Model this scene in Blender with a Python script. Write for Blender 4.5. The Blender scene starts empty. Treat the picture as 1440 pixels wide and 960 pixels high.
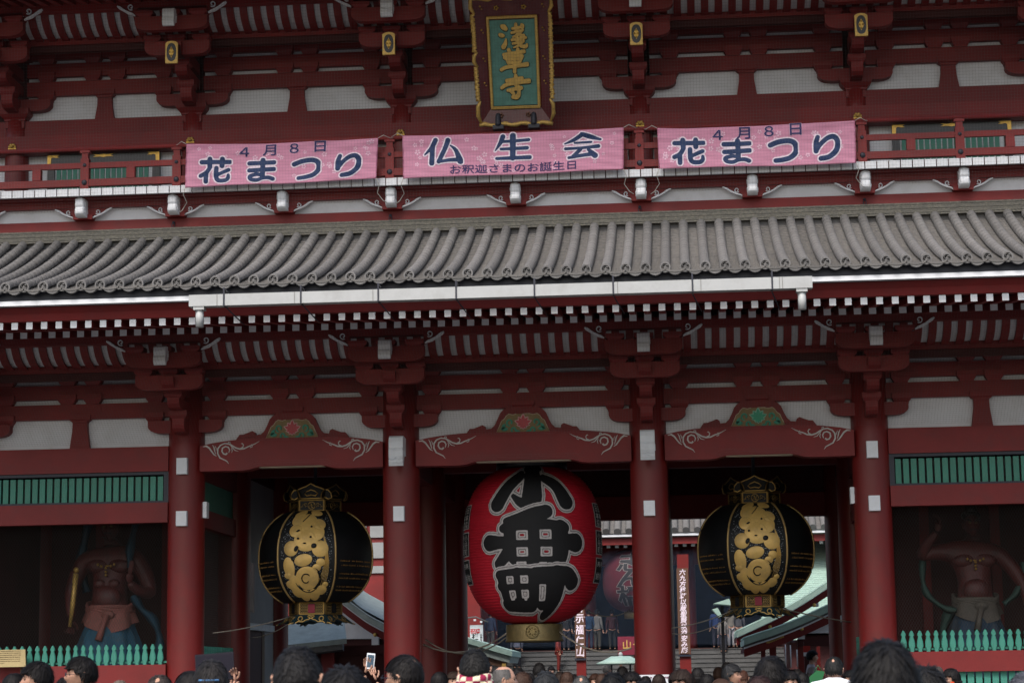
import bpy, bmesh, math, random
from mathutils import Vector, Matrix, noise
R = math.radians
random.seed(7)
S = bpy.context.scene
C = S.collection

# ------------------------------------------------------------------ camera
YAW, PITCH, ROLL = 0.0803, 0.15864, -0.015857
FPX = 3010.5
cam_d = bpy.data.cameras.new('camera')
cam = bpy.data.objects.new('camera', cam_d); C.objects.link(cam); S.camera = cam
cy, sy = math.cos(YAW), math.sin(YAW)
FW = Vector((-sy*math.cos(PITCH), cy*math.cos(PITCH), math.sin(PITCH)))
RT = Vector((cy, sy, 0)); UP = RT.cross(FW)
R2 = RT*math.cos(ROLL) + UP*math.sin(ROLL); U2 = -RT*math.sin(ROLL) + UP*math.cos(ROLL)
CAM = Vector((0, 0, 1.65))
m3 = Matrix((R2, U2, -FW)).transposed()
cam.matrix_world = Matrix.Translation(CAM) @ m3.to_4x4()
cam_d.sensor_width = 36; cam_d.lens = FPX*.991/1440*36
cam_d.clip_start = .5; cam_d.clip_end = 3000
cam_d.dof.use_dof = True; cam_d.dof.focus_distance = 42; cam_d.dof.aperture_fstop = 7.0

def spot(px, py, Y, k=3e-8, f=FPX):
    """point of the place seen at a pixel of the photograph, on the plane at depth Y (k: barrel distortion of the lens)"""
    x, y = px-720, 480-py
    s = 1 + k*(x*x+y*y)
    v = R2*(x*s) + U2*(y*s) + FW*f
    return CAM + v*(Y/v.y)

# ------------------------------------------------------------------ world, sun, exposure
w = bpy.data.worlds.new('World'); S.world = w; w.use_nodes = True
nt = w.node_tree; bg = nt.nodes['Background']; sky = nt.nodes.new('ShaderNodeTexSky')
sky.sky_type = 'NISHITA'; sky.sun_disc = False
SUN_EL, SUN_AZ = R(51), R(194)
sky.sun_elevation = SUN_EL; sky.sun_rotation = SUN_AZ
sky.dust_density = 4.0; sky.air_density = 1.2
nt.links.new(sky.outputs[0], bg.inputs[0]); bg.inputs[1].default_value = .15
sl = bpy.data.lights.new('sun', 'SUN'); sl.energy = 2.0; sl.angle = R(20); sl.color = (1, .975, .96)
so = bpy.data.objects.new('sun', sl); C.objects.link(so)
sd = Vector((math.sin(SUN_AZ)*math.cos(SUN_EL), math.cos(SUN_AZ)*math.cos(SUN_EL), math.sin(SUN_EL)))
so.rotation_euler = (-sd).to_track_quat('-Z', 'Y').to_euler(); so.location = (0, -20, 60)
S.view_settings.view_transform = 'Standard'; S.view_settings.look = 'None'
S.view_settings.exposure = 0.58; S.view_settings.gamma = 1.0
S.cycles.max_bounces = 6; S.cycles.diffuse_bounces = 4; S.cycles.glossy_bounces = 2
S.cycles.use_denoising = True

# ------------------------------------------------------------------ materials
MATS = {}
def mat(name, col, rough=.55, var=.12, scale=1.5, bump=0., bscale=30., metal=0., spec=.4, dirt=None, stretch=(1, 1, 1), rnd=.0, coat=0.):
    m = bpy.data.materials.new(name); m.use_nodes = True; t = m.node_tree; n = t.nodes; L = t.links
    b = n['Principled BSDF']
    tc = n.new('ShaderNodeTexCoord'); mp = n.new('ShaderNodeMapping'); mp.inputs['Scale'].default_value = stretch
    L.new(tc.outputs['Object'], mp.inputs[0])
    nz = n.new('ShaderNodeTexNoise'); nz.inputs['Scale'].default_value = scale; nz.inputs['Detail'].default_value = 6
    nz.inputs['Roughness'].default_value = .65
    L.new(mp.outputs[0], nz.inputs['Vector'])
    mr = n.new('ShaderNodeMapRange'); mr.inputs[1].default_value = .3; mr.inputs[2].default_value = .7
    mr.inputs[3].default_value = 1-var; mr.inputs[4].default_value = 1+var
    L.new(nz.outputs['Fac'], mr.inputs[0])
    val = mr.outputs[0]
    if rnd:
        oi = n.new('ShaderNodeObjectInfo'); r2 = n.new('ShaderNodeMapRange')
        r2.inputs[3].default_value = 1-rnd; r2.inputs[4].default_value = 1+rnd
        L.new(oi.outputs['Random'], r2.inputs[0])
        mu = n.new('ShaderNodeMath'); mu.operation = 'MULTIPLY'; L.new(val, mu.inputs[0]); L.new(r2.outputs[0], mu.inputs[1]); val = mu.outputs[0]
    vm = n.new('ShaderNodeVectorMath'); vm.operation = 'SCALE'; vm.inputs[0].default_value = col[:3]
    L.new(val, vm.inputs['Scale']); out = vm.outputs[0]
    if dirt:
        dc, amt, ds = dirt
        n2 = n.new('ShaderNodeTexNoise'); n2.inputs['Scale'].default_value = ds; n2.inputs['Detail'].default_value = 8; n2.inputs['Roughness'].default_value = .7
        L.new(tc.outputs['Object'], n2.inputs['Vector'])
        m4 = n.new('ShaderNodeMapRange'); m4.inputs[1].default_value = .48; m4.inputs[2].default_value = .72; m4.inputs[4].default_value = amt
        L.new(n2.outputs['Fac'], m4.inputs[0])
        mx = n.new('ShaderNodeMixRGB'); mx.inputs[2].default_value = (*dc, 1)
        L.new(m4.outputs[0], mx.inputs[0]); L.new(out, mx.inputs[1]); out = mx.outputs[0]
    L.new(out, b.inputs['Base Color'])
    b.inputs['Roughness'].default_value = rough; b.inputs['Metallic'].default_value = metal
    b.inputs['Specular IOR Level'].default_value = spec
    if coat: b.inputs['Coat Weight'].default_value = coat
    if bump:
        n3 = n.new('ShaderNodeTexNoise'); n3.inputs['Scale'].default_value = bscale; n3.inputs['Detail'].default_value = 4
        L.new(mp.outputs[0], n3.inputs['Vector'])
        bp = n.new('ShaderNodeBump'); bp.inputs['Strength'].default_value = bump; bp.inputs['Distance'].default_value = .02
        L.new(n3.outputs['Fac'], bp.inputs['Height']); L.new(bp.outputs[0], b.inputs['Normal'])
    MATS[name] = m
    return m

RED = mat('vermilion lacquer', (.165, .0115, .011), .6, .22, .8, .15, 25, dirt=((.11, .02, .02), .55, 2.2), rnd=.07)
REDP = mat('pillar lacquer', (.150, .010, .009), .45, .16, .7, .12, 9, dirt=((.085, .016, .014), .6, 1.6), stretch=(1, 1, .35), rnd=.05)
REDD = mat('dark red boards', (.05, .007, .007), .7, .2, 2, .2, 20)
WHITE = mat('white plaster', (.68, .69, .72), .85, .06, 1.2, .1, 40, dirt=((.47, .46, .44), .45, 2), stretch=(1, 1, .3))
WPAINT = mat('white paint', (.66, .68, .71), .6, .05, 3, .1, 30, dirt=((.42, .41, .38), .3, 5), rnd=.06)
TILE = mat('grey roof tile', (.130, .126, .124), .8, .18, 6, .3, 60, dirt=((.085, .082, .078), .6, 2.5), rnd=.17)
TILED = mat('weathered roof tile', (.115, .110, .106), .9, .2, 9, .5, 50, dirt=((.18, .165, .14), .5, 14), rnd=.15)
MOSS = mat('mossy ridge tile', (.12, .115, .10), .95, .35, 18, .8, 40, dirt=((.24, .225, .17), .6, 22), stretch=(1, 1, 3))
GUT = mat('pale grey painted metal', (.36, .37, .37), .5, .06, 1.5, .05, 20, dirt=((.25, .25, .24), .5, 2.5), rnd=.04)
NAVY = mat('dark blue black iron', (.018, .02, .032), .5, .1, 4)
BLACK = mat('black lacquer', (.012, .012, .014), .3, .1, 5, .1, 60)
GOLD = mat('gilded metal', (.50, .31, .075), .38, .18, 9, .15, 60, metal=.75, dirt=((.2, .12, .04), .5, 8))
GOLDP = mat('gold paint', (.62, .40, .11), .45, .12, 8, .1, 40, metal=.35, dirt=((.3, .18, .06), .5, 6))
GREEN = mat('green painted slat', (.045, .20, .145), .6, .12, 3, .15, 30, dirt=((.2, .25, .18), .25, 9), rnd=.08)
TURQ = mat('turquoise picket paint', (.045, .235, .175), .6, .12, 3, .15, 30, dirt=((.04, .2, .15), .4, 5), rnd=.08)
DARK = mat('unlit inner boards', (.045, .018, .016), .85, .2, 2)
JOINT = mat("panel joint", (.2, .2, .19))
STONE = mat('paving stone', (.075, .073, .07), .85, .15, 1.2, .3, 12, dirt=((.05, .05, .048), .5, .7))
STEPS = mat('granite steps', (.085, .086, .086), .8, .12, 2, .3, 25, dirt=((.05, .05, .05), .6, 1.2))

# ------------------------------------------------------------------ mesh builder
class MB:
    def __init__(s): s.v = []; s.f = []; s.sm = []; s.mi = []
    def add(s, vs, fs, smooth=False, mi=0):
        o = len(s.v); s.v += [tuple(p) for p in vs]
        for f in fs: s.f.append(tuple(o+i for i in f)); s.sm.append(smooth); s.mi.append(mi)
        return s
    def box(s, x0, x1, y0, y1, z0, z1, mi=0):
        return s.add([(x0,y0,z0),(x1,y0,z0),(x1,y1,z0),(x0,y1,z0),(x0,y0,z1),(x1,y0,z1),(x1,y1,z1),(x0,y1,z1)],
                     [(0,1,5,4),(1,2,6,5),(2,3,7,6),(3,0,4,7),(4,5,6,7),(3,2,1,0)], mi=mi)
    def prism(s, poly, a, b, axis='y', mi=0, smooth=False):
        """poly in the plane across the axis, extruded from a to b. y: (x,z)  x: (y,z)  z: (x,y)"""
        n = len(poly)
        A = sum(poly[i][0]*poly[(i+1)%n][1]-poly[(i+1)%n][0]*poly[i][1] for i in range(n))
        if (A < 0) == (axis == 'y'): pass
        else: poly = poly[::-1]
        if axis == 'y': f = lambda p, t: (p[0], t, p[1])
        elif axis == 'x': f = lambda p, t: (t, p[0], p[1])
        else: f = lambda p, t: (p[0], p[1], t)
        if axis == 'y': poly = poly
        vs = [f(p, a) for p in poly]+[f(p, b) for p in poly]
        fs = [tuple(range(n))[::-1], tuple(range(n, 2*n))] + [(i, (i+1)%n, n+(i+1)%n, n+i) for i in range(n)]
        o = len(s.f); s.add(vs, fs, mi=mi)
        if smooth:
            for i in range(o+2, len(s.f)): s.sm[i] = True
        return s
    def tube(s, pts, r, n=8, cap=True, smooth=True, mi=0, up=Vector((0, 0, 1))):
        pts = [Vector(p) for p in pts]; vs = []
        for i, p in enumerate(pts):
            d = (pts[min(i+1, len(pts)-1)]-pts[max(i-1, 0)]).normalized()
            u = up if abs(d.dot(up)) < .95 else Vector((1, 0, 0))
            a = d.cross(u).normalized(); b = a.cross(d)
            rr = r[i] if isinstance(r, (list, tuple)) else r
            vs += [p+(a*math.cos(2*math.pi*k/n)+b*math.sin(2*math.pi*k/n))*rr for k in range(n)]
        fs = [(i*n+k, i*n+(k+1)%n, (i+1)*n+(k+1)%n, (i+1)*n+k) for i in range(len(pts)-1) for k in range(n)]
        s.add(vs, fs, smooth, mi)
        if cap:
            o = len(s.v)-len(vs)
            s.f.append(tuple(o+k for k in range(n))[::-1]); s.sm.append(False); s.mi.append(mi)
            s.f.append(tuple(o+(len(pts)-1)*n+k for k in range(n))); s.sm.append(False); s.mi.append(mi)
        return s
    def lathe(s, prof, n=24, c=(0, 0, 0), smooth=True, mi=0, a0=0.):
        vs = [(c[0]+r*math.cos(a0+2*math.pi*k/n), c[1]+r*math.sin(a0+2*math.pi*k/n), c[2]+z) for r, z in prof for k in range(n)]
        fs = [(i*n+k, i*n+(k+1)%n, (i+1)*n+(k+1)%n, (i+1)*n+k) for i in range(len(prof)-1) for k in range(n)]
        s.add(vs, fs, smooth, mi); o = len(s.v)-len(vs); m = len(prof)
        s.f.append(tuple(o+k for k in range(n))[::-1]); s.sm.append(False); s.mi.append(mi)
        s.f.append(tuple(o+(m-1)*n+k for k in range(n))); s.sm.append(False); s.mi.append(mi)
        return s
    def ribbon(s, pts, w, y0, y1, mi=0):
        """flat raised stroke in the xz plane, tapering widths, between depths y0 and y1"""
        P = [Vector((p[0], 0, p[1])) for p in pts]; n = len(P); vs = []
        for i, p in enumerate(P):
            d = (P[min(i+1, n-1)]-P[max(i-1, 0)]).normalized(); a = Vector((-d.z, 0, d.x))
            ww = (w[i] if isinstance(w, (list, tuple)) else w)/2
            for q, yy in ((a*ww, y1), (a*ww*.75, y0), (a*-ww*.75, y0), (a*-ww, y1)):
                vs.append((p.x+q.x, yy, p.z+q.z))
        fs = []
        for i in range(n-1):
            for k in range(4): fs.append((i*4+k, i*4+(k+1)%4, (i+1)*4+(k+1)%4, (i+1)*4+k))
        fs += [(3, 2, 1, 0), tuple((n-1)*4+k for k in range(4))]
        return s.add(vs, fs, mi=mi)
    def sphere(s, c, r, n=12, m=8, mi=0, sc=(1, 1, 1)):
        prof = [(r*math.sin(math.pi*i/m), -r*math.cos(math.pi*i/m)) for i in range(m+1)]
        vs = [(c[0]+a*sc[0]*math.cos(2*math.pi*k/n), c[1]+a*sc[1]*math.sin(2*math.pi*k/n), c[2]+z*sc[2]) for a, z in prof for k in range(n)]
        return s.add(vs, [(i*n+k, i*n+(k+1)%n, (i+1)*n+(k+1)%n, (i+1)*n+k) for i in range(m) for k in range(n)], True, mi)
    def mesh(s, name, mats, loc=(0, 0, 0), fix=True):
        me = bpy.data.meshes.new(name)
        l = Vector(loc)
        me.from_pydata([tuple(Vector(p)-l) for p in s.v], [], s.f)
        me.polygons.foreach_set('use_smooth', s.sm); me.polygons.foreach_set('material_index', s.mi)
        for m in (mats if isinstance(mats, (list, tuple)) else [mats]): me.materials.append(m)
        if fix:
            bm = bmesh.new(); bm.from_mesh(me); bmesh.ops.recalc_face_normals(bm, faces=bm.faces); bm.to_mesh(me); bm.free()
        me.update()
        return me

def wloc(o):
    p = Vector((0, 0, 0))
    while o: p += o.location; o = o.parent
    return p
def link(o, parent=None):
    C.objects.link(o); o.parent = parent; return o
def part(name, mb, mats, parent=None, at=None, kind=None, fix=True):
    """mesh built in world coordinates, linked under parent with its origin at `at`"""
    loc = Vector(at) if at is not None else (wloc(parent) if parent else Vector((0, 0, 0)))
    o = bpy.data.objects.new(name, mb.mesh(name, mats, loc, fix)); link(o, parent)
    o.location = loc-(wloc(parent) if parent else Vector((0, 0, 0)))
    if kind: o['kind'] = kind
    return o
def inst(name, me, parent, at, rot=(0, 0, 0), scale=(1, 1, 1)):
    """object sharing mesh data, placed at world point `at` under an unrotated parent"""
    o = bpy.data.objects.new(name, me); link(o, parent)
    o.location = Vector(at)-(wloc(parent) if parent else Vector((0, 0, 0))); o.rotation_euler = rot; o.scale = scale
    return o
def thing(name, label, cat, loc, group=None):
    o = bpy.data.objects.new(name, None); C.objects.link(o); o.location = loc; o.empty_display_size = .2
    return tag(o, label, cat, group)
def tag(o, label, cat, group=None):
    o['label'] = label; o['category'] = cat
    if group: o['group'] = group
    return o
def text_bm(body, size=1., offset=0., extrude=0., res=3, cut=None, sx=1., spacing=None, shear=0.):
    """glyph outlines as a mesh in the xy plane, centred"""
    cu = bpy.data.curves.new('glyphs', 'FONT'); cu.body = body; cu.size = 1.; cu.offset = offset; cu.extrude = extrude
    cu.resolution_u = res; cu.align_x = 'CENTER'; cu.shear = shear
    if spacing: cu.space_character = spacing
    o = bpy.data.objects.new('glyphs', cu); C.objects.link(o)
    dg = bpy.context.evaluated_depsgraph_get(); me = bpy.data.meshes.new_from_object(o.evaluated_get(dg))
    bpy.data.objects.remove(o); bpy.data.curves.remove(cu)
    bm = bmesh.new(); bm.from_mesh(me); bpy.data.meshes.remove(me)
    bmesh.ops.remove_doubles(bm, verts=bm.verts, dist=1e-5)
    xs = [v.co.x for v in bm.verts]; ys = [v.co.y for v in bm.verts]
    cx, cyy = (min(xs)+max(xs))/2, (min(ys)+max(ys))/2
    for v in bm.verts: v.co.x = (v.co.x-cx)*size*sx; v.co.y = (v.co.y-cyy)*size
    if cut:
        for ax in (0, 1):
            lo = min(v.co[ax] for v in bm.verts); hi = max(v.co[ax] for v in bm.verts); q = lo+cut
            while q < hi:
                no = Vector((1, 0, 0)) if ax == 0 else Vector((0, 1, 0))
                bmesh.ops.bisect_plane(bm, geom=bm.verts[:]+bm.edges[:]+bm.faces[:], plane_co=no*q, plane_no=no); q += cut
    return bm
def text_part(name, bm, f, m, parent, at=None):
    """map glyph mesh (u,v,depth) through f into the world and link it"""
    for v in bm.verts: v.co = f(v.co.x, v.co.y, v.co.z)
    loc = Vector(at) if at is not None else wloc(parent)
    bmesh.ops.translate(bm, verts=bm.verts, vec=-loc)
    me = bpy.data.meshes.new(name); bm.to_mesh(me); bm.free(); me.materials.append(m)
    o = bpy.data.objects.new(name, me); link(o, parent); o.location = loc-(wloc(parent) if parent else Vector((0, 0, 0)))
    return o

import numpy as np
def catmull(P, n=6):
    if len(P) < 3: return P
    Q = [P[0]]+list(P)+[P[-1]]; out = []
    for i in range(1, len(Q)-2):
        for k in range(n):
            t = k/n
            out.append(tuple(.5*((2*b)+(-a+c)*t+(2*a-5*b+4*c-d)*t*t+(-a+3*b-3*c+d)*t**3) for a, b, c, d in zip(Q[i-1], Q[i], Q[i+1], Q[i+2])))
    out.append(tuple(P[-1])); return out
def brush(strokes, grow=0., holes=(), step=None, wob=0.):
    """brush strokes (lists of (x, y, width)) fused into one outline mesh by marching squares; y is up"""
    xs = [p[0] for s_ in strokes for p in s_]; ys = [p[1] for s_ in strokes for p in s_]; w = max(p[2] for s_ in strokes for p in s_)/2+grow
    x0, x1, y0, y1 = min(xs)-w, max(xs)+w, min(ys)-w, max(ys)+w
    st = step or max(x1-x0, y1-y0)/70
    nx, ny = int((x1-x0)/st)+3, int((y1-y0)/st)+3
    gx = x0-st+np.arange(nx)*st; gy = y0-st+np.arange(ny)*st
    X, Y = np.meshgrid(gx, gy); D = np.full(X.shape, 1e9)
    for s_ in strokes:
        P = catmull([tuple(map(float, p)) for p in s_])
        for a, b in zip(P[:-1], P[1:]):
            dx, dy = b[0]-a[0], b[1]-a[1]; L = dx*dx+dy*dy+1e-12
            t = np.clip(((X-a[0])*dx+(Y-a[1])*dy)/L, 0, 1)
            D = np.minimum(D, np.hypot(X-a[0]-t*dx, Y-a[1]-t*dy)-(a[2]+(b[2]-a[2])*t)/2)
    for hx, hy, hw, hh in holes:
        q = np.maximum(np.abs(X-hx)-hw/2, np.abs(Y-hy)-hh/2); D = np.maximum(D, -q)
    if wob: D = D+wob*(np.sin(X/st*.55)*np.sin(Y/st*.5+X/st*.2)+.6*np.sin(X/st*1.3+Y/st*.9))
    D = D-grow
    D[0, :] = D[-1, :] = 1; D[:, 0] = D[:, -1] = 1
    V = []; F = []; idx = {}
    def vid(key, p):
        if key not in idx: idx[key] = len(V); V.append(p)
        return idx[key]
    ins = D < 0
    for j in range(ny-1):
        for i in range(nx-1):
            c = [(i, j), (i+1, j), (i+1, j+1), (i, j+1)]; m = [bool(ins[b, a]) for a, b in c]
            if not any(m): continue
            poly = []
            for k in range(4):
                (a, b), (a2, b2) = c[k], c[(k+1) % 4]
                if m[k]: poly.append(vid((a, b), (gx[a], gy[b], 0)))
                if m[k] != m[(k+1) % 4]:
                    d1, d2 = D[b, a], D[b2, a2]; t = min(.98, max(.02, d1/(d1-d2)))
                    key = ((a, b), (a2, b2)) if (a, b) < (a2, b2) else ((a2, b2), (a, b))
                    poly.append(vid(key, (gx[a]+(gx[a2]-gx[a])*t, gy[b]+(gy[b2]-gy[b])*t, 0)))
            if len(poly) > 2: F.append(poly)
    bm = bmesh.new(); vs = [bm.verts.new(p) for p in V]
    for f in F:
        try: bm.faces.new([vs[k] for k in f])
        except ValueError: pass
    return bm
def solid(bm, d):
    """give a flat glyph mesh thickness towards +z"""
    r = bmesh.ops.extrude_face_region(bm, geom=bm.faces[:])
    for v in [g_ for g_ in r['geom'] if isinstance(g_, bmesh.types.BMVert)]: v.co.z += d
    return bm

# ================================================================== SETTING: ground
mb = MB(); mb.box(-900, 900, -300, 1500, -1, 0)
g = part('plaza_ground', mb, STONE); g['kind'] = 'structure'
def pavers():
    mb = MB(); v = []
    nx, ny = 60, 44
    for i in range(nx):
        for j in range(ny):
            x0 = -27+i*.9+(.45 if j % 2 else 0); y0 = 30+j*1.3; h = .012+random.random()*.006
            mb.box(x0+.008, x0+.892, y0+.008, y0+1.292, -.02, h)
    return mb
o = part('paving_slabs', pavers(), STONE); o['kind'] = 'structure'

# ================================================================== THE GATE
CX = -3.172                                   # axis of the gate
COLS = [CX-11.2, CX-6.83, CX-2.47, CX+2.47, CX+6.83, CX+11.2]
UCOLS = [CX-10.67, CX-6.88, CX-2.47, CX+2.47, CX+6.88, CX+10.67]
YW = 42.
gate = thing('temple_gate', 'two storey vermilion temple gate with grey tiled lower roof, white plaster panels and open bays', 'gate', (CX, 46.5, 0))

# --- pillars
def pillar_mesh(h0, h1, r, name='pillar'):
    mb = MB(); n = 32
    prof = [(r*1.02, h0), (r, h0+.3)]+[(r*(1+.012*math.sin(math.pi*t)), h0+.3+(h1-h0-.3)*t) for t in (.25, .5, .75)]+[(r*.985, h1)]
    mb.lathe(prof, n)
    return mb.mesh(name, REDP)
pm = pillar_mesh(.25, 7.9, .365); basem = MB().lathe([(.55, 0), (.55, .12), (.47, .25)], 24).mesh('pillar_base', STONE)
platem = MB()
platem.box(-.105, .105, -.06, .0, -.15, .17); platem.box(-.11, .11, -.066, -.058, -.075, -.07)
platem.box(-.11, .11, -.03, .06, -.155, .175)
platem = platem.mesh('white_plate', WPAINT)
for yy in (42., 46.5, 51.):
    for i, x in enumerate(COLS):
        p = inst('pillar', pm, gate, (x, yy, 0)); inst('pillar_base', basem, p, (x, yy, 0))
        if yy == 42.:
            if i in (1, 4): inst('white_plate', platem, p, (x, 41.60, 5.985))
            inst('white_plate', platem, p, (x, 41.60, 4.94), scale=(1, 1, .9))
pmu = pillar_mesh(11.3, 13.5, .25)
for x in UCOLS: inst('upper_pillar', pmu, gate, (x, 42.6, 0))

# --- plaster walls and wall plane beams of both storeys
def block(mb, x, y0, y1, z0, z1, w, top=.5, mi=0):
    zt = z1-(z1-z0)*top
    mb.box(x-w/2, x+w/2, y0, y1, zt, z1, mi)
    a, b = w/2*.99, w/2*.7
    d = (y1-y0)*.14
    prof = [(a, 0), (a*.9, .35), (b, .75), (b, 1.)]
    vs = []
    for q, t in prof:
        z = zt-(zt-z0)*t-.001; e = (1-q/a)*.5*w
        vs += [(x-q, y0+min(e, d), z), (x+q, y0+min(e, d), z), (x+q, y1, z), (x-q, y1, z)]
    fs = [(i*4+k, i*4+(k+1) % 4, (i+1)*4+(k+1) % 4, (i+1)*4+k) for i in range(3) for k in range(4)]+[(3, 2, 1, 0), (12, 13, 14, 15)]
    mb.add(vs, fs, mi=mi)
wb = MB(); block(wb, 0, -.2, .1, -.115, .095, .385, .45); wallblock = wb.mesh('bearing_block', RED)
def wall_bays(cols, dy, dz, tie0, tie_lo, rcol):
    """tie0: top of the plaster's lower beam"""
    for i in range(5):
        a, b = cols[i]+rcol*.9, cols[i+1]-rcol*.9; y = YW+dy; m = (a+b)/2
        pp = part('plaster_panel', MB().box(a, b, y, y+.1, tie0-.05, 8.55+dz), WHITE, gate)
        for z0, z1, f in ((7.03, 7.335, .13), (7.44, 7.725, .132), (7.82, 8.2, .134)):
            part('tie_beam', MB().box(a, b, y-f, y+.02, z0+dz, z1+dz), RED, gate)
        ends = (b-a)
        xs = [cols[i]+.64, cols[i+1]-.64]
        mids = [m-.265, m+.265]
        for z in (7.44, 7.82):
            for x in xs+mids: inst('bearing_block', wallblock, gate, (x, y, z+dz))
        for x in xs: inst('bearing_block', wallblock, gate, (x, y+.002, 7.03+dz))
        if dz or i in (0, 4):
            st = MB(); w1, w0 = .15, .205
            block(st, m, y-.17, y+.01, 6.955+dz, 7.12+dz, .44, .6)
            st.prism([(m-.15, 6.955+dz), (m+.15, 6.955+dz), (m+.155, 6.8+dz), (m+w0, tie0), (m-w0, tie0), (m-.155, 6.8+dz)], y-.12, y+.01)
            part('flared_strut', st, RED, gate)
wall_bays(COLS, 0, 0, 6.43, 0, .365)
wall_bays(UCOLS, .6, 6.96, 13.45, 0, .25)

# --- bracket sets (one built, the others copied)
def arm_poly(L, zt, zb):
    h = [(L, zt), (L, zb+.13), (L-.02, zb+.09), (L-.07, zb+.045), (L-.16, zb+.012), (L-.28, zb)]
    return h+[(-x, z) for x, z in h[::-1]]
def nose_prof(yf, yb, z0, z1):
    h = z1-z0
    return [(yb, z1), (yf+.05, z1), (yf+.01, z1-h*.08), (yf-.005, z1-h*.28), (yf+.012, z1-h*.5), (yf-.012, z1-h*.62), (yf-.015, z1-h*.8), (yf+.03, z0+h*.02), (yf+.075, z0), (yf+.1, z0+h*.12), (yf+.18, z0+h*.3), (yb, z0+h*.35)]
BR = {}
def build_bracket():
    mb = MB()                                             # arms
    mb.prism(arm_poly(.76, 6.945, 6.69), YW-.22, YW+.05)
    mb.prism(arm_poly(.67, 7.67, 7.375), 40.42, 40.60)
    mb.prism(arm_poly(.74, 8.035, 7.745), 39.90, 40.09)
    w = .118
    def yarm(yf, z0, z1, yb=YW):
        mb.prism([(yb, z1), (yf, z1), (yf, z0+.15), (yf+.03, z0+.08), (yf+.12, z0+.02), (yf+.26, z0), (yb, z0)], -w, w, 'x')
    yarm(41.22, 6.64, 6.92); yarm(40.77, 7.07, 7.27); yarm(40.3, 7.39, 7.62)
    mb.box(-.3, .3, 40.98, YW, 7.8, 7.96)
    arms = mb.mesh('bracket_set', RED)
    bl = []
    def blk(name, x, yc, z0, z1, w, d=.34):
        b = MB(); block(b, 0, -d/2, d/2, 0, z1-z0, w, .5)
        k = ('b', round(w, 3), round(z1-z0, 3), d)
        if k not in BR: BR[k] = b.mesh('bearing_block', RED)
        bl.append((name, BR[k], (x, yc, z0)))
    blk('bearing_block', 0, 41.35, 6.88, 7.07, .36); blk('bearing_block', 0, 40.92, 7.24, 7.39, .36)
    for x in (-.5, 0, .5): blk('bearing_block', x, 40.51, 7.66, 7.775, .36, .3)
    for x in (-.55, 0, .55): blk('bearing_block', x, 40.0, 8.03, 8.15, .37, .3)
    nm = MB().prism(nose_prof(39.66, 40.0, 7.76, 8.13), -.118, .118, 'x')
    for q in (.0,): nm.box(-.121, .121, 39.66, 39.72, 7.93, 7.937)
    sp = MB()                                             # painted spiral on the flank is a raised curl
    cu = [(39.86+.075*math.cos(a)*(1-a/14), 7.98+.075*math.sin(a)*(1-a/14)) for a in [i*.5 for i in range(20)]]
    nm.tube([(.119, y, z) for y, z in cu], .009, 5)
    bl.append(('carved_nose', nm.mesh('carved_nose', WPAINT, (0, 39.9, 7.9)), (0, 39.9, 7.9)))
    return arms, bl
bracket_me, bracket_bl = build_bracket()
def add_bracket(x, dy, dz):
    b = inst('bracket_set', bracket_me, gate, (x, dy, dz))
    for n, me, p in bracket_bl: inst(n, me, b, (x+p[0], p[1]+dy, p[2]+dz))
    return b
cap = MB(); block(cap, 0, -.32, .32, 13.45, 13.70, .64, .45); cap.box(-.2, .2, -.2, .2, 13.3, 13.5); capm = cap.mesh('capital_block', RED)
def metal_plaque():
    mb = MB(); w, h = .125, .225
    mb.prism([(-w, -h), (w, -h), (w, h*.86), (w*.6, h), (0, h*1.06), (-w*.6, h), (-w, h*.86)], -.03, .03)
    me = mb.mesh('end_plaque', GOLDP)
    o = MB(); pts = [(.098*math.cos(a)*(1 if abs(math.cos(a)) < .8 else .98), .19*math.copysign(abs(math.sin(a))**.7, math.sin(a))) for a in [i*math.pi/12 for i in range(24)]]
    o.prism(pts, -.036, .0); om = o.mesh('inlay', BLACK)
    d = MB(); d.prism([(0, -.12), (.06, 0), (0, .12), (-.06, 0)], -.043, .0)
    for a, b in ((0, .075), (0, -.075), (.035, 0), (-.035, 0)): d.sphere((a, -.043, b), .022, 8, 5)
    return me, om, d.mesh('crest', GOLD)
pq = metal_plaque()
for x in COLS: add_bracket(x, 0, 0)
for x in UCOLS:
    b = add_bracket(x, .6, 6.96)
    inst('capital_block', capm, b, (x, 42.6, 0))
    ta = MB().prism([(40.62, 14.42), (42.6, 15.0), (42.6, 14.7), (40.62, 14.12)], x-.1, x+.1, 'x')
    part('tail_rafter', ta, REDD, b)
    p = inst('end_plaque', pq[0], b, (x, 40.6, 14.25)); 
    inst('inlay', pq[1], b, (x, 40.6, 14.25)); inst('crest', pq[2], b, (x, 40.6, 14.25))

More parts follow.
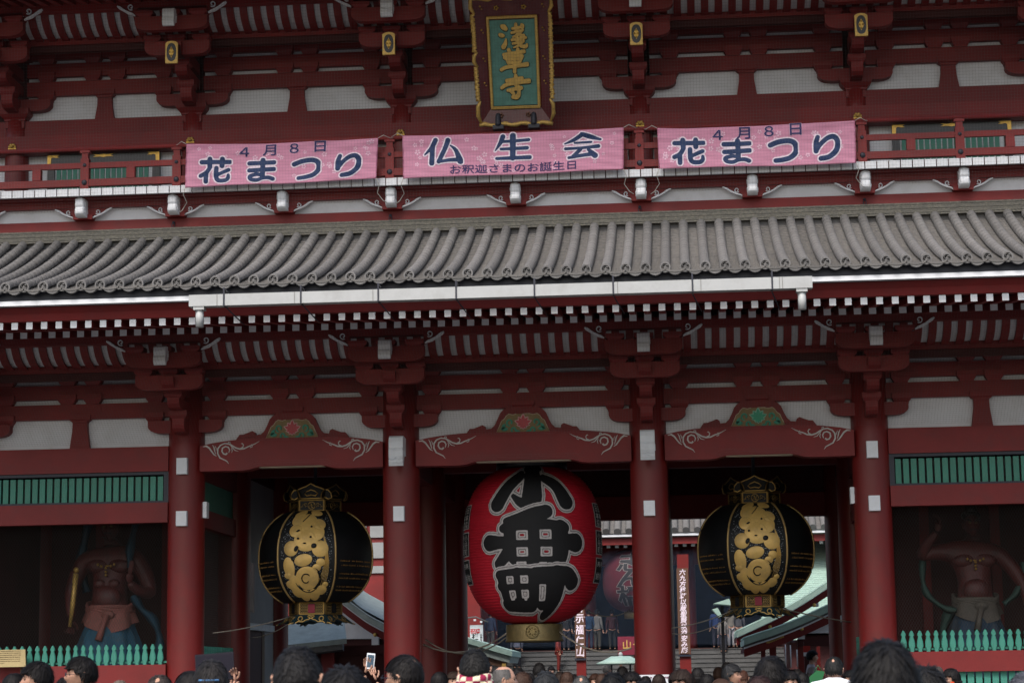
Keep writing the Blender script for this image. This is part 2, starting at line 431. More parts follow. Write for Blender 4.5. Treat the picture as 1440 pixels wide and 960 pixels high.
# --- outer purlins, curved ribs with plaster behind, ceiling boards
XL, XR = CX-13.6, CX+13.6
def rib_mesh():
    mb = MB(); pts = []
    for i in range(7):
        t = i/6; y = 40.27+.74*(1-math.cos(t*math.pi/2)); z = 8.47-.53*math.sin(t*math.pi/2)
        pts.append((y, z))
    low = [(y-.05, z-.03) for y, z in pts]
    mb.prism(pts+low[::-1], -.075, .075, 'x')
    return mb.mesh('curved_rib', RED)
ribm = rib_mesh()
def eave_under(dy, dz):
    part('outer_purlin', MB().box(XL, XR, 39.98+dy, 40.20+dy, 8.25+dz, 8.46+dz), RED, gate)
    part('rib_beam', MB().box(XL, XR, 40.93+dy, 41.1+dy, 7.835+dz, 7.975+dz), RED, gate)
    part('rib_beam', MB().box(XL, XR, 40.96+dy, 41.07+dy, 7.69+dz, 7.83+dz), REDD, gate)
    pts = []
    for i in range(7):
        t = i/6; pts.append((40.30+dy+.74*(1-math.cos(t*math.pi/2)), 8.48-.51*math.sin(t*math.pi/2)+dz))
    part('cove_plaster', MB().prism(pts+[(y+.04, z+.04) for y, z in pts[::-1]], XL, XR, 'x'), WHITE, gate)
    part('soffit_boards', MB().box(XL, XR, 41.08+dy, YW+dy+.3, 8.02+dz, 8.1+dz), REDD, gate)
    n = int((XR-XL)/.2745)
    for k in range(n):
        inst('curved_rib', ribm, gate, (CX+(k-n/2+.5)*.2745, dy, dz))
eave_under(0, 0); eave_under(.6, 6.96)

# white carved wings beside each outer arm
def spiral(cx, cz, r, a0, a1, n, sgn=1, dec=.65):
    return [(cx+sgn*r*(1-dec*(i/(n-1)))*math.cos(a0+(a1-a0)*i/(n-1)), cz+r*(1-dec*(i/(n-1)))*math.sin(a0+(a1-a0)*i/(n-1))) for i in range(n)]
def wing(sgn, y, zz=0, x0=.80, x1=1.12, z0=8.11, z1=8.28, cz=8.26, cxx=.84, r=.065):
    mb = MB()
    mb.ribbon([(sgn*x1, z1+.01), (sgn*(x1-.05), z1-.02), (sgn*(x0+.16), z0+.075), (sgn*(x0+.08), z0+.03), (sgn*x0, z0), (sgn*(x0-.05), z0-.03)], [.03, .062, .045, .062, .045, .02], y-.03, y+.03)
    sp = spiral(sgn*cxx, cz, r, -2.2, 4.6, 16, sgn)
    mb.ribbon(sp, [.012]+[.02]*13+[.026, .03], y-.035, y+.01)
    return mb
wm = {}
for sg in (-1, 1):
    wm[sg] = wing(sg, 0).mesh('carved_wing', WPAINT)
    bmb = MB().prism([(sg*.70, 8.3), (sg*.74, 8.06), (sg*.80, 8.09), (sg*.95, 8.16), (sg*1.12, 8.29), (sg*1.1, 8.32)], .0, .05)
    wm[('b', sg)] = bmb.mesh('wing_board', RED)
for cols, dy, dz in ((COLS, 0, 0), (UCOLS, .6, 6.96)):
    for x in cols:
        for sg in (-1, 1):
            wbd = inst('wing_board', wm[('b', sg)], gate, (x, 39.99+dy, dz)); inst('carved_wing', wm[sg], wbd, (x, 39.96+dy, dz))

# --- rafters with white painted ends
def rafter_mesh(w, h, L, sl, name):
    mb = MB()
    mb.prism([(0.004, 0), (L, L*sl), (L, L*sl+h), (0.004, h)], -w/2, w/2, 'x')
    mb.box(-w/2-.002, w/2+.002, 0, .004, -.002, h+.002, 1)
    return mb.mesh(name, [RED, WPAINT])
fly = rafter_mesh(.112, .125, 1.9, .13, 'flying_rafter'); low = rafter_mesh(.128, .155, 3.3, .16, 'base_rafter')
n = 98
for k in range(n):
    inst('flying_rafter', fly, gate, (-2.774+.2733*(k-n//2-1), 37.2, 8.10))
    inst('base_rafter', low, gate, (-1.14+.2740*(k-n//2-7), 38.7, 8.182))
    inst('base_rafter', low, gate, (-1.14+.2740*(k-n//2-7), 39.35, 8.182+6.94))
part('eave_board', MB().prism([(38.66, 8.345), (39.0, 8.4), (39.0, 8.5), (38.66, 8.44)], XL, XR, 'x'), RED, gate)
part('fascia_board', MB().prism([(37.17, 8.235), (37.34, 8.235), (37.34, 8.30), (37.25, 8.47), (37.02, 8.47), (37.12, 8.36)], XL, XR, 'x'), RED, gate)
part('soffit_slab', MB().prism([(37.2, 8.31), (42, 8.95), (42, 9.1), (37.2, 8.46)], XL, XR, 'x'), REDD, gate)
part('white_eave_board', MB().box(XL, XR, 36.84, 36.975, 8.472, 8.556), WPAINT, gate)
part('dark_eave_strip', MB().box(XL, XR, 36.90, 37.2, 8.558, 8.72), NAVY, gate)

# --- tiled roof of the lower eave
Y0, Y1, Z0, Z1 = 36.75, 41.0, 8.80, 10.46
def zr(y):
    t = (y-Y0)/(Y1-Y0); return Z0+(Z1-Z0)*(.70*t+.30*t*t)
def dzr(y): return (zr(y+.01)-zr(y-.01))/.02
roof = part('tiled_roof', MB().prism([(36.86, 8.725), (39, zr(39)-.16), (41.2, zr(41.2)-.16), (41.2, zr(41.2)-.5), (39, zr(39)-.45), (37.3, 8.725)], XL, XR, 'x'), TILED, gate)
def round_row():
    mb = MB(); r = .091; nseg = 19; L = (Y1-Y0)
    for s in range(nseg):
        ya = Y0+.02+(L-.02)*s/nseg; yb = Y0+.02+(L-.02)*(s+1)/nseg
        ring = []
        for y, rr in ((ya, r-.001), (ya+.008, r+.0025), (yb-.016, r-.0005), (yb, r-.0065)):
            sl = dzr(y); nrm = Vector((0, -sl, 1)).normalized()
            for k in range(9):
                a = math.pi*k/8*1.12-.06*math.pi
                ring.append((math.cos(a)*rr, y+nrm.y*math.sin(a)*rr, zr(y)-.0+nrm.z*math.sin(a)*rr))
        mb.add(ring, [(j*9+k, j*9+k+1, (j+1)*9+k+1, (j+1)*9+k) for j in range(3) for k in range(8)], True)
    y = Y1; mb.sphere((0, Y1-.02, zr(y)), .093, 12, 8)
    return mb.mesh('round_tile_row', TILE)
def manji(cx, cz, s, w, y0, y1, mb, flip=1):
    for a in range(4):
        c, d = [(1, 0), (0, 1), (-1, 0), (0, -1)][a]
        def q(u, v): return (cx+u*c-v*d, cz+u*d+v*c)
        mb.prism([q(-w/2, -w/2), q(s, -w/2), q(s, flip*s) if flip > 0 else q(s, -s), q(s-w, flip*s) if flip > 0 else q(s-w, -s), q(s-w, w/2), q(-w/2, w/2)], y0+a*.0004, y1)
def end_disc():
    mb = MB()
    def ring(r0, r1, y0, y1, n=20):
        vs = [(r*math.cos(2*math.pi*k/n), y, r*math.sin(2*math.pi*k/n)) for r, y in ((r1, y1), (r1, y0), (r0, y0), (r0, y1)) for k in range(n)]
        mb.add(vs, [(i*n+k, i*n+(k+1) % n, ((i+1) % 4)*n+(k+1) % n, ((i+1) % 4)*n+k) for i in range(3) for k in range(n)], False)
    ring(.068, .096, -.02, .06)
    mb.prism([(.068*math.cos(2*math.pi*k/20), .068*math.sin(2*math.pi*k/20)) for k in range(20)], .018, .05)
    manji(0, 0, .046, .017, -.022, .018, mb, -1)
    return mb.mesh('end_tile', TILE)
SP = .3493; PH = -.234
def pan_row():
    mb = MB(); nc = 34; hw = SP/2-.01; y = Y0-.02
    for s in range(nc):
        ya = Y0-.03+(Y1-Y0)*s/nc; yb = Y0-.03+(Y1-Y0)*(s+1)/nc; vs = []
        for yy, up in ((ya, -.02), (ya, .012), (yb+.012, -.012)):
            for k in range(5):
                u = -1+k/2; vs.append((u*hw, yy, zr(yy)-.075+up+.03*u*u))
        mb.add(vs, [(0+k, 1+k, 6+k, 5+k) for k in range(4)]+[(5+k, 6+k, 11+k, 10+k) for k in range(4)])
    return mb.mesh('pan_tile_row', TILED)
def edge_tile():
    mb = MB(); hw = SP/2; vs = []; n = 8
    for y in (-.02, .05):
        for k in range(n+1):
            u = -1+2*k/n; vs.append((u*hw, y, -.03-.055*(1-u*u)+.02*abs(u)**3)); 
        for k in range(n+1):
            u = 1-2*k/n; vs.append((u*hw, y, -.025-.125*(1-u*u)+.0*u))
    m = 2*(n+1)
    fs = [tuple(range(m)), tuple(range(m, 2*m))[::-1]]+[(i, (i+1) % m, m+(i+1) % m, m+i) for i in range(m)]
    mb.add(vs, fs)
    return mb.mesh('edge_tile', TILE)
rrm, edm, pam, etm = round_row(), end_disc(), pan_row(), edge_tile()
for k in range(-46, 30):
    x = PH+SP*k
    if x < XL or x > XR-.2: continue
    inst('round_tile_row', rrm, roof, (x, 0, 0)); inst('end_tile', edm, roof, (x, Y0, Z0-.008))
    inst('pan_tile_row', pam, roof, (x+SP/2, 0, 0)); inst('edge_tile', etm, roof, (x+SP/2, Y0, Z0))
# ridge band of thin stacked tiles under the balcony beam
rb = MB()
for j in range(6): rb.box(XL, XR, 40.99-.012*(j % 2)-.004*(5-j), 41.25, 10.50+j*.041, 10.50+j*.041+.036)
part('stacked_ridge_tiles', rb, MOSS, gate)
part('mortar_band', MB().box(XL, XR, 41.06, 41.3, 10.3, 10.5), TILE, gate)

# --- gutter with straps and stub pipes
gx0, gx1 = -8.66, 2.30
gp = part('gutter', MB().box(gx0, gx1, 36.40, 36.62, 8.285, 8.30).box(gx0, gx1, 36.40, 36.415, 8.30, 8.49).box(gx0, gx1, 36.605, 36.62, 8.30, 8.47).box(gx0, gx0+.012, 36.415, 36.605, 8.3, 8.487).box(gx1-.012, gx1, 36.415, 36.605, 8.3, 8.487), GUT, gate)
xs_ = [-8.03+1.377*i for i in range(8)]
for x in (gx0+.5, xs_[1]-.12, xs_[2]-.1, xs_[5]+.07, xs_[6]+.14, xs_[7]+.12, gx1-.52):
    part('panel_joint', MB().box(x, x+.012, 36.393, 36.402, 8.284, 8.492), JOINT, gp)
for x in xs_:
    part('strap', MB().box(x-.014, x+.014, 36.385, 36.65, 8.27, 8.284).box(x-.014, x+.014, 36.385, 36.397, 8.284, 8.6).box(x-.014, x+.014, 36.397, 36.95, 8.585, 8.6)
         .tube([(x, 36.64, 8.28), (x+.1, 37.1, 8.16), (x+.16, 37.4, 8.1)], .012, 5), NAVY, gp)
for x in (-8.488, 2.117):
    part('downpipe', MB().lathe([(.135, 8.225), (.135, 8.284)], 4, (x, 36.51, 0), False, a0=math.pi/4).lathe([(.07, 7.925), (.072, 8.23)], 20, (x, 36.51, 0)), GUT, gp)

# --- balcony
part('balcony_beam', MB().box(XL, XR, 41.1, 41.4, 10.745, 10.955), RED, gate)
part('balcony_plaster', MB().prism([(41.16, 10.957), (41.2, 10.957), (41.12, 11.3), (41.08, 11.3)], XL, XR, 'x'), WHITE, gate)
part('balcony_girder', MB().box(XL, XR, 40.98, 41.3, 11.2, 11.34), RED, gate)
part('balcony_girder', MB().box(XL, XR, 40.78, 41.4, 11.342, 11.372), RED, gate)
part('balcony_floor', MB().box(XL, XR, 40.62, 42.5, 11.374, 11.5), REDD, gate)
pe = MB().box(-.1045, .1045, 40.585, 40.66, 11.36, 11.505).mesh('plank_end', WPAINT)
k0 = 3.776
for k in range(-78, 30):
    x = k0+.2289*k
    if XL < x < XR: inst('plank_end', pe, gate, (x, 0, 0))
def fist():
    """two lobed white carved nose with a peaked top, scrolls on its flanks"""
    mb = MB(); nx, nz = 10, 18; vs = []
    for j in range(nz+1):
        v = j/nz; z = 10.985+.36*v
        lobe = abs(math.sin(math.pi*(v*2.0)))**.5 if v < .5 else abs(math.sin(math.pi*(v-.5)*2*.98))**.45
        for i in range(nx+1):
            u = -1+2*i/nx; edge = (1-abs(u)**6)
            y = 40.75-.045*lobe*(.25+.75*edge)-.02*edge+.035*(v < .08)
            vs.append((u*(.098-.008*(abs(v-.5) < .04)), y, z+.02*(1-abs(u))*(v > .8)-.012*abs(u)*(v > .9)))
    n0 = len(vs); vs += [(x, 41.04, z) for x, y, z in vs]
    W_ = nx+1; fs = [(j*W_+i, j*W_+i+1, (j+1)*W_+i+1, (j+1)*W_+i) for j in range(nz) for i in range(nx)]
    fs += [(j*W_, (j+1)*W_, n0+(j+1)*W_, n0+j*W_) for j in range(nz)]+[((j+1)*W_-1, n0+(j+1)*W_-1, n0+(j+2)*W_-1, (j+2)*W_-1) for j in range(nz)]
    fs += [(i, n0+i, n0+i+1, i+1) for i in range(nx)]+[(nz*W_+i, nz*W_+i+1, n0+nz*W_+i+1, n0+nz*W_+i) for i in range(nx)]
    mb.add(vs, fs, True)
    for sg in (-1, 1):
        for y, z, r in ((40.80, 11.07, .052), (40.82, 11.24, .045)): mb.tube([(sg*.1, p[0], p[1]) for p in spiral(y, z, r, -1, 5.5, 14)], .011, 5)
    return mb.mesh('carved_nose', WPAINT)
fm = fist()
NX = [CX+d for d in (-13.1, -10.95, -8.76, -6.87, -4.66, -2.48, 0, 2.48, 4.66, 6.85, 8.75, 10.95, 13.1)]
kneep = []
def knee():
    mb = MB()
    mb.prism([(-.19, 10.96), (.19, 10.96), (.21, 11.06), (-.21, 11.06)], 40.95, 41.2)
    mb.prism([(-.15, 10.957), (.15, 10.957), (.25, 11.05), (.55, 11.18), (.56, 11.21), (-.56, 11.21), (-.55, 11.18), (-.25, 11.05)], 41.03, 41.15)
    mb.prism([(-.30, 11.05), (.30, 11.05), (.33, 11.2), (-.33, 11.2)], 41.0, 41.1)
    me = mb.mesh('knee_block', RED)
    res = []
    for sg in (-1, 1):
        cw = MB()
        cw.ribbon([(sg*.17, 10.985), (sg*.24, 11.02), (sg*.33, 11.05), (sg*.42, 11.095), (sg*.5, 11.15), (sg*.58, 11.185)], [.02, .035, .04, .04, .045, .03], 40.98, 41.03)
        cw.ribbon(spiral(sg*.30, 11.115, .052, -2.4, 4.4, 16, sg), [.012]+[.018]*13+[.024, .03], 40.975, 41.02)
        res.append(cw.mesh('carved_wing', WPAINT))
    return me, res
km, kw = knee()
for x in NX:
    b = inst('knee_block', km, gate, (x, 0, 0)); [inst('carved_wing', k_, b, (x, 0, 0)) for k_ in kw]; inst('carved_nose', fm, b, (x, 0, 0))
# ring bolts on the beam
rbm = MB(); rbm.sphere((0, 41.08, 10.86), .03, 10, 6)
rbm.tube([(.028*math.cos(a), 41.06, 10.795+.045*math.sin(a)) for a in [i*math.pi/8 for i in range(17)]], .009, 6)
rbm = rbm.mesh('ring_bolt', NAVY)
for x in (-14.0, -10.1, -5.70, -.731, 3.671, 8.0): inst('ring_bolt', rbm, gate, (x, 0, 0))
# railing
rail = MB()
part('top_rail', MB().tube([(XL, 40.66, 12.335), (XR, 40.66, 12.335)], .047, 12), RED, gate)
part('middle_rail', MB().box(XL, XR, 40.62, 40.70, 11.93, 12.045), RED, gate)
part('bottom_rail', MB().box(XL, XR, 40.60, 40.72, 11.56, 11.70), RED, gate)
mp_ = MB().box(-.085, .085, 40.585, 40.735, 11.5, 12.12).box(-.065, .065, 40.60, 40.72, 12.12, 12.30).box(-.1, .1, 40.58, 40.74, 12.24, 12.285); mp_ = mp_.mesh('rail_post', RED)
sp_ = MB().box(-.085, .085, 40.59, 40.73, 11.702, 11.928).mesh('rail_post', RED)
bo = MB()
for z, r in ((11.985, .038), (11.63, .055)): bo.sphere((0, 40.58, z), r, 12, 6, sc=(1, .6, 1))
bom = bo.mesh('iron_boss', NAVY)
px_ = [3.628-1.880*i for i in range(-3, 10)]
px_ = [CX+d for d in (-12.5, -10.6, -8.63, -6.76, -4.65, -2.47, 0, 2.47, 4.65, 6.80, 8.68, 10.6, 12.5)]
for i, x in enumerate(px_):
    p = inst('rail_post', mp_, gate, (x, 0, 0)); inst('iron_boss', bom, p, (x, 0, 0))
    if i < len(px_)-1: inst('rail_post', sp_, gate, ((x+px_[i+1])/2, 0, 0))

# --- upper wall behind the balcony
YU = 42.6
part('upper_tie_beam', MB().box(XL+1.6, XR-1.6, YU-.15, YU+.05, 13.08, 13.45), RED, gate)
part('upper_tie_beam', MB().box(XL+1.6, XR-1.6, YU-.33, YU+.05, 12.72, 13.078), RED, gate)
gc = MB()
for a in range(6): gc.sphere((.055*math.cos(a*math.pi/3), 0, .045*math.sin(a*math.pi/3)), .033, 8, 6, sc=(1, .5, 1))
gc.sphere((0, -.02, 0), .035, 10, 6); gc.prism([(-.075, -.08), (.075, -.08), (.085, -.03), (-.085, -.03)], -.01, .02)
gcm = gc.mesh('gold_fitting', GOLD)
for x in UCOLS: inst('gold_fitting', gcm, gate, (x, 42.25, 12.86))
part('upper_wall', MB().box(XL+1.6, XR-1.6, YU+.02, YU+.2, 11.4, 13.1), WHITE, gate)
for i in range(5):
    a, b = UCOLS[i]+.25, UCOLS[i+1]-.25
    if i in (0, 4):
        f = part('window_frame', MB().box(a+.45, b-.45, YU-.14, YU-.02, 12.50, 12.69).box(a+.45, a+.6, YU-.14, YU-.02, 11.7, 12.5).box(b-.6, b-.45, YU-.14, YU-.02, 11.7, 12.5), BLACK, gate)
        part('window_panel', MB().box(a+.6, b-.6, YU-.07, YU+.01, 11.7, 12.5), WPAINT, f)
        n = int((b-a-1.3)/.117)
        sm_ = MB().box(-.043, .043, YU-.1, YU-.04, 11.7, 12.5).mesh('slat', GREEN)
        for k in range(n): inst('slat', sm_, f, (a+.68+.117*k, 0, 0))
        for q, sg in ((a+.45, 1), (b-.45, -1)):
            part('gold_fitting', MB().prism([(q, 12.695), (q+sg*.26, 12.695), (q+sg*.20, 12.665), (q+sg*.26, 12.64), (q+sg*.18, 12.635), (q+sg*.12, 12.65), (q+sg*.08, 12.63), (q+sg*.075, 12.50), (q+sg*.05, 12.47), (q, 12.48)], YU-.155, YU-.138), GOLD, f)
        m = (a+b)/2
        gf = MB().prism([(m-.22, 12.69), (m-.08, 12.675), (m, 12.69), (m+.08, 12.675), (m+.22, 12.69), (m+.15, 12.655), (m+.22, 12.63), (m+.08, 12.635), (m, 12.62), (m-.08, 12.635), (m-.22, 12.63), (m-.15, 12.655)], YU-.155, YU-.138)
        part('gold_fitting', gf, GOLD, f)
    else:
        f = part('door_frame', MB().box(a, b, YU-.14, YU-.02, 12.45, 12.62), RED, gate)
        nd = 4
        for k in range(nd):
            xa = a+(b-a)*k/nd; xb = a+(b-a)*(k+1)/nd
            part('door_leaf', MB().box(xa+.02, xb-.02, YU-.1, YU-.03, 11.5, 12.45), RED, gate)
# body of the upper storey and its roof (keeps the daylight off, as the real one does)
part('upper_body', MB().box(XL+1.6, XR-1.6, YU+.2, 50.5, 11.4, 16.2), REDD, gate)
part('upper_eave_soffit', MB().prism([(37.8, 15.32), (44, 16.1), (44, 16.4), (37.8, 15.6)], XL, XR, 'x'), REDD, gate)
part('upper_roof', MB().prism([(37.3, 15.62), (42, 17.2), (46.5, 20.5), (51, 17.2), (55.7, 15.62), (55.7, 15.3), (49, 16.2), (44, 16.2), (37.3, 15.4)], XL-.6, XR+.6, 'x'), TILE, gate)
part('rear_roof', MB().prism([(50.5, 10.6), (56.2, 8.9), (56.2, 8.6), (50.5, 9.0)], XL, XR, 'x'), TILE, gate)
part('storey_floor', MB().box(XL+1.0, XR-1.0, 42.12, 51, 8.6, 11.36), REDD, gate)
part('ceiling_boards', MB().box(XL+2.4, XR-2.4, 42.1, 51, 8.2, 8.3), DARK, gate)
for sg, x in ((-1, COLS[0]), (1, COLS[5])):
    part('end_wall', MB().box(x-.1, x+.1, 42.4, 50.6, .3, 8.2), REDD, gate)

# --- lower wall: side bays with slatted windows and netted statue rooms, rainbow beams over the passages
NET = mat('wire netting', (.06, .055, .05), .6, .1, 5, spec=.3)
SLB = MB().box(-.0775, .0775, -.09, -.02, 5.335, 5.815); slm = SLB.mesh('slat', GREEN)
def picket_mesh():
    prof = [(.05, 0), (.05, .05), (.078, .12), (.081, .17), (.074, .24), (.052, .32), (.043, .36), (.044, .375), (.062, .385), (.064, .40), (.058, .43), (.044, .455), (.033, .475), (.026, .49), (.012, .503)]
    pts = [(r, z) for r, z in prof]; poly = pts+[(-r, z) for r, z in pts[::-1]]
    mb = MB(); n = len(prof)
    sc = .8; vs = []
    for y, q in ((-.028, .72), (-.012, .94), (.012, .94), (.028, .72)):
        for r, z in poly: vs.append((r*q*sc*1.02, y, z*.81*(.995 if q < .9 else 1)))
    m = len(poly)
    fs = [tuple(range(m)), tuple(range(3*m, 4*m))[::-1]]+[(j*m+i, j*m+(i+1) % m, (j+1)*m+(i+1) % m, (j+1)*m+i) for j in range(3) for i in range(m)]
    mb.add(vs, fs); return mb.mesh('picket', TURQ)
pkm = picket_mesh()
def netting(mb, x0, x1, z0, z1, y, p=.047, w=.0045, ang=60, axis='y'):
    t = math.tan(R(ang)); W = x1-x0; H = z1-z0; dx = p/math.sin(R(ang))
    for sg in (1, -1):
        k = -H/t
        while k < W:
            a, b = max(k, 0), min(k+H/t, W)
            if b > a:
                za, zb = (a-k)*t, (b-k)*t
                A = (x0+a, z0+za) if sg > 0 else (x1-a, z0+za); B = (x0+b, z0+zb) if sg > 0 else (x1-b, z0+zb)
                d = Vector((B[0]-A[0], B[1]-A[1])).normalized(); nn = Vector((-d.y, d.x))*w/2
                vs = []
                for P in (A, B):
                    for q, yy in ((nn, 0), (nn*0, -w*.7), (-nn, 0)):
                        vs.append((P[0]+q.x, y+yy+sg*.002, P[1]+q.y) if axis == 'y' else (y+yy*-1+sg*.002, P[0]+q.x, P[1]+q.y))
                mb.add(vs, [(0, 1, 4, 3), (1, 2, 5, 4), (2, 0, 3, 5)])
            k += dx
for i in (0, 4):
    a, b = COLS[i]+.34, COLS[i+1]-.34
    part('head_beam', MB().box(a, b, 41.82, 42.1, 5.93, 6.43), RED, gate)
    part('middle_beam', MB().box(a, b, 41.80, 42.1, 4.90, 5.30), RED, gate)
    part('sill_beam', MB().box(a, b, 41.76, 42.12, 1.70, 2.09), RED, gate)
    part('foot_beam', MB().box(a, b, 41.76, 42.12, .25, .6), RED, gate)
    f = part('window_frame', MB().box(a, b, 41.86, 42.0, 5.30, 5.345).box(a, b, 41.86, 42.0, 5.865, 5.93).box(a, a+.1, 41.862, 42.0, 5.345, 5.865).box(b-.1, b, 41.862, 42.0, 5.345, 5.865), NAVY, gate)
    part('window_back', MB().box(a, b, 42.35, 42.4, 5.3, 5.93), BLACK, f)
    n = int(round((b-a-.2)/.1512)); 
    slim = MB().box(-.054, .054, 41.9, 41.96, 5.345, 5.83).mesh('slat', GREEN) if i == 0 else slim
    for k in range(n): inst('slat', slim, f, (a+.1+(k+.5)*(b-a-.2)/n, 0, 0))
    # chipped paint on the right hand window
    n = 23; pf = part('picket_rail', MB().box(a, b, 41.9, 41.96, 2.12, 2.16), TURQ, gate)
    n = int(round((b-a-.05)/.157))
    for k in range(n): inst('picket', pkm, pf, (a+.05+(k+.5)*(b-a-.1)/n, 41.86, 2.088))
    lm_ = MB().box(-.06, .06, 41.86, 41.92, .6, 1.70).mesh('slat', TURQ)
    for k in range(n): inst('slat', lm_, pf, (a+.05+(k+.5)*(b-a-.1)/n, 0, 0))
    part('slat_rail', MB().box(a, b, 41.84, 41.855, 1.40, 1.44), TURQ, pf)
    nb = MB(); netting(nb, a, b, 2.09, 4.90, 42.03)
    o = part('wire_netting', nb, NET, gate, fix=False); o['kind'] = 'stuff'
    # the statue room behind
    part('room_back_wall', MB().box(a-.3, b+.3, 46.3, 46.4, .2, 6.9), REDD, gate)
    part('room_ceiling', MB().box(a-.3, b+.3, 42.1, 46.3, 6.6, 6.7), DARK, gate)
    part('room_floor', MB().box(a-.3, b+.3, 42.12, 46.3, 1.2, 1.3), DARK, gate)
    for xx in (a+1.1, b-1.1): part('wall_post', MB().box(xx-.1, xx+.1, 46.18, 46.3, .2, 6.6), RED, gate)
    xs = COLS[1] if i == 0 else COLS[4]
    sg = 1 if i == 0 else -1
    part('side_sill', MB().box(xs-.12, xs+.12, 42.3, 46.2, 1.7, 2.05), RED, gate)
    part('side_beam', MB().box(xs-.12, xs+.12, 42.3, 46.2, 4.88, 5.25), RED, gate)
    part('side_beam', MB().box(xs-.14, xs+.14, 42.3, 46.2, 5.85, 6.3), RED, gate)
    part('side_panel', MB().box(xs-.05, xs+.05, 42.3, 46.2, 5.25, 5.85), GREEN, gate)
    part('side_panel', MB().box(xs-.05, xs+.05, 42.3, 46.2, 6.3, 8.2), REDD, gate)
    part('side_panel', MB().box(xs-.05, xs+.05, 42.3, 46.2, .3, 1.7), REDD, gate)
    nb = MB(); netting(nb, 42.35, 46.15, 2.05, 4.88, xs+sg*.03, axis='x')
    o = part('wire_netting', nb, NET, gate, fix=False); o['kind'] = 'stuff'
    for k in range(22): inst('picket', pkm, gate, (xs+sg*.1, 42.5+k*.16, 2.05), (0, 0, math.pi/2))
    # wall between middle and rear pillars, white with a dark slot and a doorway
    wx = xs
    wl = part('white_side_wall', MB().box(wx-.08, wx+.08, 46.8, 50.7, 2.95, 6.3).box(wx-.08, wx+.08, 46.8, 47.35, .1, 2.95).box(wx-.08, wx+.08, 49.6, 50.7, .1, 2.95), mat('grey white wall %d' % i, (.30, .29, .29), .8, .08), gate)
    part('dark_slot', MB().box(wx-.1, wx+.1, 47.5, 48.3, 3.3, 4.4), BLACK, wl)
    part('door_leaf', MB().box(wx-.06, wx+.02, 47.35, 49.6, .1, 2.95), REDD, wl)
    part('side_wall_top', MB().box(wx-.1, wx+.1, 46.8, 50.7, 6.3, 8.2), REDD, gate)
    part('wall_rail', MB().box(wx-.11, wx+.11, 46.8, 50.7, 2.9, 3.05), WPAINT, wl)
OCHRE = mat('ochre panel', (.21, .145, .06), .6, .15, 8)
CARVE = mat('faded white carving', (.44, .43, .41), .7, .12, 6)
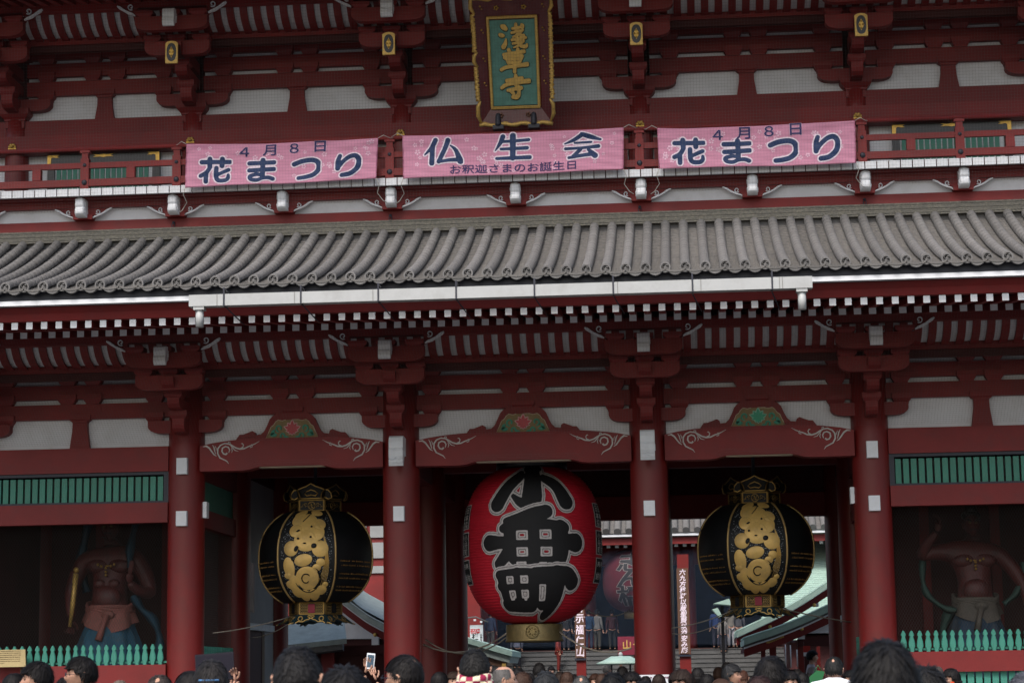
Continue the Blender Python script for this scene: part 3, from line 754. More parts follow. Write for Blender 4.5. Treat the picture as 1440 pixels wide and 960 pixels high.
for i in (1, 2, 3):
    a, b = COLS[i]+.33, COLS[i+1]-.33; m = (a+b)/2; W = (b-a)/2
    top = [(-W, 6.40), (-W+.25, 6.455), (-W+.6, 6.50), (-W+1.0, 6.53), (W-1.0, 6.53), (W-.6, 6.50), (W-.25, 6.455), (W, 6.40)]
    bot = [(W, 5.895), (W-.85, 5.89), (W-1.0, 5.905), (W-1.12, 5.94), (W-1.25, 5.965), (-W+1.25, 5.965), (-W+1.12, 5.94), (-W+1.0, 5.905), (-W+.85, 5.89), (-W, 5.895)]
    kb = part('rainbow_beam', MB().prism([(m+x, z) for x, z in top+bot], 41.70, 42.05), RED, gate)
    mb = MB()
    for dz_, yy in ((.03, 41.688), (.07, 41.692), (.115, 41.695)):
        L = W-1.25+dz_*1.2
        mb.ribbon([(m-L-.18, 5.94+dz_*.4), (m-L, 5.965+dz_), (m+L, 5.965+dz_), (m+L+.18, 5.94+dz_*.4)], [.008, .014, .014, .008], yy, 41.71)
    part('beam_moulding', mb, REDP, kb)
    part('beam_lip', MB().box(m-W+1.2, m+W-1.2, 41.75, 42.0, 5.945, 5.963), mat('bare wood lip %d' % i, (.4, .33, .25)), kb)
    # carved scrolls, photographed strokes in metres from the right end of the beam
    sc = .00174
    strokes = [([(705,530),(760,560),(800,575),(840,590),(880,610),(930,615),(980,600),(1020,575),(1060,552),(1110,545),(1160,565),(1190,605),(1192,660),(1165,710),(1110,737),(1085,750),(1062,782)], [4,12,14,18,20,22,20,22,22,20,20,22,22,20,16,14,5]),
        ([(1062,655),(1052,620),(1068,590),(1100,580),(1135,598),(1142,635),(1125,665),(1095,672),(1080,655)], [10,18,20,20,22,22,20,24,26]),
        ([(815,600),(790,592),(785,575),(800,562)], [12, 10, 8, 5]), ([(930,610),(898,595),(890,570),(905,550),(918,552)], [14,16,14,14,8]),
        ([(950,640),(990,628),(1015,600),(1040,575)], [4,12,14,10]), ([(1030,655),(1020,630),(1030,600)], [4,12,8]),
        ([(1205,690),(1235,670),(1265,630),(1290,595),(1325,570),(1365,578)], [6,18,20,24,26,8]), ([(1215,665),(1228,620),(1235,590),(1252,560)], [8,16,16,5]),
        ([(1208,620),(1210,595),(1222,572)], [8,10,4]), ([(1045,552),(1048,532),(1066,530),(1070,545)], [6,12,12,8])]
    for sg in (1, -1):
        mb = MB()
        for st, ww in strokes:
            mb.ribbon([(m+sg*(W-.03-(1385-x)*sc), 6.53-(z-495)*sc) for x, z in st], [q*sc*.85 for q in ww], 41.684, 41.702)
        part('carved_scroll', mb, CARVE, kb)
    # frog-leg strut with a painted flower
    def K(x, z): return (m+(x-395)*sc, 6.53-(z-482)*sc)
    half = [(395,188),(560,188),(620,213),(660,258),(690,330),(722,392),(762,430),(822,438),(832,402),(862,385),(920,408),(965,424),(1010,425),(1052,482)]
    full = half+[(790-x, z) for x, z in half[::-1][:-1]]
    ks = part('frog_leg_strut', MB().prism([K(*p) for p in full], 41.84, 42.0), RED, gate)
    b_ = MB(); block(b_, m, 41.80, 42.0, 7.02, 7.16, .44, .6); part('bearing_block', b_, RED, ks)
    ih = [(395,268),(470,268),(510,278),(560,268),(588,290),(610,325),(640,345),(668,410),(706,486)]
    inner = ih+[(790-x, z) for x, z in ih[::-1][:-1]]
    part('flower_panel', MB().prism([K(*p) for p in inner], 41.826, 41.845), OCHRE, ks)
    mb = MB(); rimp = [K(*p) for p in inner]
    mb.ribbon(rimp[:], [.016]*len(rimp), 41.815, 41.84); part('panel_rim', mb, mat('pale gilt rim %d' % i, (.42, .34, .24), .6), ks)
    PET = mat('flower petals %d' % i, (.42, .05, .06) if i < 3 else (.03, .28, .16), .5); PE2 = mat('petal edge %d' % i, (.6, .36, .36) if i < 3 else (.25, .5, .38), .5)
    LEAF = MATS.get('painted leaf') or mat('painted leaf', (.02, .22, .14), .5)
    fl, fe, lf = MB(), MB(), MB()
    def petal(mbx, cx, cz, ang, L, wd, y):
        c, s_ = math.cos(ang), math.sin(ang); P = []
        for t, q in ((0, .35), (.35, 1), (.7, .8), (1, 0), (.7, -.8), (.35, -1), (0, -.35)):
            P.append((cx+c*t*L-s_*q*wd/2, cz+s_*t*L+c*q*wd/2))
        mbx.prism(P, y, 41.83)
    fcx, fcz = K(397, 385)
    for kk, (a_, L, wd) in enumerate([(90, .19, .085), (55, .16, .08), (125, .16, .08), (22, .17, .075), (158, .17, .075), (-12, .12, .07), (192, .12, .07), (-55, .1, .07), (235, .1, .07), (-90, .1, .07)]):
        petal(fe, fcx, fcz, R(a_), L*1.12, wd*1.25, 41.815-kk*.0008); petal(fl, fcx, fcz, R(a_), L, wd*.85, 41.806-kk*.0008)
    for sg in (1, -1):
        for kx, kz, rr in ((545, 365, .075), (500, 450, .06)):
            cx_, cz_ = K(395+sg*(kx-395), kz); lf.ribbon(spiral(cx_, cz_, rr, -1.6, 4.0, 12, sg, .6), [.018]+[.040]*10+[.05], 41.808, 41.83)
        cx_, cz_ = K(395+sg*(570-395), 440); petal(lf, cx_, cz_, 0 if sg > 0 else math.pi, .15, .085, 41.806)
        cx_, cz_ = K(395+sg*(600-395), 380); petal(lf, cx_, cz_, R(-60 if sg > 0 else 240), .14, .07, 41.806)
        cx_, cz_ = K(395+sg*(430-395), 475); petal(lf, cx_, cz_, R(15 if sg > 0 else 165), .12, .05, 41.806)
    part('flower_edge', fe, PE2, ks); part('flower', fl, PET, ks); part('leaves', lf, LEAF, ks)
    part('panel_head', MB().box(a, b, 42.02, 42.1, 5.97, 6.5), REDD, gate)
# large white lion-like carved noses on the two middle pillars
for i in (2, 3):
    x = COLS[i]
    pr = [(41.7, 6.44), (41.30, 6.46), (41.22, 6.42), (41.185, 6.33), (41.20, 6.22), (41.17, 6.15), (41.175, 6.06), (41.20, 6.0), (41.18, 5.95), (41.19, 5.90), (41.21, 5.86), (41.30, 5.87), (41.36, 5.95), (41.44, 6.05), (41.55, 6.08), (41.7, 6.09)]
    mb = MB().prism(pr, x-.14, x+.14, 'x')
    for zc, sgn in ((6.2, 1), (6.02, 1), (5.94, 1)):
        for sg in (-1, 1):
            mb.tube([(x+sg*t*.14, 41.185-.012*math.sin(t*math.pi), zc-.035*math.sin(t*math.pi)) for t in (0, .25, .5, .75, 1)], .008, 5)
    mb.tube([(x+.141, p[0], p[1]) for p in spiral(41.36, 6.12, .07, -1, 5.5, 16)], .012, 5)
    part('carved_nose', mb, WPAINT, gate)
# rear and middle tie beams inside
for yy in (46.5, 51.):
    for i in (1, 2, 3):
        a, b = COLS[i]+.34, COLS[i+1]-.34
        part('inner_beam', MB().box(a, b, yy-.14, yy+.14, 5.42 if yy > 50 else 6.2, 5.98 if yy > 50 else 6.7), RED, gate)
        part('inner_panel', MB().box(a, b, yy-.05, yy+.05, 5.98 if yy > 50 else 6.7, 8.2), REDD, gate)
for x in COLS[1:5]:
    for y0_, y1_ in ((42.36, 46.1), (46.9, 50.6)):
        if x in (COLS[2], COLS[3]): part('cross_beam', MB().box(x-.13, x+.13, y0_, y1_, 5.9, 6.3), RED, gate)
for i in (0, 4):
    a, b = COLS[i]+.1, COLS[i+1]-.1
    part('rear_wall', MB().box(a, b, 50.9, 51.1, .2, 8.2), REDD, gate)
# white end blocks where beams pass the inner side of the outer pillars
part('white_beam_end', MB().box(COLS[1]+.35, COLS[1]+.43, 41.9, 42.12, 4.98, 5.3), WPAINT, gate)
part('white_beam_end', MB().box(COLS[4]-.43, COLS[4]-.35, 41.9, 42.12, 4.98, 5.3), WPAINT, gate)

# ================================================================== THINGS HUNG ON THE GATE
# --- bird nets
WIRE = mat('thin grey net wire', (.09, .09, .09), .7, .05)
def birdnet(x0, x1, A, B, p, label, w=.0020):
    """vertical wires from A=(y,z) up to B=(y,z); cross wires every p"""
    mb = MB(); x = x0
    L = math.hypot(B[0]-A[0], B[1]-A[1]); n = int(L/p)
    def q(x, t): return (x, A[0]+(B[0]-A[0])*t, A[1]+(B[1]-A[1])*t)
    while x < x1:
        a, b = q(x, 0), q(x, 1)
        mb.add([(a[0]-w/2, a[1], a[2]), (a[0]+w/2, a[1], a[2]), (a[0], a[1]-w, a[2]), (b[0]-w/2, b[1], b[2]), (b[0]+w/2, b[1], b[2]), (b[0], b[1]-w, b[2])], [(0, 2, 5, 3), (2, 1, 4, 5), (1, 0, 3, 4)])
        x += p
    for k in range(n+1):
        a, b = q(x0, k/n), q(x1, k/n); h = w/2
        mb.add([(a[0], a[1], a[2]-h), (a[0], a[1], a[2]+h), (a[0], a[1]-w, a[2]), (b[0], b[1], b[2]-h), (b[0], b[1], b[2]+h), (b[0], b[1]-w, b[2])], [(0, 2, 5, 3), (2, 1, 4, 5), (1, 0, 3, 4)])
    o = part('bird_net', mb, WIRE, None, fix=False, at=(CX, A[0], A[1])); tag(o, label, 'net'); o['kind'] = 'stuff'; del o['category']
birdnet(XL, XR, (40.3, 10.97), (39.6, 16.0), .060, 'fine square bird net in front of the balcony and upper storey')
birdnet(XL, XR, (41.55, 6.47), (38.64, 8.42), .058, 'fine square bird net slanting from the lower beams up to the lower rafter ends', .0020)

# --- name board
def put(o): return o
sgn = thing('name_board', 'tall gold framed green name board with three gilded characters above the banners', 'name board', (CX, 41.4, 12.75))
zb, zt = 12.72, 15.03; tilt = -.43
def sw(x, z, d=0.): return (CX+x, 41.55+tilt*(z-zb)-d, z)
def board(x0, x1, z0, z1, d0, d1, mb=None):
    mb = mb or MB()
    vs = [sw(x, z, d) for d in (d0, d1) for x, z in ((x0[0], z0), (x0[1], z0), (x1[1], z1), (x1[0], z1))]
    return mb.add(vs, [(0, 1, 2, 3), (7, 6, 5, 4), (0, 4, 5, 1), (1, 5, 6, 2), (2, 6, 7, 3), (3, 7, 4, 0)])
MAR = mat('maroon lacquer', (.085, .010, .013), .4, .12, 3, .1, dirt=((.2, .06, .05), .4, 4), coat=.2)
SGREEN = mat('weathered green board', (.10, .24, .20), .7, .18, 5, .2, dirt=((.06, .15, .12), .6, 6))
part('backing', board((-.70, .70), (-.73, .73), zb+.05, zt-.02, .02, .06), MAR, sgn)
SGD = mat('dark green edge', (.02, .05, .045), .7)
# flared frame: four sloping boards
def slab(pts, name, m):
    mb = MB(); vs = [sw(*p) for p in pts]; vs += [(x, y+.03, z) for x, y, z in vs]
    mb.add(vs, [(0, 1, 2, 3), (7, 6, 5, 4), (0, 4, 5, 1), (1, 5, 6, 2), (2, 6, 7, 3), (3, 7, 4, 0)])
    return part(name, mb, m, sgn)
xi, zi0, zi1 = .455, zb+.36, zt-.36; D0, D1 = .07, .2
slab([(-.72, zb, D1), (.72, zb, D1), (xi+.02, zi0, D0), (-xi-.02, zi0, D0)], 'frame_board', MAR)
slab([(-.76, zt, D1), (.76, zt, D1), (xi+.03, zi1, D0), (-xi-.03, zi1, D0)], 'frame_board', MAR)
slab([(-.72, zb, D1), (-xi-.02, zi0, D0), (-xi-.03, zi1, D0), (-.76, zt, D1)], 'frame_board', MAR)
slab([(.72, zb, D1), (xi+.02, zi0, D0), (xi+.03, zi1, D0), (.76, zt, D1)], 'frame_board', MAR)
part('green_field', board((-xi, xi), (-xi-.01, xi+.01), zi0+.01, zi1-.01, .06, .085), SGREEN, sgn)
for a, b in (((-xi-.04, zi0-.04), (xi+.04, zi0-.04)), ((-xi-.05, zi1+.03), (xi+.05, zi1+.03)), ((-xi-.02, zi0-.03), (-xi-.03, zi1+.03)), ((xi+.02, zi0-.03), (xi+.03, zi1+.03))):
    part('gold_moulding', MB().tube([sw(a[0], a[1], .11), sw(b[0], b[1], .11)], .032, 6, smooth=False), GOLDP, sgn)
# carved gold edge: wavy beads down both sides, flat ends
rnd = random.Random(3)
for sg in (-1, 1):
    z = zt; e = MB()
    def ex(z): return .72+.04*(z-zb)/(zt-zb)
    z = zb+.02
    while z < zt:
        t = (z-zb)/(zt-zb)
        L = .42 if t < .12 or t > .86 else rnd.choice((.07, .09, .07, .1, .07, .28 if .4 < t < .65 else .08))
        L = min(L, zt-z+.05); q = .035+rnd.random()*.02
        pts = [sw(sg*(ex(z)+dx), zz, .2) for dx, zz in ((-.02, z), (q*.3, z+L*.05), (q, z+L*.35), (q*.9, z+L*.75), (0, z+L*.97), (-.02, z+L))]
        e.tube([pts[0], pts[2], pts[3], pts[5]], [.026, .045, .042, .024], 7)
        z += L
    part('carved_edge', e, GOLDP, sgn)
for zz, sx in ((zb-.01, .74), (zt, .8)):
    e = MB(); n = 14
    e.tube([sw(-sx+2*sx*i/n, zz+.02*math.sin(i*1.7), .2) for i in range(n+1)], [.04+.012*(i % 2) for i in range(n+1)], 7)
    part('carved_edge', e, GOLDP, sgn)
for z, sx in ((zb+.75, .6), (zb+1.2, .6), (zb+1.72, .61), (zb+2.15, .62)):
    for sg in (-1, 1):
        e = MB(); e.sphere(sw(sg*sx, z+.03, .16), .022, 8, 5); e.sphere(sw(sg*sx+.03, z-.02, .16), .018, 8, 5); part('gold_stud', e, GOLD, sgn)
for sx, z in ((-.3, zb+.17), (.25, zb+.17), (-.3, zt-.17), (.25, zt-.17)):
    e = MB()
    for a in range(5): e.sphere(sw(sx+.035*math.cos(a*1.257), z+.03*math.sin(a*1.257), .17), .022, 8, 5)
    part('gold_stud', e, GOLD if z > 14 else mat('dull bronze %d' % int(sx*100), (.16, .07, .04), .5), sgn)
for sx in (-.36, .36):
    part('iron_bracket', MB().lathe([(.05, -.02), (.06, .02), (.05, .2), (.035, .24)], 12, (CX+sx, 41.28, 12.68)).box(CX+sx-.11, CX+sx+.11, 41.25, 41.45, 12.6, 12.68), NAVY, sgn)
KANJI = {
 '淺': [[(293,150,22),(308,158,36),(322,172,26)],[(282,216,20),(292,222,28),(306,226,18)],[(325,255,10),(320,290,26),(308,316,32)],
   [(390,138,20),(394,180,20),(415,222,20),(448,228,14)],[(368,172,16),(440,160,18)],[(362,205,14),(418,192,18)],[(438,185,18),(410,215,16),(372,240,10)],[(430,142,16),(440,150,16)],
   [(365,262,16),(460,248,18)],[(400,235,18),(402,270,20),(430,312,22),(462,318,24),(470,300,10)],[(372,292,14),(428,280,18)],[(445,275,18),(415,305,14),(378,325,8)]],
 '草': [[(345,342,26),(352,362,26),(360,378,18)],[(408,340,24),(404,372,24)],[(312,378,22),(350,372,18),(450,358,24)],
   [(318,402,24),(438,394,22)],[(328,402,20),(344,448,18)],[(438,396,22),(422,444,20)],[(346,424,10),(420,420,10)],[(345,447,16),(424,442,16)],
   [(296,498,22),(330,480,22),(400,472,22),(474,462,30)],[(388,440,24),(388,518,24)]],
 '寺': [[(396,552,26),(398,625,24)],[(334,588,22),(440,574,26)],[(302,645,22),(330,622,24),(400,608,22),(488,596,32)],[(344,666,20),(436,650,24)],
   [(416,640,24),(420,690,26),(408,722,30),(378,722,22)],[(364,674,20),(384,694,24)]]}
def sgmap(x, y): return ((x-(356+.055*y))*.0029, zi0+.02+(780-y)*.00228)
for ch, st in KANJI.items():
    S_ = [[(*sgmap(x, y), w_*.0026) for x, y, w_ in s_] for s_ in st]
    bm = solid(brush(S_, .004, step=.0105), .03)
    text_part('gilded_character', bm, lambda x, y, d: Vector(sw(x, y, .095+d)), GOLDP, sgn)
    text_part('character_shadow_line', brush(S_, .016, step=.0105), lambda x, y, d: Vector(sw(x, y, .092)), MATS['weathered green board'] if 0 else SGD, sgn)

# --- banners
PINK = mat('pink banner cloth', (.54, .235, .34), .8, .06, 2, .12, 3)
NVY = mat('navy print', (.010, .030, .095), .7, .1, 4); NVY2 = mat('violet navy print', (.03, .02, .10), .7, .1, 4)
BWH = mat('white print', (.72, .62, .70), .8, .05)
CORD = mat('pale cord', (.40, .38, .35), .8, .1)
def banner(pts, label, lines, seed, big=(), group='pink festival banners'):
    (x0, zt0), (x1, zt1), (x1b, zb1), (x0b, zb0) = pts
    Yb = 40.40; rr = random.Random(seed); ph = [rr.random()*6 for _ in range(8)]
    def pos(u, v):
        X = (x0b+(x1b-x0b)*u)*(1-v)+(x0+(x1-x0)*u)*v
        Z = (zb0+(zb1-zb0)*u)*(1-v)+(zt0+(zt1-zt0)*u)*v
        Z -= .03*math.sin(math.pi*u)*v+.012*math.sin(u*9+ph[0])*(1-v)*.6
        d = .018*math.sin(u*7+v*2+ph[1])+.010*math.sin(u*17-v*5+ph[2])+.007*math.sin((u+v)*31+ph[3])*(.3+abs(u-.5))
        d += .02*math.sin(18*(v-.9)-10*u+ph[4])*math.exp(-((u-.0)**2+(v-1)**2)*9)+.02*math.sin(22*(v-.9)+14*(1-u)+ph[5])*math.exp(-((u-1)**2+(v-1)**2)*9)
        return Vector((X, Yb+d, Z))
    W = x1-x0; H = zt0-zb0
    t = thing('banner', label, 'banner', ((x0+x1)/2, Yb, zb0), group)
    mb = MB(); nu, nv = 110, 26
    vs = [pos(i/nu, j/nv) for j in range(nv+1) for i in range(nu+1)]+[pos(i/nu, j/nv)+Vector((0, .004, 0)) for j in range(nv+1) for i in range(nu+1)]
    M = (nu+1)*(nv+1); fs = []
    for j in range(nv):
        for i in range(nu):
            a = j*(nu+1)+i; fs.append((a, a+1, a+nu+2, a+nu+1)); fs.append((M+a, M+a+nu+1, M+a+nu+2, M+a+1))
    for i in range(nu): fs.append((i+1, i, M+i, M+i+1)); a = nv*(nu+1)+i; fs.append((a, a+1, M+a+1, M+a))
    for j in range(nv): a = j*(nu+1); fs.append((a, a+nu+1, M+a+nu+1, M+a)); a += nu; fs.append((a+nu+1, a, M+a, M+a+nu+1))
    mb.add(vs, fs, True); part('cloth', mb, PINK, t, fix=False)
    def F2(k): return lambda x, y, d: pos(x/W, y/H)-Vector((0, k, 0))
    for st in big:
        sw_ = brush(st, .026, step=.013); text_part('print_outline', sw_, F2(.006), BWH, t)
        text_part('print', brush(st, 0, step=.013), F2(.010), NVY, t)
    def F(cu, cv, k): return lambda x, y, d: pos(cu+x/W, cv+y/H)-Vector((0, k, 0))
    for ch, cu, cv, sz, off, m, edge, sx in lines:
        if edge: text_part('print_outline', text_bm(ch, sz, off+edge, 0, 3, cut=.09, sx=sx), F(cu, cv, .006), BWH, t)
        text_part('print', text_bm(ch, sz, off, 0, 3, cut=.09, sx=sx), F(cu, cv, .010), m, t)
    fl = MB(); n = 0
    while n < 46:
        cu, cv = rr.uniform(.03, .97), rr.uniform(.08, .92); s_ = rr.uniform(.035, .062); a0 = rr.random()*6; n += 1
        for k in range(5):
            a = a0+k*1.2566; vs = []
            for tt, q in ((.2, 0), (.6, .32), (1., .16), (.86, 0), (1., -.16), (.6, -.32)):
                c, s2 = math.cos(a), math.sin(a); vs.append(pos(cu+(c*tt-s2*q)*s_/W, cv+(s2*tt+c*q)*s_/H)-Vector((0, .004, 0)))
            fl.add(vs, [(0, 1, 2, 3, 4, 5)])
    o = part('blossom_print', fl, mat('pale blossom print %d' % seed, (.70, .47, .58), .8), t, fix=False); o['kind'] = 'stuff'
    hem = MB()
    for u in (.003, .997): hem.tube([pos(u, v/6)-Vector((0, .003, 0)) for v in range(7)], .006, 4)
    part('hem', hem, mat('pink hem %d' % seed, (.42, .12, .21), .8), t)
    for u, v, sg in ((0, 1, -1), (1, 1, 1), (0, 0, -1), (1, 0, 1)):
        p = pos(u, v)
        if v: pts_ = [p, p+Vector((sg*.1, .02, .06)), p+Vector((sg*.22, .16, .03)), p+Vector((sg*.26, .24, .05))]
        else: pts_ = [p, p+Vector((sg*.05, .05, -.12)), p+Vector((sg*.0, .15, -.26)), p+Vector((sg*.1, .2, -.4)), p+Vector((sg*.18, .25, -.44))]
        part('tie_cord', MB().tube(pts_, .008, 5), CORD, t)
    return t
DATE = [('４', .305, .80), ('月', .435, .83), ('８', .565, .85), ('日', .70, .87)]
def hana(e=0.): return [(c, u, v, .262, .022, NVY2, .012, 1.25) for c, u, v in DATE]
def conv(st, x0, yb0, yb1, yt0, yt1, w, W, H):
    out = []
    for s_ in st:
        q = []
        for x, y, ww in s_:
            u = (x-x0)/w; b_, t_ = yb0+(yb1-yb0)*u, yt0+(yt1-yt0)*u
            q.append((u*W, (b_-y)/(b_-t_)*H, ww*W/w))
        out.append(q)
    return out
HANA = [[[(178,234,32),(370,230,32)],[(233,212,34),(234,262,34)],[(319,210,34),(318,258,34)],[(236,268,30),(212,305,30),(172,328,30)],[(209,315,32),(208,366,32)],
   [(279,275,32),(279,335,32),(296,360,30),(340,360,30),(360,345,28),(362,322,22)],[(362,286,28),(320,305,26),(286,322,24)]],
  [[(506,238,32),(676,230,32)],[(508,290,32),(676,279,32)],[(598,212,34),(600,300,34),(600,335,30)],[(600,325,26),(560,318,26),(515,332,30),(520,354,28),(560,360,28),(598,345,26),(640,340,28),(670,350,30)]],
  [[(815,244,34),(870,222,34),(940,214,34),(980,235,36),(984,285,36),(950,322,34),(900,338,32),(848,345,30)]],
  [[(1130,192,30),(1118,235,34),(1118,285,34)],[(1120,282,28),(1148,240,30),(1195,200,32),(1238,192,34),(1262,225,36),(1252,280,36),(1205,322,34),(1148,334,32)]]]
HANA = [conv(c_, 65, 405, 365, 120, 70, 1325, 3.86, .86) for c_ in HANA]
BUS = [[[(264,104,28),(240,150,26),(198,196,8)],[(246,145,28),(240,246,32)],[(338,104,30),(318,160,28),(282,236,26)],[(284,238,16),(340,226,22),(405,222,26)],[(352,135,10),(385,165,24),(412,232,38)]],
  [[(668,78,30),(650,120,24),(620,166,6)],[(665,108,18),(760,102,20),(822,98,22)],[(655,154,16),(812,148,24)],[(630,213,20),(828,206,26)],[(728,72,36),(726,210,34)]],
  [[(1142,70,26),(1095,102,22),(1036,128,8)],[(1140,68,26),(1190,84,28),(1250,102,16)],[(1098,122,14),(1195,118,16)],[(1042,158,18),(1135,154,18),(1238,146,24)],[(1132,162,24),(1088,206,24)],[(1062,214,18),(1150,200,24),(1215,194,24)],[(1180,166,20),(1218,204,36)]]]
BUS = [conv(c_, 65, 335, 290, 88, 38, 1325, 4.37, .85) for c_ in BUS]
def bn(px): return [(lambda P: (P.x, P.z))(spot(x, y, 40.4)) for x, y in px]
banner(bn([(262, 203), (531, 193), (528, 250), (260, 264)]), 'pink festival banner tied to the railing left of the name board', hana(), 11, HANA)
banner(bn([(565, 189), (878, 178), (878, 237), (566, 250)]), 'widest pink festival banner, with two rows of writing, below the name board',
       [('お釈迦さまのお誕生日', .50, .16, .20, .010, NVY2, 0, 1.28)], 12, BUS)
banner(bn([(925, 179), (1202, 170), (1204, 230), (928, 236)]), 'pink festival banner tied to the railing right of the name board', hana(), 13, HANA)

# --- great red paper lantern
LX, LY, LZ = CX, 44., 4.44; LR, LH = 1.435, 1.66
def lr(z):
    t = min(1, abs((z-LZ)/LH)); return LR*max(0, (1-t**2.75))**(1/2.5)
LRED = mat('red lantern paper', (.42, .008, .022), .6, .10, 1.2, .15, 18, dirt=((.25, .006, .015), .5, 2.5))
lan = thing('paper_lantern', 'giant red paper lantern with huge black characters hanging in the middle passage', 'lantern', (LX, LY, 2.45))
mb = MB(); prof = []; nz = 58
for i in range(nz*4+1):
    z = LZ-LH*.985+2*LH*.985*i/(nz*4); r = lr(z)
    prof.append((r-.018*abs(math.sin(math.pi*i/4))**.7, z))
mb.lathe(prof, 72, (LX, LY, 0)); part('lantern_body', mb, LRED, lan)
part('top_ring', MB().lathe([(.70, 5.98), (.74, 6.0), (.74, 6.16), (.6, 6.2)], 40, (LX, LY, 0)), BLACK, lan)
BRASS = mat('aged brass', (.22, .165, .07), .5, .25, 4, .2, 20, metal=.6, dirt=((.10, .10, .06), .6, 3))
br = part('bottom_ring', MB().lathe([(.50, 2.80), (.58, 2.80), (.585, 2.78), (.585, 2.50), (.60, 2.48), (.60, 2.45), (.5, 2.44), (.5, 2.80)], 40, (LX, LY, 0)), BRASS, lan)
cr = MB(); zc_ = 2.645
cr.tube([(LX+.13*math.cos(a), LY-.595-.0, zc_+.13*math.sin(a)) for a in [i*math.pi/12 for i in range(25)]], .012, 5)
cr.prism([(LX+.1*math.cos(a), zc_+.1*math.sin(a)) for a in [i*math.pi/8 for i in range(16)]], LY-.598, LY-.57)
for a in range(8): cr.sphere((LX+.07*math.cos(a*.785), LY-.6, zc_+.07*math.sin(a*.785)), .02, 8, 5)
part('crest', cr, BRASS, br)
part('hanging_chain', MB().tube([(LX, LY, 6.1), (LX, LY, 8.2)], .06, 8), NAVY, lan)
def onl(cu, cz, k, a0=0.):
    def f(x, y, d):
        z = cz+y; r = lr(z)+k; ang = (cu+x)/LR
        return Vector((LX+r*math.sin(ang), LY-r*math.cos(ang), z))
    return f
LBLK = mat('black ink', (.006, .006, .007), .7, .2, 5); LGRY = mat('grey ink edge', (.16, .145, .14), .7, .3, 9, dirt=((.05, .05, .05), .7, 14))
LG2 = mat('pale ink edge', (.48, .45, .44), .8, .15, 9, dirt=((.18, .17, .17), .6, 14))
view_a = math.atan2(-LX, LY)   # the characters face the front of the gate
LK = {'小': ([[(352,72,26),(400,76,36),(452,70,22)],[(398,80,86),(396,150,82),(392,215,84),(388,240,50)],[(400,240,46),(345,238,34),(300,205,10)],[(320,112,46),(268,160,56),(228,238,62)],[(462,124,30),(520,160,52),(552,230,66)]], ()),
 '舟': ([[(455,278,50),(400,292,56),(330,306,34),(275,318,22)],[(262,350,30),(330,346,40),(430,338,44),(530,352,46)],[(292,360,52),(290,440,50),(238,508,34)],[(515,350,60),(520,440,62),(505,510,44),(470,525,22),(435,488,20)],
   [(200,412,62),(260,412,44),(400,415,46),(520,410,46),(580,416,74)],[(310,488,40),(400,478,60),(480,490,40)],[(300,380,40),(400,390,46),(500,380,40)],[(300,450,44),(400,455,50),(500,450,44)],[(398,350,64),(398,490,56)]], ((345,382,42,32),(450,380,42,32),(345,456,40,30),(453,456,42,32),(340,511,34,14),(437,516,26,18))),
 '町': ([[(240,558,36),(330,552,40),(420,556,40)],[(244,560,34),(250,640,34),(252,690,36)],[(240,690,38),(330,694,40),(380,694,40)],[(318,550,40),(318,690,40)],[(240,608,34),(400,608,36)],[(384,560,40),(386,690,44)],[(400,545,30),(480,548,44),(545,552,50),(572,590,62)],[(500,560,76),(496,660,76),(480,720,48),(452,735,20)],[(440,560,60),(440,680,54)]],
   ((283,578,24,24),(350,577,26,24),(287,641,22,24),(350,640,26,26),(437,636,22,62)))}
def lkm(x, y): return (LR*math.asin(max(-.97, min(.97, (x-388)/3.2/101))), 2.80+(768-y)*.00452)
for ch, (st, ho) in LK.items():
    S_ = [[(*lkm(x, y), w_*.0045) for x, y, w_ in s_] for s_ in st]
    H_ = [(*lkm(x, y), a_*.0045+.10, b_*.0045+.10) for x, y, a_, b_ in ho]
    for nm, gr, k, m, wb_ in (('lantern_character_edge', .098, .004, LG2, .003), ('lantern_character_edge', .076, .007, LGRY, .004), ('lantern_character_edge', .060, .010, LG2, .003), ('lantern_character', .026, .014, LBLK, .002)):
        text_part(nm, brush(S_, gr, H_, .021, wb_), onl(.08, 0, k+.011*'小舟町'.index(ch)), m, lan)
def patch(mb, u0, u1, z0, z1, k, n=5):
    f = onl(0, 0, k); vs = [f(u0+(u1-u0)*i/n, z0+(z1-z0)*j/8, 0) for j in range(9) for i in range(n+1)]
    mb.add(vs, [(j*(n+1)+i, j*(n+1)+i+1, (j+1)*(n+1)+i+1, (j+1)*(n+1)+i) for j in range(8) for i in range(n)])
for sg in (-1, 1):
    for (z0, z1), tx in (((4.74, 5.24), '日本橋'), ((4.18, 4.68), '小舟町'), ((3.60, 4.12), '奉納')):
        uc = sg*1.86+.08; mb = MB(); patch(mb, uc-.24, uc+.24, z0, z1, .004); o = part('side_label', mb, LG2, lan, fix=False)
        mb = MB(); patch(mb, uc-.215, uc+.215, z0+.02, z1-.02, .009); part('label_field', mb, LBLK, o, fix=False)
        for q in (-.1, .1):
            for kk, ch in enumerate(tx):
                s_ = .44/len(tx)
                text_part('label_character', text_bm(ch, min(s_, .16), .012, 0, 2, cut=.06, sx=1.15), onl(uc+q, z1-.04-s_*(kk+.5), .014), LG2, o)

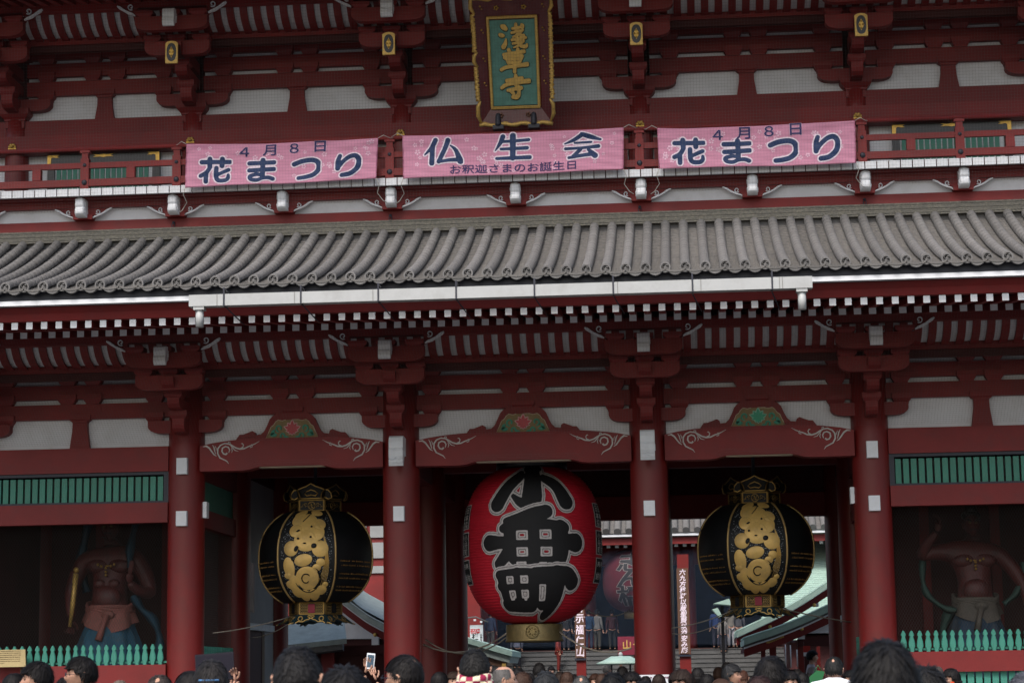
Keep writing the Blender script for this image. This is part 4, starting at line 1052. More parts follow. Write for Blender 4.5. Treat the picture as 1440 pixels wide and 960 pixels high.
# --- copper lanterns
def copper(cx, cy_, lab):
    t = thing('copper_lantern', lab, 'lantern', (cx, cy_, 2.8), 'copper lanterns hanging in the side passages')
    HR = 1.20; zc_, hh = 4.28, .94
    def rr(z):
        q = min(1, abs((z-zc_)/(hh+.16))); return HR*max(0, 1-q**2.4)**(1/2.0)
    def vert(k, r): a = math.pi/3*k-math.pi/2+math.pi/6; return Vector((math.cos(a)*r, math.sin(a)*r, 0))
    mb = MB(); nz, nu = 30, 8; z0, z1 = zc_-hh, zc_+hh
    def P(k, u, z, off=0.):
        r = rr(z)+off; a, b = vert(k, r), vert(k+1, r); p = a*(1-u)+b*u
        nn = ((a+b)/2).normalized(); p += nn*(.16*r*4*u*(1-u)*.55)
        return Vector((cx, cy_, z))+p
    for k in range(6):
        vs = [P(k, i/nu, z0+(z1-z0)*j/nz) for j in range(nz+1) for i in range(nu+1)]
        mb.add(vs, [(j*(nu+1)+i, j*(nu+1)+i+1, (j+1)*(nu+1)+i+1, (j+1)*(nu+1)+i) for j in range(nz) for i in range(nu)], True)
    part('lantern_body', mb, BLK2, t)
    for k in range(6): part('gold_rib', MB().tube([P(k, 0, z0+(z1-z0)*j/24, .008) for j in range(25)], .022, 7), RIB, t)
    # k=4 faces the front (-y): find it
    kf = max(range(6), key=lambda k: -(vert(k, 1)+vert(k+1, 1)).y)
    def E(fx, fz, k=.006): return P(kf, .5+fx, fz, k)
    # speckled inner field and swelling gold brush character
    sp_ = MB(); r_ = random.Random(5)
    for _ in range(900):
        u = r_.uniform(-.44, .44); z = r_.uniform(zc_-.86, zc_+.84); s_ = r_.uniform(.004, .008)
        sp_.add([E(u-s_, z, .004), E(u, z-s_*1.2, .004), E(u+s_, z, .004), E(u, z+s_*1.2, .004)], [(0, 1, 2, 3)])
    o = part('silver_speckle', sp_, mat('silver speckle', (.34, .36, .38), .5) if 'silver speckle' not in MATS else MATS['silver speckle'], t, fix=False); o['kind'] = 'stuff'
    def blob(mbx, cu, cz, ru, rz, rot=0, off=.01, n=22, k0=0, k1=None):
        c, s_ = math.cos(rot), math.sin(rot); vs = [E(cu, cz, off+.012)]
        for ring, q, oo in ((1, .8, off+.010), (2, 1., off)):
            for k in range(n):
                a = 2*math.pi*k/n; x, z = math.cos(a)*ru*q, math.sin(a)*rz*q*1.0
                vs.append(E(cu+(x*c-z/1.2*s_), cz+(x*1.2*s_+z*c), oo))
        mbx.add(vs, [(0, 1+k, 1+(k+1) % n) for k in range(n)]+[(1+k, 1+n+k, 1+n+(k+1) % n, 1+(k+1) % n) for k in range(n)], True)
    def G(x, z): return ((x-375)/330., zc_+(355-z)/515.*1.88)          # from the photographed panel
    gb, gd = MB(), MB()
    for x, z, a, b, ro in ((310,115,52,20,.2),(440,112,52,20,-.1),(300,150,38,40,0),(455,182,42,34,0),(375,175,80,60,0),(310,215,44,42,0),(435,225,50,52,0),(375,270,75,70,0),(290,318,44,46,0),(455,322,48,50,0),(360,385,54,36,.2),(276,425,34,62,.12),(458,398,26,24,0),(436,428,26,22,.2),(380,485,72,68,0),(290,515,32,52,-.3)):
        cu, cz = G(x, z); blob(gb, cu, cz, a/345., b/540.*1.88, ro, .010+.0004*len(gb.f)/60)
    pts = [(265, 470), (270, 520), (300, 560), (350, 578), (420, 575), (470, 550), (490, 520)]
    for (x, z), q in zip(pts, (18, 24, 30, 32, 32, 26, 14)):
        cu, cz = G(x, z); blob(gb, cu, cz, q*1.3/330., q/515.*1.88, 0, .012)
    part('gold_character', gb, GEM, t)
    cu, cz = G(372, 490)
    sw_ = []
    for i in range(22):
        a = .6+i*.34; r_2 = 22+i*1.5 if i < 10 else 36; x = 372+math.cos(a)*(20+i*.6); z = 490+math.sin(a)*(20+i*.6); sw_.append(E(*G(x, z), .034))
    gd.tube(sw_[:16], [.004]+[.012]*14+[.004], 5)
    ring = [E(*G(380+math.cos(a)*78, 488+math.sin(a)*74), .024) for a in [-.9+i*.25 for i in range(16)]]
    gd.tube(ring, [.004]+[.011]*14+[.004], 5)
    for x, z, a, b, ro in ((325, 218, 12, 5, .4), (405, 195, 7, 6, 0), (330, 262, 7, 6, 0), (402, 255, 7, 6, 0), (322, 320, 11, 18, -.4), (420, 305, 16, 14, .5), (368, 290, 9, 4, 0), (300, 378, 7, 12, .4)):
        cu, cz = G(x, z); blob(gd, cu, cz, a/330., b/515.*1.88, ro, .042, 10)
    gd.tube([E(*G(x, z), .04) for x, z in ((345, 165), (370, 140), (395, 115))], .008, 5)
    part('character_gaps', gd, BLK2, t)
    gl = MB()
    for q in range(6): gl.tube([E(*G(x, z), .014) for x, z in ((470, 210), (492-q*2, 300), (503-q*4, 400), (500-q*7, 460), (488-q*9, 530-q*3))], .007, 4)
    part('gold_strokes', gl, GEM, t)
    # donors' lettering rows on the flanking panels: fine gilt strokes
    rw = MB(); r_ = random.Random(9)
    for kk in ((kf-1) % 6, (kf+1) % 6):
        for zrow in (4.14, 4.05, 3.88, 3.79, 3.62, 3.55):
            u = .1
            while u < .9:
                h = r_.uniform(.02, .035)
                if r_.random() < .85:
                    a, b = P(kk, u, zrow, .008), P(kk, u, zrow+h, .008); rw.tube([a, b], .0045, 3, cap=False)
                    if r_.random() < .5: rw.tube([P(kk, u-.01, zrow+h*.5, .008), P(kk, u+.01, zrow+h*.6, .008)], .003, 3, cap=False)
                u += r_.uniform(.016, .026)
    o = part('small_gilt_lettering', rw, mat('dim gilt', (.22, .12, .03), .6) if 'dim gilt' not in MATS else MATS['dim gilt'], t); o['kind'] = 'stuff'
    # collars
    def hexring(r0, r1, z0_, z1_): return MB().lathe([(r0, z0_), (r1, z1_)], 6, (cx, cy_, 0), False, a0=-math.pi/2+math.pi/6)
    uc_ = part('upper_collar', hexring(.53, .53, zc_+hh-.01, zc_+hh+.26), BLK2, t)
    lc_ = part('lower_collar', hexring(.55, .55, zc_-hh-.26, zc_-hh+.01), BLK2, t)
    part('crown', MB().lathe([(.52, zc_+hh+.26), (.42, zc_+hh+.28), (.2, zc_+hh+.5)], 6, (cx, cy_, 0), False, a0=-math.pi/3), BLK2, t)
    part('hanging_rod', MB().tube([(cx, cy_, zc_+hh+.3), (cx, cy_, 8.2)], .035, 8), NAVY, t)
    for k in range(6):
        a = -math.pi/2+math.pi/3*k; nn = Vector((math.cos(a), math.sin(a), 0)); tt = Vector((-nn.y, nn.x, 0)); ap = .53*math.cos(math.pi/6)
        def Q(x, z, d): return Vector((cx, cy_, z))+nn*(ap+d)+tt*x
        near = k == 0; m = GEM if near else DIMG
        w_ = .255
        def frame(z0_, z1_, ap2, parent):
            mb = MB()
            for p, q in (((-w_, z0_), (w_, z0_)), ((-w_, z1_), (w_, z1_)), ((-w_, z0_), (-w_, z1_)), ((w_, z0_), (w_, z1_))):
                mb.tube([Q(p[0], p[1], ap2), Q(q[0], q[1], ap2)], .014, 4, smooth=False)
            return mb
        mb = frame(zc_+hh+.015, zc_+hh+.235, .012, uc_)
        mb.tube([Q(.075*math.cos(b), zc_+hh+.125+.075*math.sin(b), .014) for b in [i*math.pi/9 for i in range(19)]], .008, 4)
        for b in range(4):
            c_, s2 = [(1, 0), (0, 1), (-1, 0), (0, -1)][b]
            pp = [(0, 0), (.038, 0), (.038, .038)]; mb.tube([Q(u*c_-v*s2, zc_+hh+.125+u*s2+v*c_, .016) for u, v in pp], .0075, 4)
        for sg in (-1, 1):
            for ddx, ddz, r0 in ((.13, .03, .025), (.17, .0, .03), (.12, -.02, .018), (.21, -.03, .016)):
                mb.tube([Q(sg*ddx+r0*math.cos(b), zc_+hh+.125+ddz+r0*.7*math.sin(b), .013) for b in [i*math.pi/5 for i in range(8)]], .005, 3)
        part('gilt_frame', mb, m, uc_)
        mb = frame(zc_-hh-.245, zc_-hh-.01, .03, lc_)
        for j in range(4):
            for i in range(-6, 7):
                if abs(i) > 1:
                    x0_ = i*.038; z0_ = zc_-hh-.215+j*.055
                    mb.tube([Q(x0_-.018, z0_, .032), Q(x0_, z0_+.024, .032), Q(x0_+.018, z0_, .032), Q(x0_, z0_-.024, .032), Q(x0_-.018, z0_, .032)], .007, 3)
        part('gilt_lattice', mb, m, lc_)
        part('red_seal', MB().add([Q(-.07, zc_-hh-.22, .045), Q(.07, zc_-hh-.22, .045), Q(.07, zc_-hh-.04, .045), Q(-.07, zc_-hh-.04, .045), Q(-.07, zc_-hh-.22, .0), Q(.07, zc_-hh-.22, .0), Q(.07, zc_-hh-.04, .0), Q(-.07, zc_-hh-.04, .0)],
             [(0,1,2,3),(7,6,5,4),(0,4,5,1),(1,5,6,2),(2,6,7,3),(3,7,4,0)]), SEAL if near else BLK2, lc_)
        # cloud shaped crest
        zb_ = zc_+hh+.25
        prof = [(-.43, .03), (-.42, .12), (-.36, .19), (-.28, .20), (-.20, .235), (-.1, .27), (0, .325), (.1, .27), (.20, .235), (.28, .20), (.36, .19), (.42, .12), (.43, .03), (.36, 0.), (.28, .04), (.2, 0), (-.2, 0), (-.28, .04), (-.36, 0)]
        mb = MB(); lean = .22
        vs = [Q(x, zb_+z, .03+z*lean) for x, z in prof]; vs += [v-nn*.02 for v in vs]; n = len(prof)
        mb.add(vs, [tuple(range(n)), tuple(range(n, 2*n))[::-1]]+[(i, (i+1) % n, n+(i+1) % n, n+i) for i in range(n)])
        cp = part('crest_plate', mb, BLK2, t)
        mb = MB(); mb.tube([Q(x, zb_+z, .035+z*lean) for x, z in prof[:15]+[(.2, .02), (-.2, .02)]+prof[17:]+prof[:1]], .014, 5)
        hr = [(0, .09), (.09, .075), (.14, .12), (.09, .165), (0, .2), (-.09, .165), (-.14, .12), (-.09, .075), (0, .09)]
        mb.tube([Q(x, zb_+z, .045+z*lean) for x, z in hr], .012, 5)
        part('gilt_outline', mb, m, cp)
        # flared skirt with scrolls
        zs = zc_-hh-.26
        sk = [(-.29, 0), (.29, 0), (.46, -.2), (.30, -.16), (.16, -.17), (0, -.12), (-.16, -.17), (-.30, -.16), (-.46, -.2)]
        vs = [Q(x, zs+z, .03-z*.9) for x, z in sk]; vs += [v-nn*.03 for v in vs]; n = len(sk); mb = MB()
        mb.add(vs, [tuple(range(n)), tuple(range(n, 2*n))[::-1]]+[(i, (i+1) % n, n+(i+1) % n, n+i) for i in range(n)])
        sp2 = part('skirt_plate', mb, SKT, t)
        mb = MB(); bot = [(-.46, -.2), (-.38, -.17), (-.30, -.17), (-.26, -.14), (-.16, -.15), (-.1, -.11), (-.05, -.1), (0, -.07), (.05, -.1), (.1, -.11), (.16, -.15), (.26, -.14), (.30, -.17), (.38, -.17), (.46, -.2)]
        mb.tube([Q(x, zs+z, .045-z*.9) for x, z in bot], .012, 5)
        for x0_ in (-.22, .22): mb.tube([Q(x0_+.045*math.cos(b), zs-.08+.045*math.sin(b), .045-(-.08+.045*math.sin(b))*.9) for b in [i*math.pi/7 for i in range(-2, 12)]], .012, 5)
        mb.tube([Q(x, zs+z, .05-z*.9) for x, z in ((0, -.08), (.07, -.04), (.06, -.015), (0, -.03), (-.06, -.015), (-.07, -.04), (0, -.08))], .012, 5)
        part('gilt_scroll', mb, m, sp2)
    return t
BLK2 = mat('black bronze', (.006, .007, .008), .5, .2, 5, .12, 60, spec=.3)
GEM = mat('bright gilding', (.66, .43, .13), .45, .15, 4, .1, 30, metal=.25, dirt=((.30, .22, .13), .5, 3))
DIMG = mat('dull gilding', (.22, .14, .045), .5, .2, 6, metal=.4)
RIB = mat('bronze rib', (.42, .28, .11), .45, .1, 3, metal=.5)
SKT = mat('teal black skirt', (.010, .030, .038), .35, .2, 4)
SEAL = mat('crimson seal', (.22, .012, .03), .6)
copper(CX-4.62, 44.35, 'black and gold hexagonal copper lantern hanging in the left passage')
copper(CX+4.62, 44.9, 'black and gold hexagonal copper lantern hanging in the right passage before the green roofs')

# --- ropes steadying the lanterns
def rope(name, pts, r, label, sag=.0):
    P = [Vector(p) for p in pts]; out = []
    for i in range(len(P)-1):
        for k in range(8):
            t = k/8; q = P[i].lerp(P[i+1], t); q.z -= sag*4*t*(1-t); out.append(q)
    out.append(P[-1]); o = part(name, MB().tube(out, r, 6), ROPE, None, at=P[0]); tag(o, label, 'rope', 'ropes steadying the lanterns'); return o
ROPE = mat('grey rope', (.25, .22, .18), .9, .15, 20, .3, 80)
zl = 3.05
rope('rope', [spot(300, 889, 42.4), (CX-4.62-.5, 44.1, zl)], .012, 'rope from the left side wall to the left copper lantern', .04)
rope('rope', [spot(352, 896, 46.2), (CX-4.62-.45, 44.6, zl)], .01, 'darker rope from the rear pillar to the left copper lantern', .10)
rope('rope', [spot(595, 907, 46.1), (CX-.5, LY-.2, 2.66)], .018, 'rope from the second pillar to the brass ring of the red lantern', .28)
rope('rope', [spot(598, 900, 46.1), (CX-.5, LY+.2, 2.62)], .014, 'slacker rope behind, to the left of the brass ring', .36)
rope('rope', [spot(888, 912, 42.6), (CX+.5, LY-.2, 2.66)], .018, 'rope from the brass ring of the red lantern to the third pillar', .22)
rope('rope', [spot(888, 858, 45.8), (CX+.9, LY, 3.2)], .010, 'thin rope hanging in an arc right of the red lantern', .2)
rope('rope', [spot(942, 884, 42.4), (CX+4.62-.5, 44.7, zl)], .012, 'rope from the third pillar to the right copper lantern', .06)
rope('rope', [spot(942, 891, 45.8), (CX+4.62-.45, 45.1, zl-.05)], .010, 'thin lower rope from the third pillar to the right copper lantern', .16)
rope('rope', [spot(1195, 873, 46.2), (CX+4.62+.5, 44.7, zl)], .014, 'rope from the fourth pillar to the right copper lantern', .02)

# ================================================================== FIGURES
def skin_mesh(name, nodes, bones, sub=2, root=0):
    """continuous surface grown round a skeleton. nodes: (x,y,z,r) or (x,y,z,rx,ry)"""
    me = bpy.data.meshes.new(name); me.from_pydata([n_[:3] for n_ in nodes], bones, [])
    o = bpy.data.objects.new(name, me); C.objects.link(o)
    m = o.modifiers.new('s', 'SKIN'); m.use_smooth_shade = True
    lay = me.skin_vertices[0] if me.skin_vertices else None
    if lay is None:
        bm = bmesh.new(); bm.from_mesh(me); bm.verts.layers.skin.verify(); bm.to_mesh(me); bm.free(); lay = me.skin_vertices[0]
    for i, n_ in enumerate(nodes):
        lay.data[i].radius = (n_[3], n_[4] if len(n_) > 4 else n_[3]); lay.data[i].use_root = i == root
    s2 = o.modifiers.new('u', 'SUBSURF'); s2.levels = sub; s2.render_levels = sub
    dg = bpy.context.evaluated_depsgraph_get(); out = bpy.data.meshes.new_from_object(o.evaluated_get(dg))
    bpy.data.objects.remove(o); bpy.data.meshes.remove(me)
    return out
def join_meshes(name, ms, mats):
    bm = bmesh.new()
    for k, me in enumerate(ms):
        n0 = len(bm.faces); bm.from_mesh(me)
    out = bpy.data.meshes.new(name); bm.to_mesh(out); bm.free()
    for p in out.polygons: p.use_smooth = True; p.material_index = 0
    out.materials.clear()
    for m in mats: out.materials.append(m)
    return out

HC = Vector((0, -.012, 1.615))     # head centre of the 1.74 m figure
def head_pt(az, el, k=0.):
    """az 0 = face (-y), el elevation; returns point on the head"""
    c, s_ = math.cos(el), math.sin(el)
    if el > 0: c = c**.78; s_ = s_**1.12
    x, y, z = math.sin(az)*c, -math.cos(az)*c, s_
    rx, ry, rz = .077, .098, .112
    if z < 0: rx *= 1+.16*z; 
    px, py, pz = x*rx, y*ry, z*rz
    face = max(0, math.cos(az))
    if z < 0:
        py += (-.004)*face; py *= 1-.25*max(0, -z)*(1-face)          # jaw forward, nape in
        pz = z*(.120 if face > .2 else .10)
        if face > .3: px *= 1-.20*(-z)
    if face > .5:                                                        # features
        py = max(py, -.094) if abs(pz) < .07 else py
        g = lambda cx, cz, sx, sz: math.exp(-((px-cx)/sx)**2-((pz-cz)/sz)**2)
        py -= .024*g(0, -.020, .012, .017)+.010*g(0, .002, .009, .022)
        for sg in (-1, 1): py += .010*g(sg*.031, .008, .018, .012); py -= .004*g(sg*.04, -.025, .018, .02); py -= .004*g(sg*.03, .028, .022, .008)
        py -= .006*g(0, -.052, .022, .006)+.006*g(0, -.064, .018, .006)-.004*g(0, -.058, .024, .003); py -= .007*g(0, -.095, .022, .016)
    v = Vector((px, py, pz)); v += v.normalized()*k*.1
    return HC+v
def head_mesh():
    mb = MB(); nu, nv = 40, 30; vs = []
    for j in range(nv+1):
        el = -math.pi/2+math.pi*j/nv
        for i in range(nu): vs.append(head_pt(2*math.pi*i/nu, el))
    fs = [(j*nu+i, j*nu+(i+1) % nu, (j+1)*nu+(i+1) % nu, (j+1)*nu+i) for j in range(nv) for i in range(nu)]
    mb.add(vs, fs, True)
    for sg in (-1, 1):                                                    # ears: rim, hollow, lobe
        c0 = HC+Vector((sg*.077, .008, -.006))
        mb.sphere(c0, .02, 10, 8, sc=(.42, .8, 1.45))
        mb.tube([c0+Vector((sg*(.007+.006*math.sin(a)), .004-.016*math.cos(a)*-1*.9, .028*math.sin(a))) for a in [-1.4+i*.4 for i in range(9)]], [.004]+[.0055]*7+[.004], 6)
    return mb.mesh('head', [None], fix=True)
def hair_mesh(style, seed=0):
    mb = MB(); nu, nv = 56, 40; vs = []; r_ = random.Random(seed)
    lo = {'short': -.30, 'crop': -.22, 'long': -1.2, 'bob': -.75, 'bald': -.25, 'thin': -.3, 'bun': -.35}[style]
    th = {'short': .17, 'crop': .07, 'long': .2, 'bob': .22, 'bald': .04, 'thin': .09, 'bun': .15}[style]
    M_ = {}
    for j in range(nv+1):
        el = -math.pi/2+math.pi*j/nv
        for i in range(nu):
            az = 2*math.pi*i/nu; f = math.cos(az)                         # 1 = face, -1 = back
            back = max(0, -f); side = 1-abs(f)
            edge = .42 if f > .55 else (.42-(.55-f)/.75*(.42-.02) if f > -.2 else lo)
            if style in ('long', 'bob') and f < .45: edge = lo if f < .2 else lo+(f-.2)/.25*(.42-lo)
            if style in ('short', 'crop', 'bun') and -.2 < f < .12: edge = min(edge, -.08)
            fringe = .06*math.sin(az*9+seed)*(f > .3)
            m = max(0, min(1, (el-edge-fringe)/.10+.5))
            if style == 'bald': 
                top = max(0, min(1, (1.0-el)/.2)); m *= top*(1 if f < .35 else 0)
            if style == 'thin':
                d = math.hypot(az-math.pi, (el-1.0)*1.2); m *= max(0, min(1, (d-.25)/.15))*1
            p = HC+ (head_pt(az, el)-HC)*1.0
            q = Vector((p.x*8, p.y*8, p.z*8+seed*3))
            nzv = noise.noise(q)*.05+noise.noise(Vector((az*9, el*1.5, seed)))*.035+noise.noise(Vector((az*24, el*3, seed)))*.02
            k = (th+nzv)*m*(1.15 if style not in ('crop',) and el > .5 else 1)-.06*(1-m)
            v = head_pt(az, el, k)
            if style in ('long', 'bob') and m > .3 and el < -.05 and f < .45:
                drop = (.16 if style == 'long' else .05)*min(1, (-.05-el)/.6)*m
                v.z -= drop; v.y += .02*m; v.x += .012*math.copysign(1, v.x)*m
            vs.append(v); M_[(j, i)] = (m, az, el, k)
    mb.add(vs, [(j*nu+i, j*nu+(i+1) % nu, (j+1)*nu+(i+1) % nu, (j+1)*nu+i) for j in range(nv) for i in range(nu)], True)
    # loose locks following the lie of the hair, so that the outline is broken
    L0 = {'short': .55, 'crop': .22, 'long': .7, 'bob': .7, 'bald': .25, 'thin': .4, 'bun': .5}[style]; lift = {'short': .20, 'crop': .10, 'long': .08, 'bob': .12, 'bald': .06, 'thin': .10, 'bun': .08}[style]
    ca, ce = math.pi+r_.uniform(-.3, .3), 1.15; cr_ = Vector((math.sin(ca)*math.cos(ce), -math.cos(ca)*math.cos(ce), math.sin(ce)))
    cnt = 0
    for _ in range(4200):
        if cnt > 1500: break
        z_ = r_.uniform(-.6, 1); el = math.asin(z_); az = r_.random()*2*math.pi
        j, i = min(nv, int((el+math.pi/2)/math.pi*nv)), int(az/(2*math.pi)*nu) % nu
        m, _a, _e, k = M_[(j, i)]
        if m < .55: continue
        cnt += 1
        d0 = Vector((math.sin(az)*math.cos(el), -math.cos(az)*math.cos(el), math.sin(el)))
        fl_ = (d0-cr_); fl_ -= d0*fl_.dot(d0); fl_ = (fl_.normalized() if fl_.length > 1e-3 else Vector((1, 0, 0)))
        fl_ = (fl_+Vector((r_.uniform(-.5, .5), r_.uniform(-.5, .5), r_.uniform(-.6, .1)))*.55).normalized()
        L = L0*r_.uniform(.5, 1.1); up_ = lift*r_.uniform(.0, 1.)**2*(1 if style != 'short' else 1.2); pp = []
        for q in range(4):
            d = (d0+fl_*L*q/3*.9).normalized(); e2 = math.asin(max(-1, min(1, d.z))); a2 = math.atan2(d.x, -d.y); e2 = max(e2, (.40 if math.cos(a2) > .45 else .12) if math.cos(a2) > .1 else -1.5)
            p_ = head_pt(a2, e2, k*(1 if q < 3 else .8)+.02+up_*(q/3)**1.3)
            if style in ('long', 'bob') and e2 < -.05: p_.z -= (.15 if style == 'long' else .05)*min(1, (-.05-e2)/.6)
            pp.append(p_)
        vs_ = []
        for q, p_ in enumerate(pp):
            tg = (pp[min(q+1, 3)]-pp[max(q-1, 0)]); sd_ = tg.cross(p_-HC).normalized()*(.0034 if q < 2 else .0022 if q == 2 else .0004)
            vs_ += [p_-sd_, p_+sd_]
        mb.add(vs_, [(0, 1, 3, 2), (2, 3, 5, 4), (4, 5, 7, 6)], True)
    if style == 'bun': mb.sphere(HC+Vector((0, .12, .05)), .045, 14, 10)
    return mb.mesh('hair_%s_%d' % (style, seed), [None], fix=False)
def hand_mesh(curl=.35):
    """right hand pointing down -z from the wrist at the origin, palm towards +x; unequal bent fingers"""
    nodes, bones = [(0, 0, 0, .024, .017), (0, 0, -.04, .033, .014), (0, 0, -.085, .038, .013)], [(0, 1), (1, 2)]
    ms = [skin_mesh('palm', nodes, bones, 1)]
    for k, (y, L, r) in enumerate(((-.030, .070, .0085), (-.010, .080, .009), (.010, .075, .0085), (.028, .058, .0075))):
        p = [Vector((0, y*.8, -.07)), Vector((0, y, -.095))]; a = .1
        for seg in (.45, .32, .26):
            a += curl*(1+.15*k); p.append(p[-1]+Vector((math.sin(a)*L*seg, y*.08, -math.cos(a)*L*seg)))
        ms.append(skin_mesh('finger', [(*v, r*(1-.06*i)) for i, v in enumerate(p)], [(i, i+1) for i in range(len(p)-1)], 1))
    th = [Vector((.004, -.020, -.025)), Vector((.014, -.045, -.048)), Vector((.022, -.060, -.075)), Vector((.028, -.062, -.098))]
    ms.append(skin_mesh('thumb', [(*v, .0115-.001*i) for i, v in enumerate(th)], [(0, 1), (1, 2), (2, 3)], 1))
    return ms
def xform(me, M):
    me.transform(M); return me
def body_parts(arms, slim=1.):
    """arms: list of (elbow, wrist, handdir) for x<0 and x>0; figure faces -y, 1.74 m"""
    s_ = slim
    T = [(0, 0, .94, .155*s_, .11), (0, 0, 1.08, .13*s_, .098), (0, -.005, 1.24, .15*s_, .108), (0, 0, 1.37, .15*s_, .10), (0, .006, 1.455, .075, .062), (0, 0, 1.50, .054, .056), (0, -.008, 1.58, .05, .055)]
    tb = [(i, i+1) for i in range(6)]
    nodes, bones = list(T), list(tb); legs = []
    for sg in (-1, 1):
        b = len(nodes); nodes += [(sg*.085, 0, .86, .092*s_), (sg*.095, -.01, .66, .078), (sg*.10, -.012, .49, .056), (sg*.10, .012, .33, .054), (sg*.10, .02, .10, .038), (sg*.105, -.02, .045, .036), (sg*.115, -.12, .03, .032, .022)]
        bones += [(0, b)]+[(b+i, b+i+1) for i in range(6)]
    hands = []
    for sg, (el, wr, hd) in zip((-1, 1), arms):
        b = len(nodes); sh = (sg*.175*s_, .0, 1.385); el, wr = Vector(el), Vector(wr)
        mid = Vector(sh).lerp(el, .5)
        nodes += [(*sh, .058), (*mid, .048), (*el, .04), (*el.lerp(wr, .35), .038), (*wr, .026)]
        bones += [(3, b)]+[(b+i, b+i+1) for i in range(4)]
        hd = Vector(hd).normalized(); M = Matrix.Translation(wr) @ hd.to_track_quat('-Z', 'Y').to_matrix().to_4x4()
        if sg > 0: M = M @ Matrix.Scale(-1, 4, (1, 0, 0))
        hands += [xform(h, M) for h in hand_mesh(.42)]
    bm_ = skin_mesh('flesh', nodes, bones, 2)
    body = join_meshes('body', [bm_, head_me]+hands, [None])
    # clothes from the same joints, fuller
    g = .018
    jn = [(x, y, z, a+g+.008, b_[0]+g+.006) if (b_ := t[4:5] or (a,)) else t for t in T[:5] for x, y, z, a in [t[:4]]]
    jn[0] = (0, 0, .86, .185*s_, .135); jn = [jn[0], (0, 0, .97, .178*s_, .132)]+jn[1:]
    jn[-1] = (0, .01, 1.46, .088, .078); jn.append((0, .012, 1.485, .068, .066)); jb = [(i, i+1) for i in range(len(jn)-1)]
    for sg, (el, wr, hd) in zip((-1, 1), arms):
        b = len(jn); el, wr = Vector(el), Vector(wr); sh = Vector((sg*.178*s_, .0, 1.38)); we = el.lerp(wr, .93)
        jn += [(*sh, .078), (*sh.lerp(el, .5), .066), (*el, .057), (*el.lerp(wr, .5), .05), (*we, .04)]
        jb += [(4, b)]+[(b+i, b+i+1) for i in range(4)]
    jacket = skin_mesh('jacket', jn, jb, 2)
    tn = [(0, 0, .95, .165*s_, .12)]; tbn = []
    for sg in (-1, 1):
        b = len(tn); tn += [(sg*.088, 0, .85, .108*s_), (sg*.097, -.008, .64, .09), (sg*.10, -.008, .47, .075), (sg*.10, .01, .28, .07), (sg*.10, .02, .10, .064)]
        tbn += [(0, b)]+[(b+i, b+i+1) for i in range(4)]
    trousers = skin_mesh('trousers', tn, tbn, 2)
    return body, jacket, trousers
head_me = head_mesh()
DOWN = [((-.235, .02, 1.11), (-.235, -.07, .88), (0, -.1, -1)), ((.235, .02, 1.11), (.235, -.07, .88), (0, -.1, -1))]
UPA = [((-.24, -.17, 1.22), (-.10, -.34, 1.50), (.25, -.05, 1)), ((.24, -.17, 1.22), (.10, -.34, 1.50), (-.25, -.05, 1))]
HIGH = [((-.20, -.22, 1.38), (-.16, -.30, 1.66), (.3, .0, 1)), ((.22, -.26, 1.36), (.20, -.34, 1.60), (-.2, -.05, 1))]
BODY = {'down': body_parts(DOWN), 'up': body_parts(UPA), 'high': body_parts(HIGH)}
def shoe_mesh():
    mb = MB()
    for sg in (-1, 1):
        mb.sphere((sg*.108, -.05, .045), .05, 12, 8, sc=(.95, 2.6, .95))
    return mb
SHOE = MB().sphere((0, -.045, .048), .05, 12, 8, sc=(.95, 2.6, .95)).mesh('shoe', [None])
HAIRS = {}
def hairm(st, seed):
    seed = seed % 5
    if (st, seed) not in HAIRS: HAIRS[(st, seed)] = hair_mesh(st, seed)
    return HAIRS[(st, seed)]
EYE = MB(); EYE.sphere((0, 0, 0), .0115, 10, 8, sc=(1.2, .5, .62)); EYE = EYE.mesh('eye', [None])
BROW = MB().tube([(-.018, 0, 0), (-.006, -.003, .004), (.008, -.002, .004), (.018, .004, -.001)], [.002, .004, .004, .002], 5).mesh('brow', [None])
LIPS = MB(); LIPS.sphere((0, 0, .002), .02, 10, 6, sc=(1, .35, .16)); LIPS.sphere((0, 0, -.004), .018, 10, 6, sc=(1, .38, .22)); LIPS = LIPS.mesh('lips', [None])
def glasses():
    mb = MB()
    for sg in (-1, 1):
        mb.tube([(sg*.032+.022*math.cos(a), -.108, .006+.016*math.sin(a)) for a in [i*math.pi/6 for i in range(13)]], .0018, 4)
        mb.tube([(sg*.054, -.107, .009), (sg*.080, -.06, .009), (sg*.083, .01, .006)], .002, 4)
    mb.tube([(-.01, -.109, .008), (.01, -.109, .008)], .002, 4)
    return mb.mesh('glasses', NAVY, (0, 0, 0))
GLS = glasses()
CM = {}
def cmat(col, rough=.85, kind='cloth'):
    key = (tuple(col), kind)
    if key not in CM:
        CM[key] = mat('%s %d' % (kind, len(CM)), col if kind != 'hair' else tuple(c*.62 for c in col), rough if kind != 'hair' else .62, .18 if kind == 'hair' else .12, 6 if kind == 'hair' else 9, .35 if kind == 'hair' else .25, 60 if kind == 'hair' else 22,
                      spec=.3 if kind != 'hair' else .18, stretch=(1, 1, .25) if kind == 'hair' else (1, 1, 1))
    return CM[key]
SKIN = mat('skin', (.42, .235, .16), .55, .1, 14, .1, 60, dirt=((.38, .16, .12), .4, 9))
SKIN2 = mat('tanned skin', (.33, .18, .12), .55, .1, 14, .1, 60)
def ochild(name, me, parent, m, loc=(0, 0, 0), rot=(0, 0, 0)):
    o = bpy.data.objects.new(name, me); link(o, parent); o.location = loc; o.rotation_euler = rot
    if not me.materials: me.materials.append(None)
    for k in range(len(o.material_slots)): o.material_slots[k].link = 'OBJECT'; o.material_slots[k].material = m
    return o
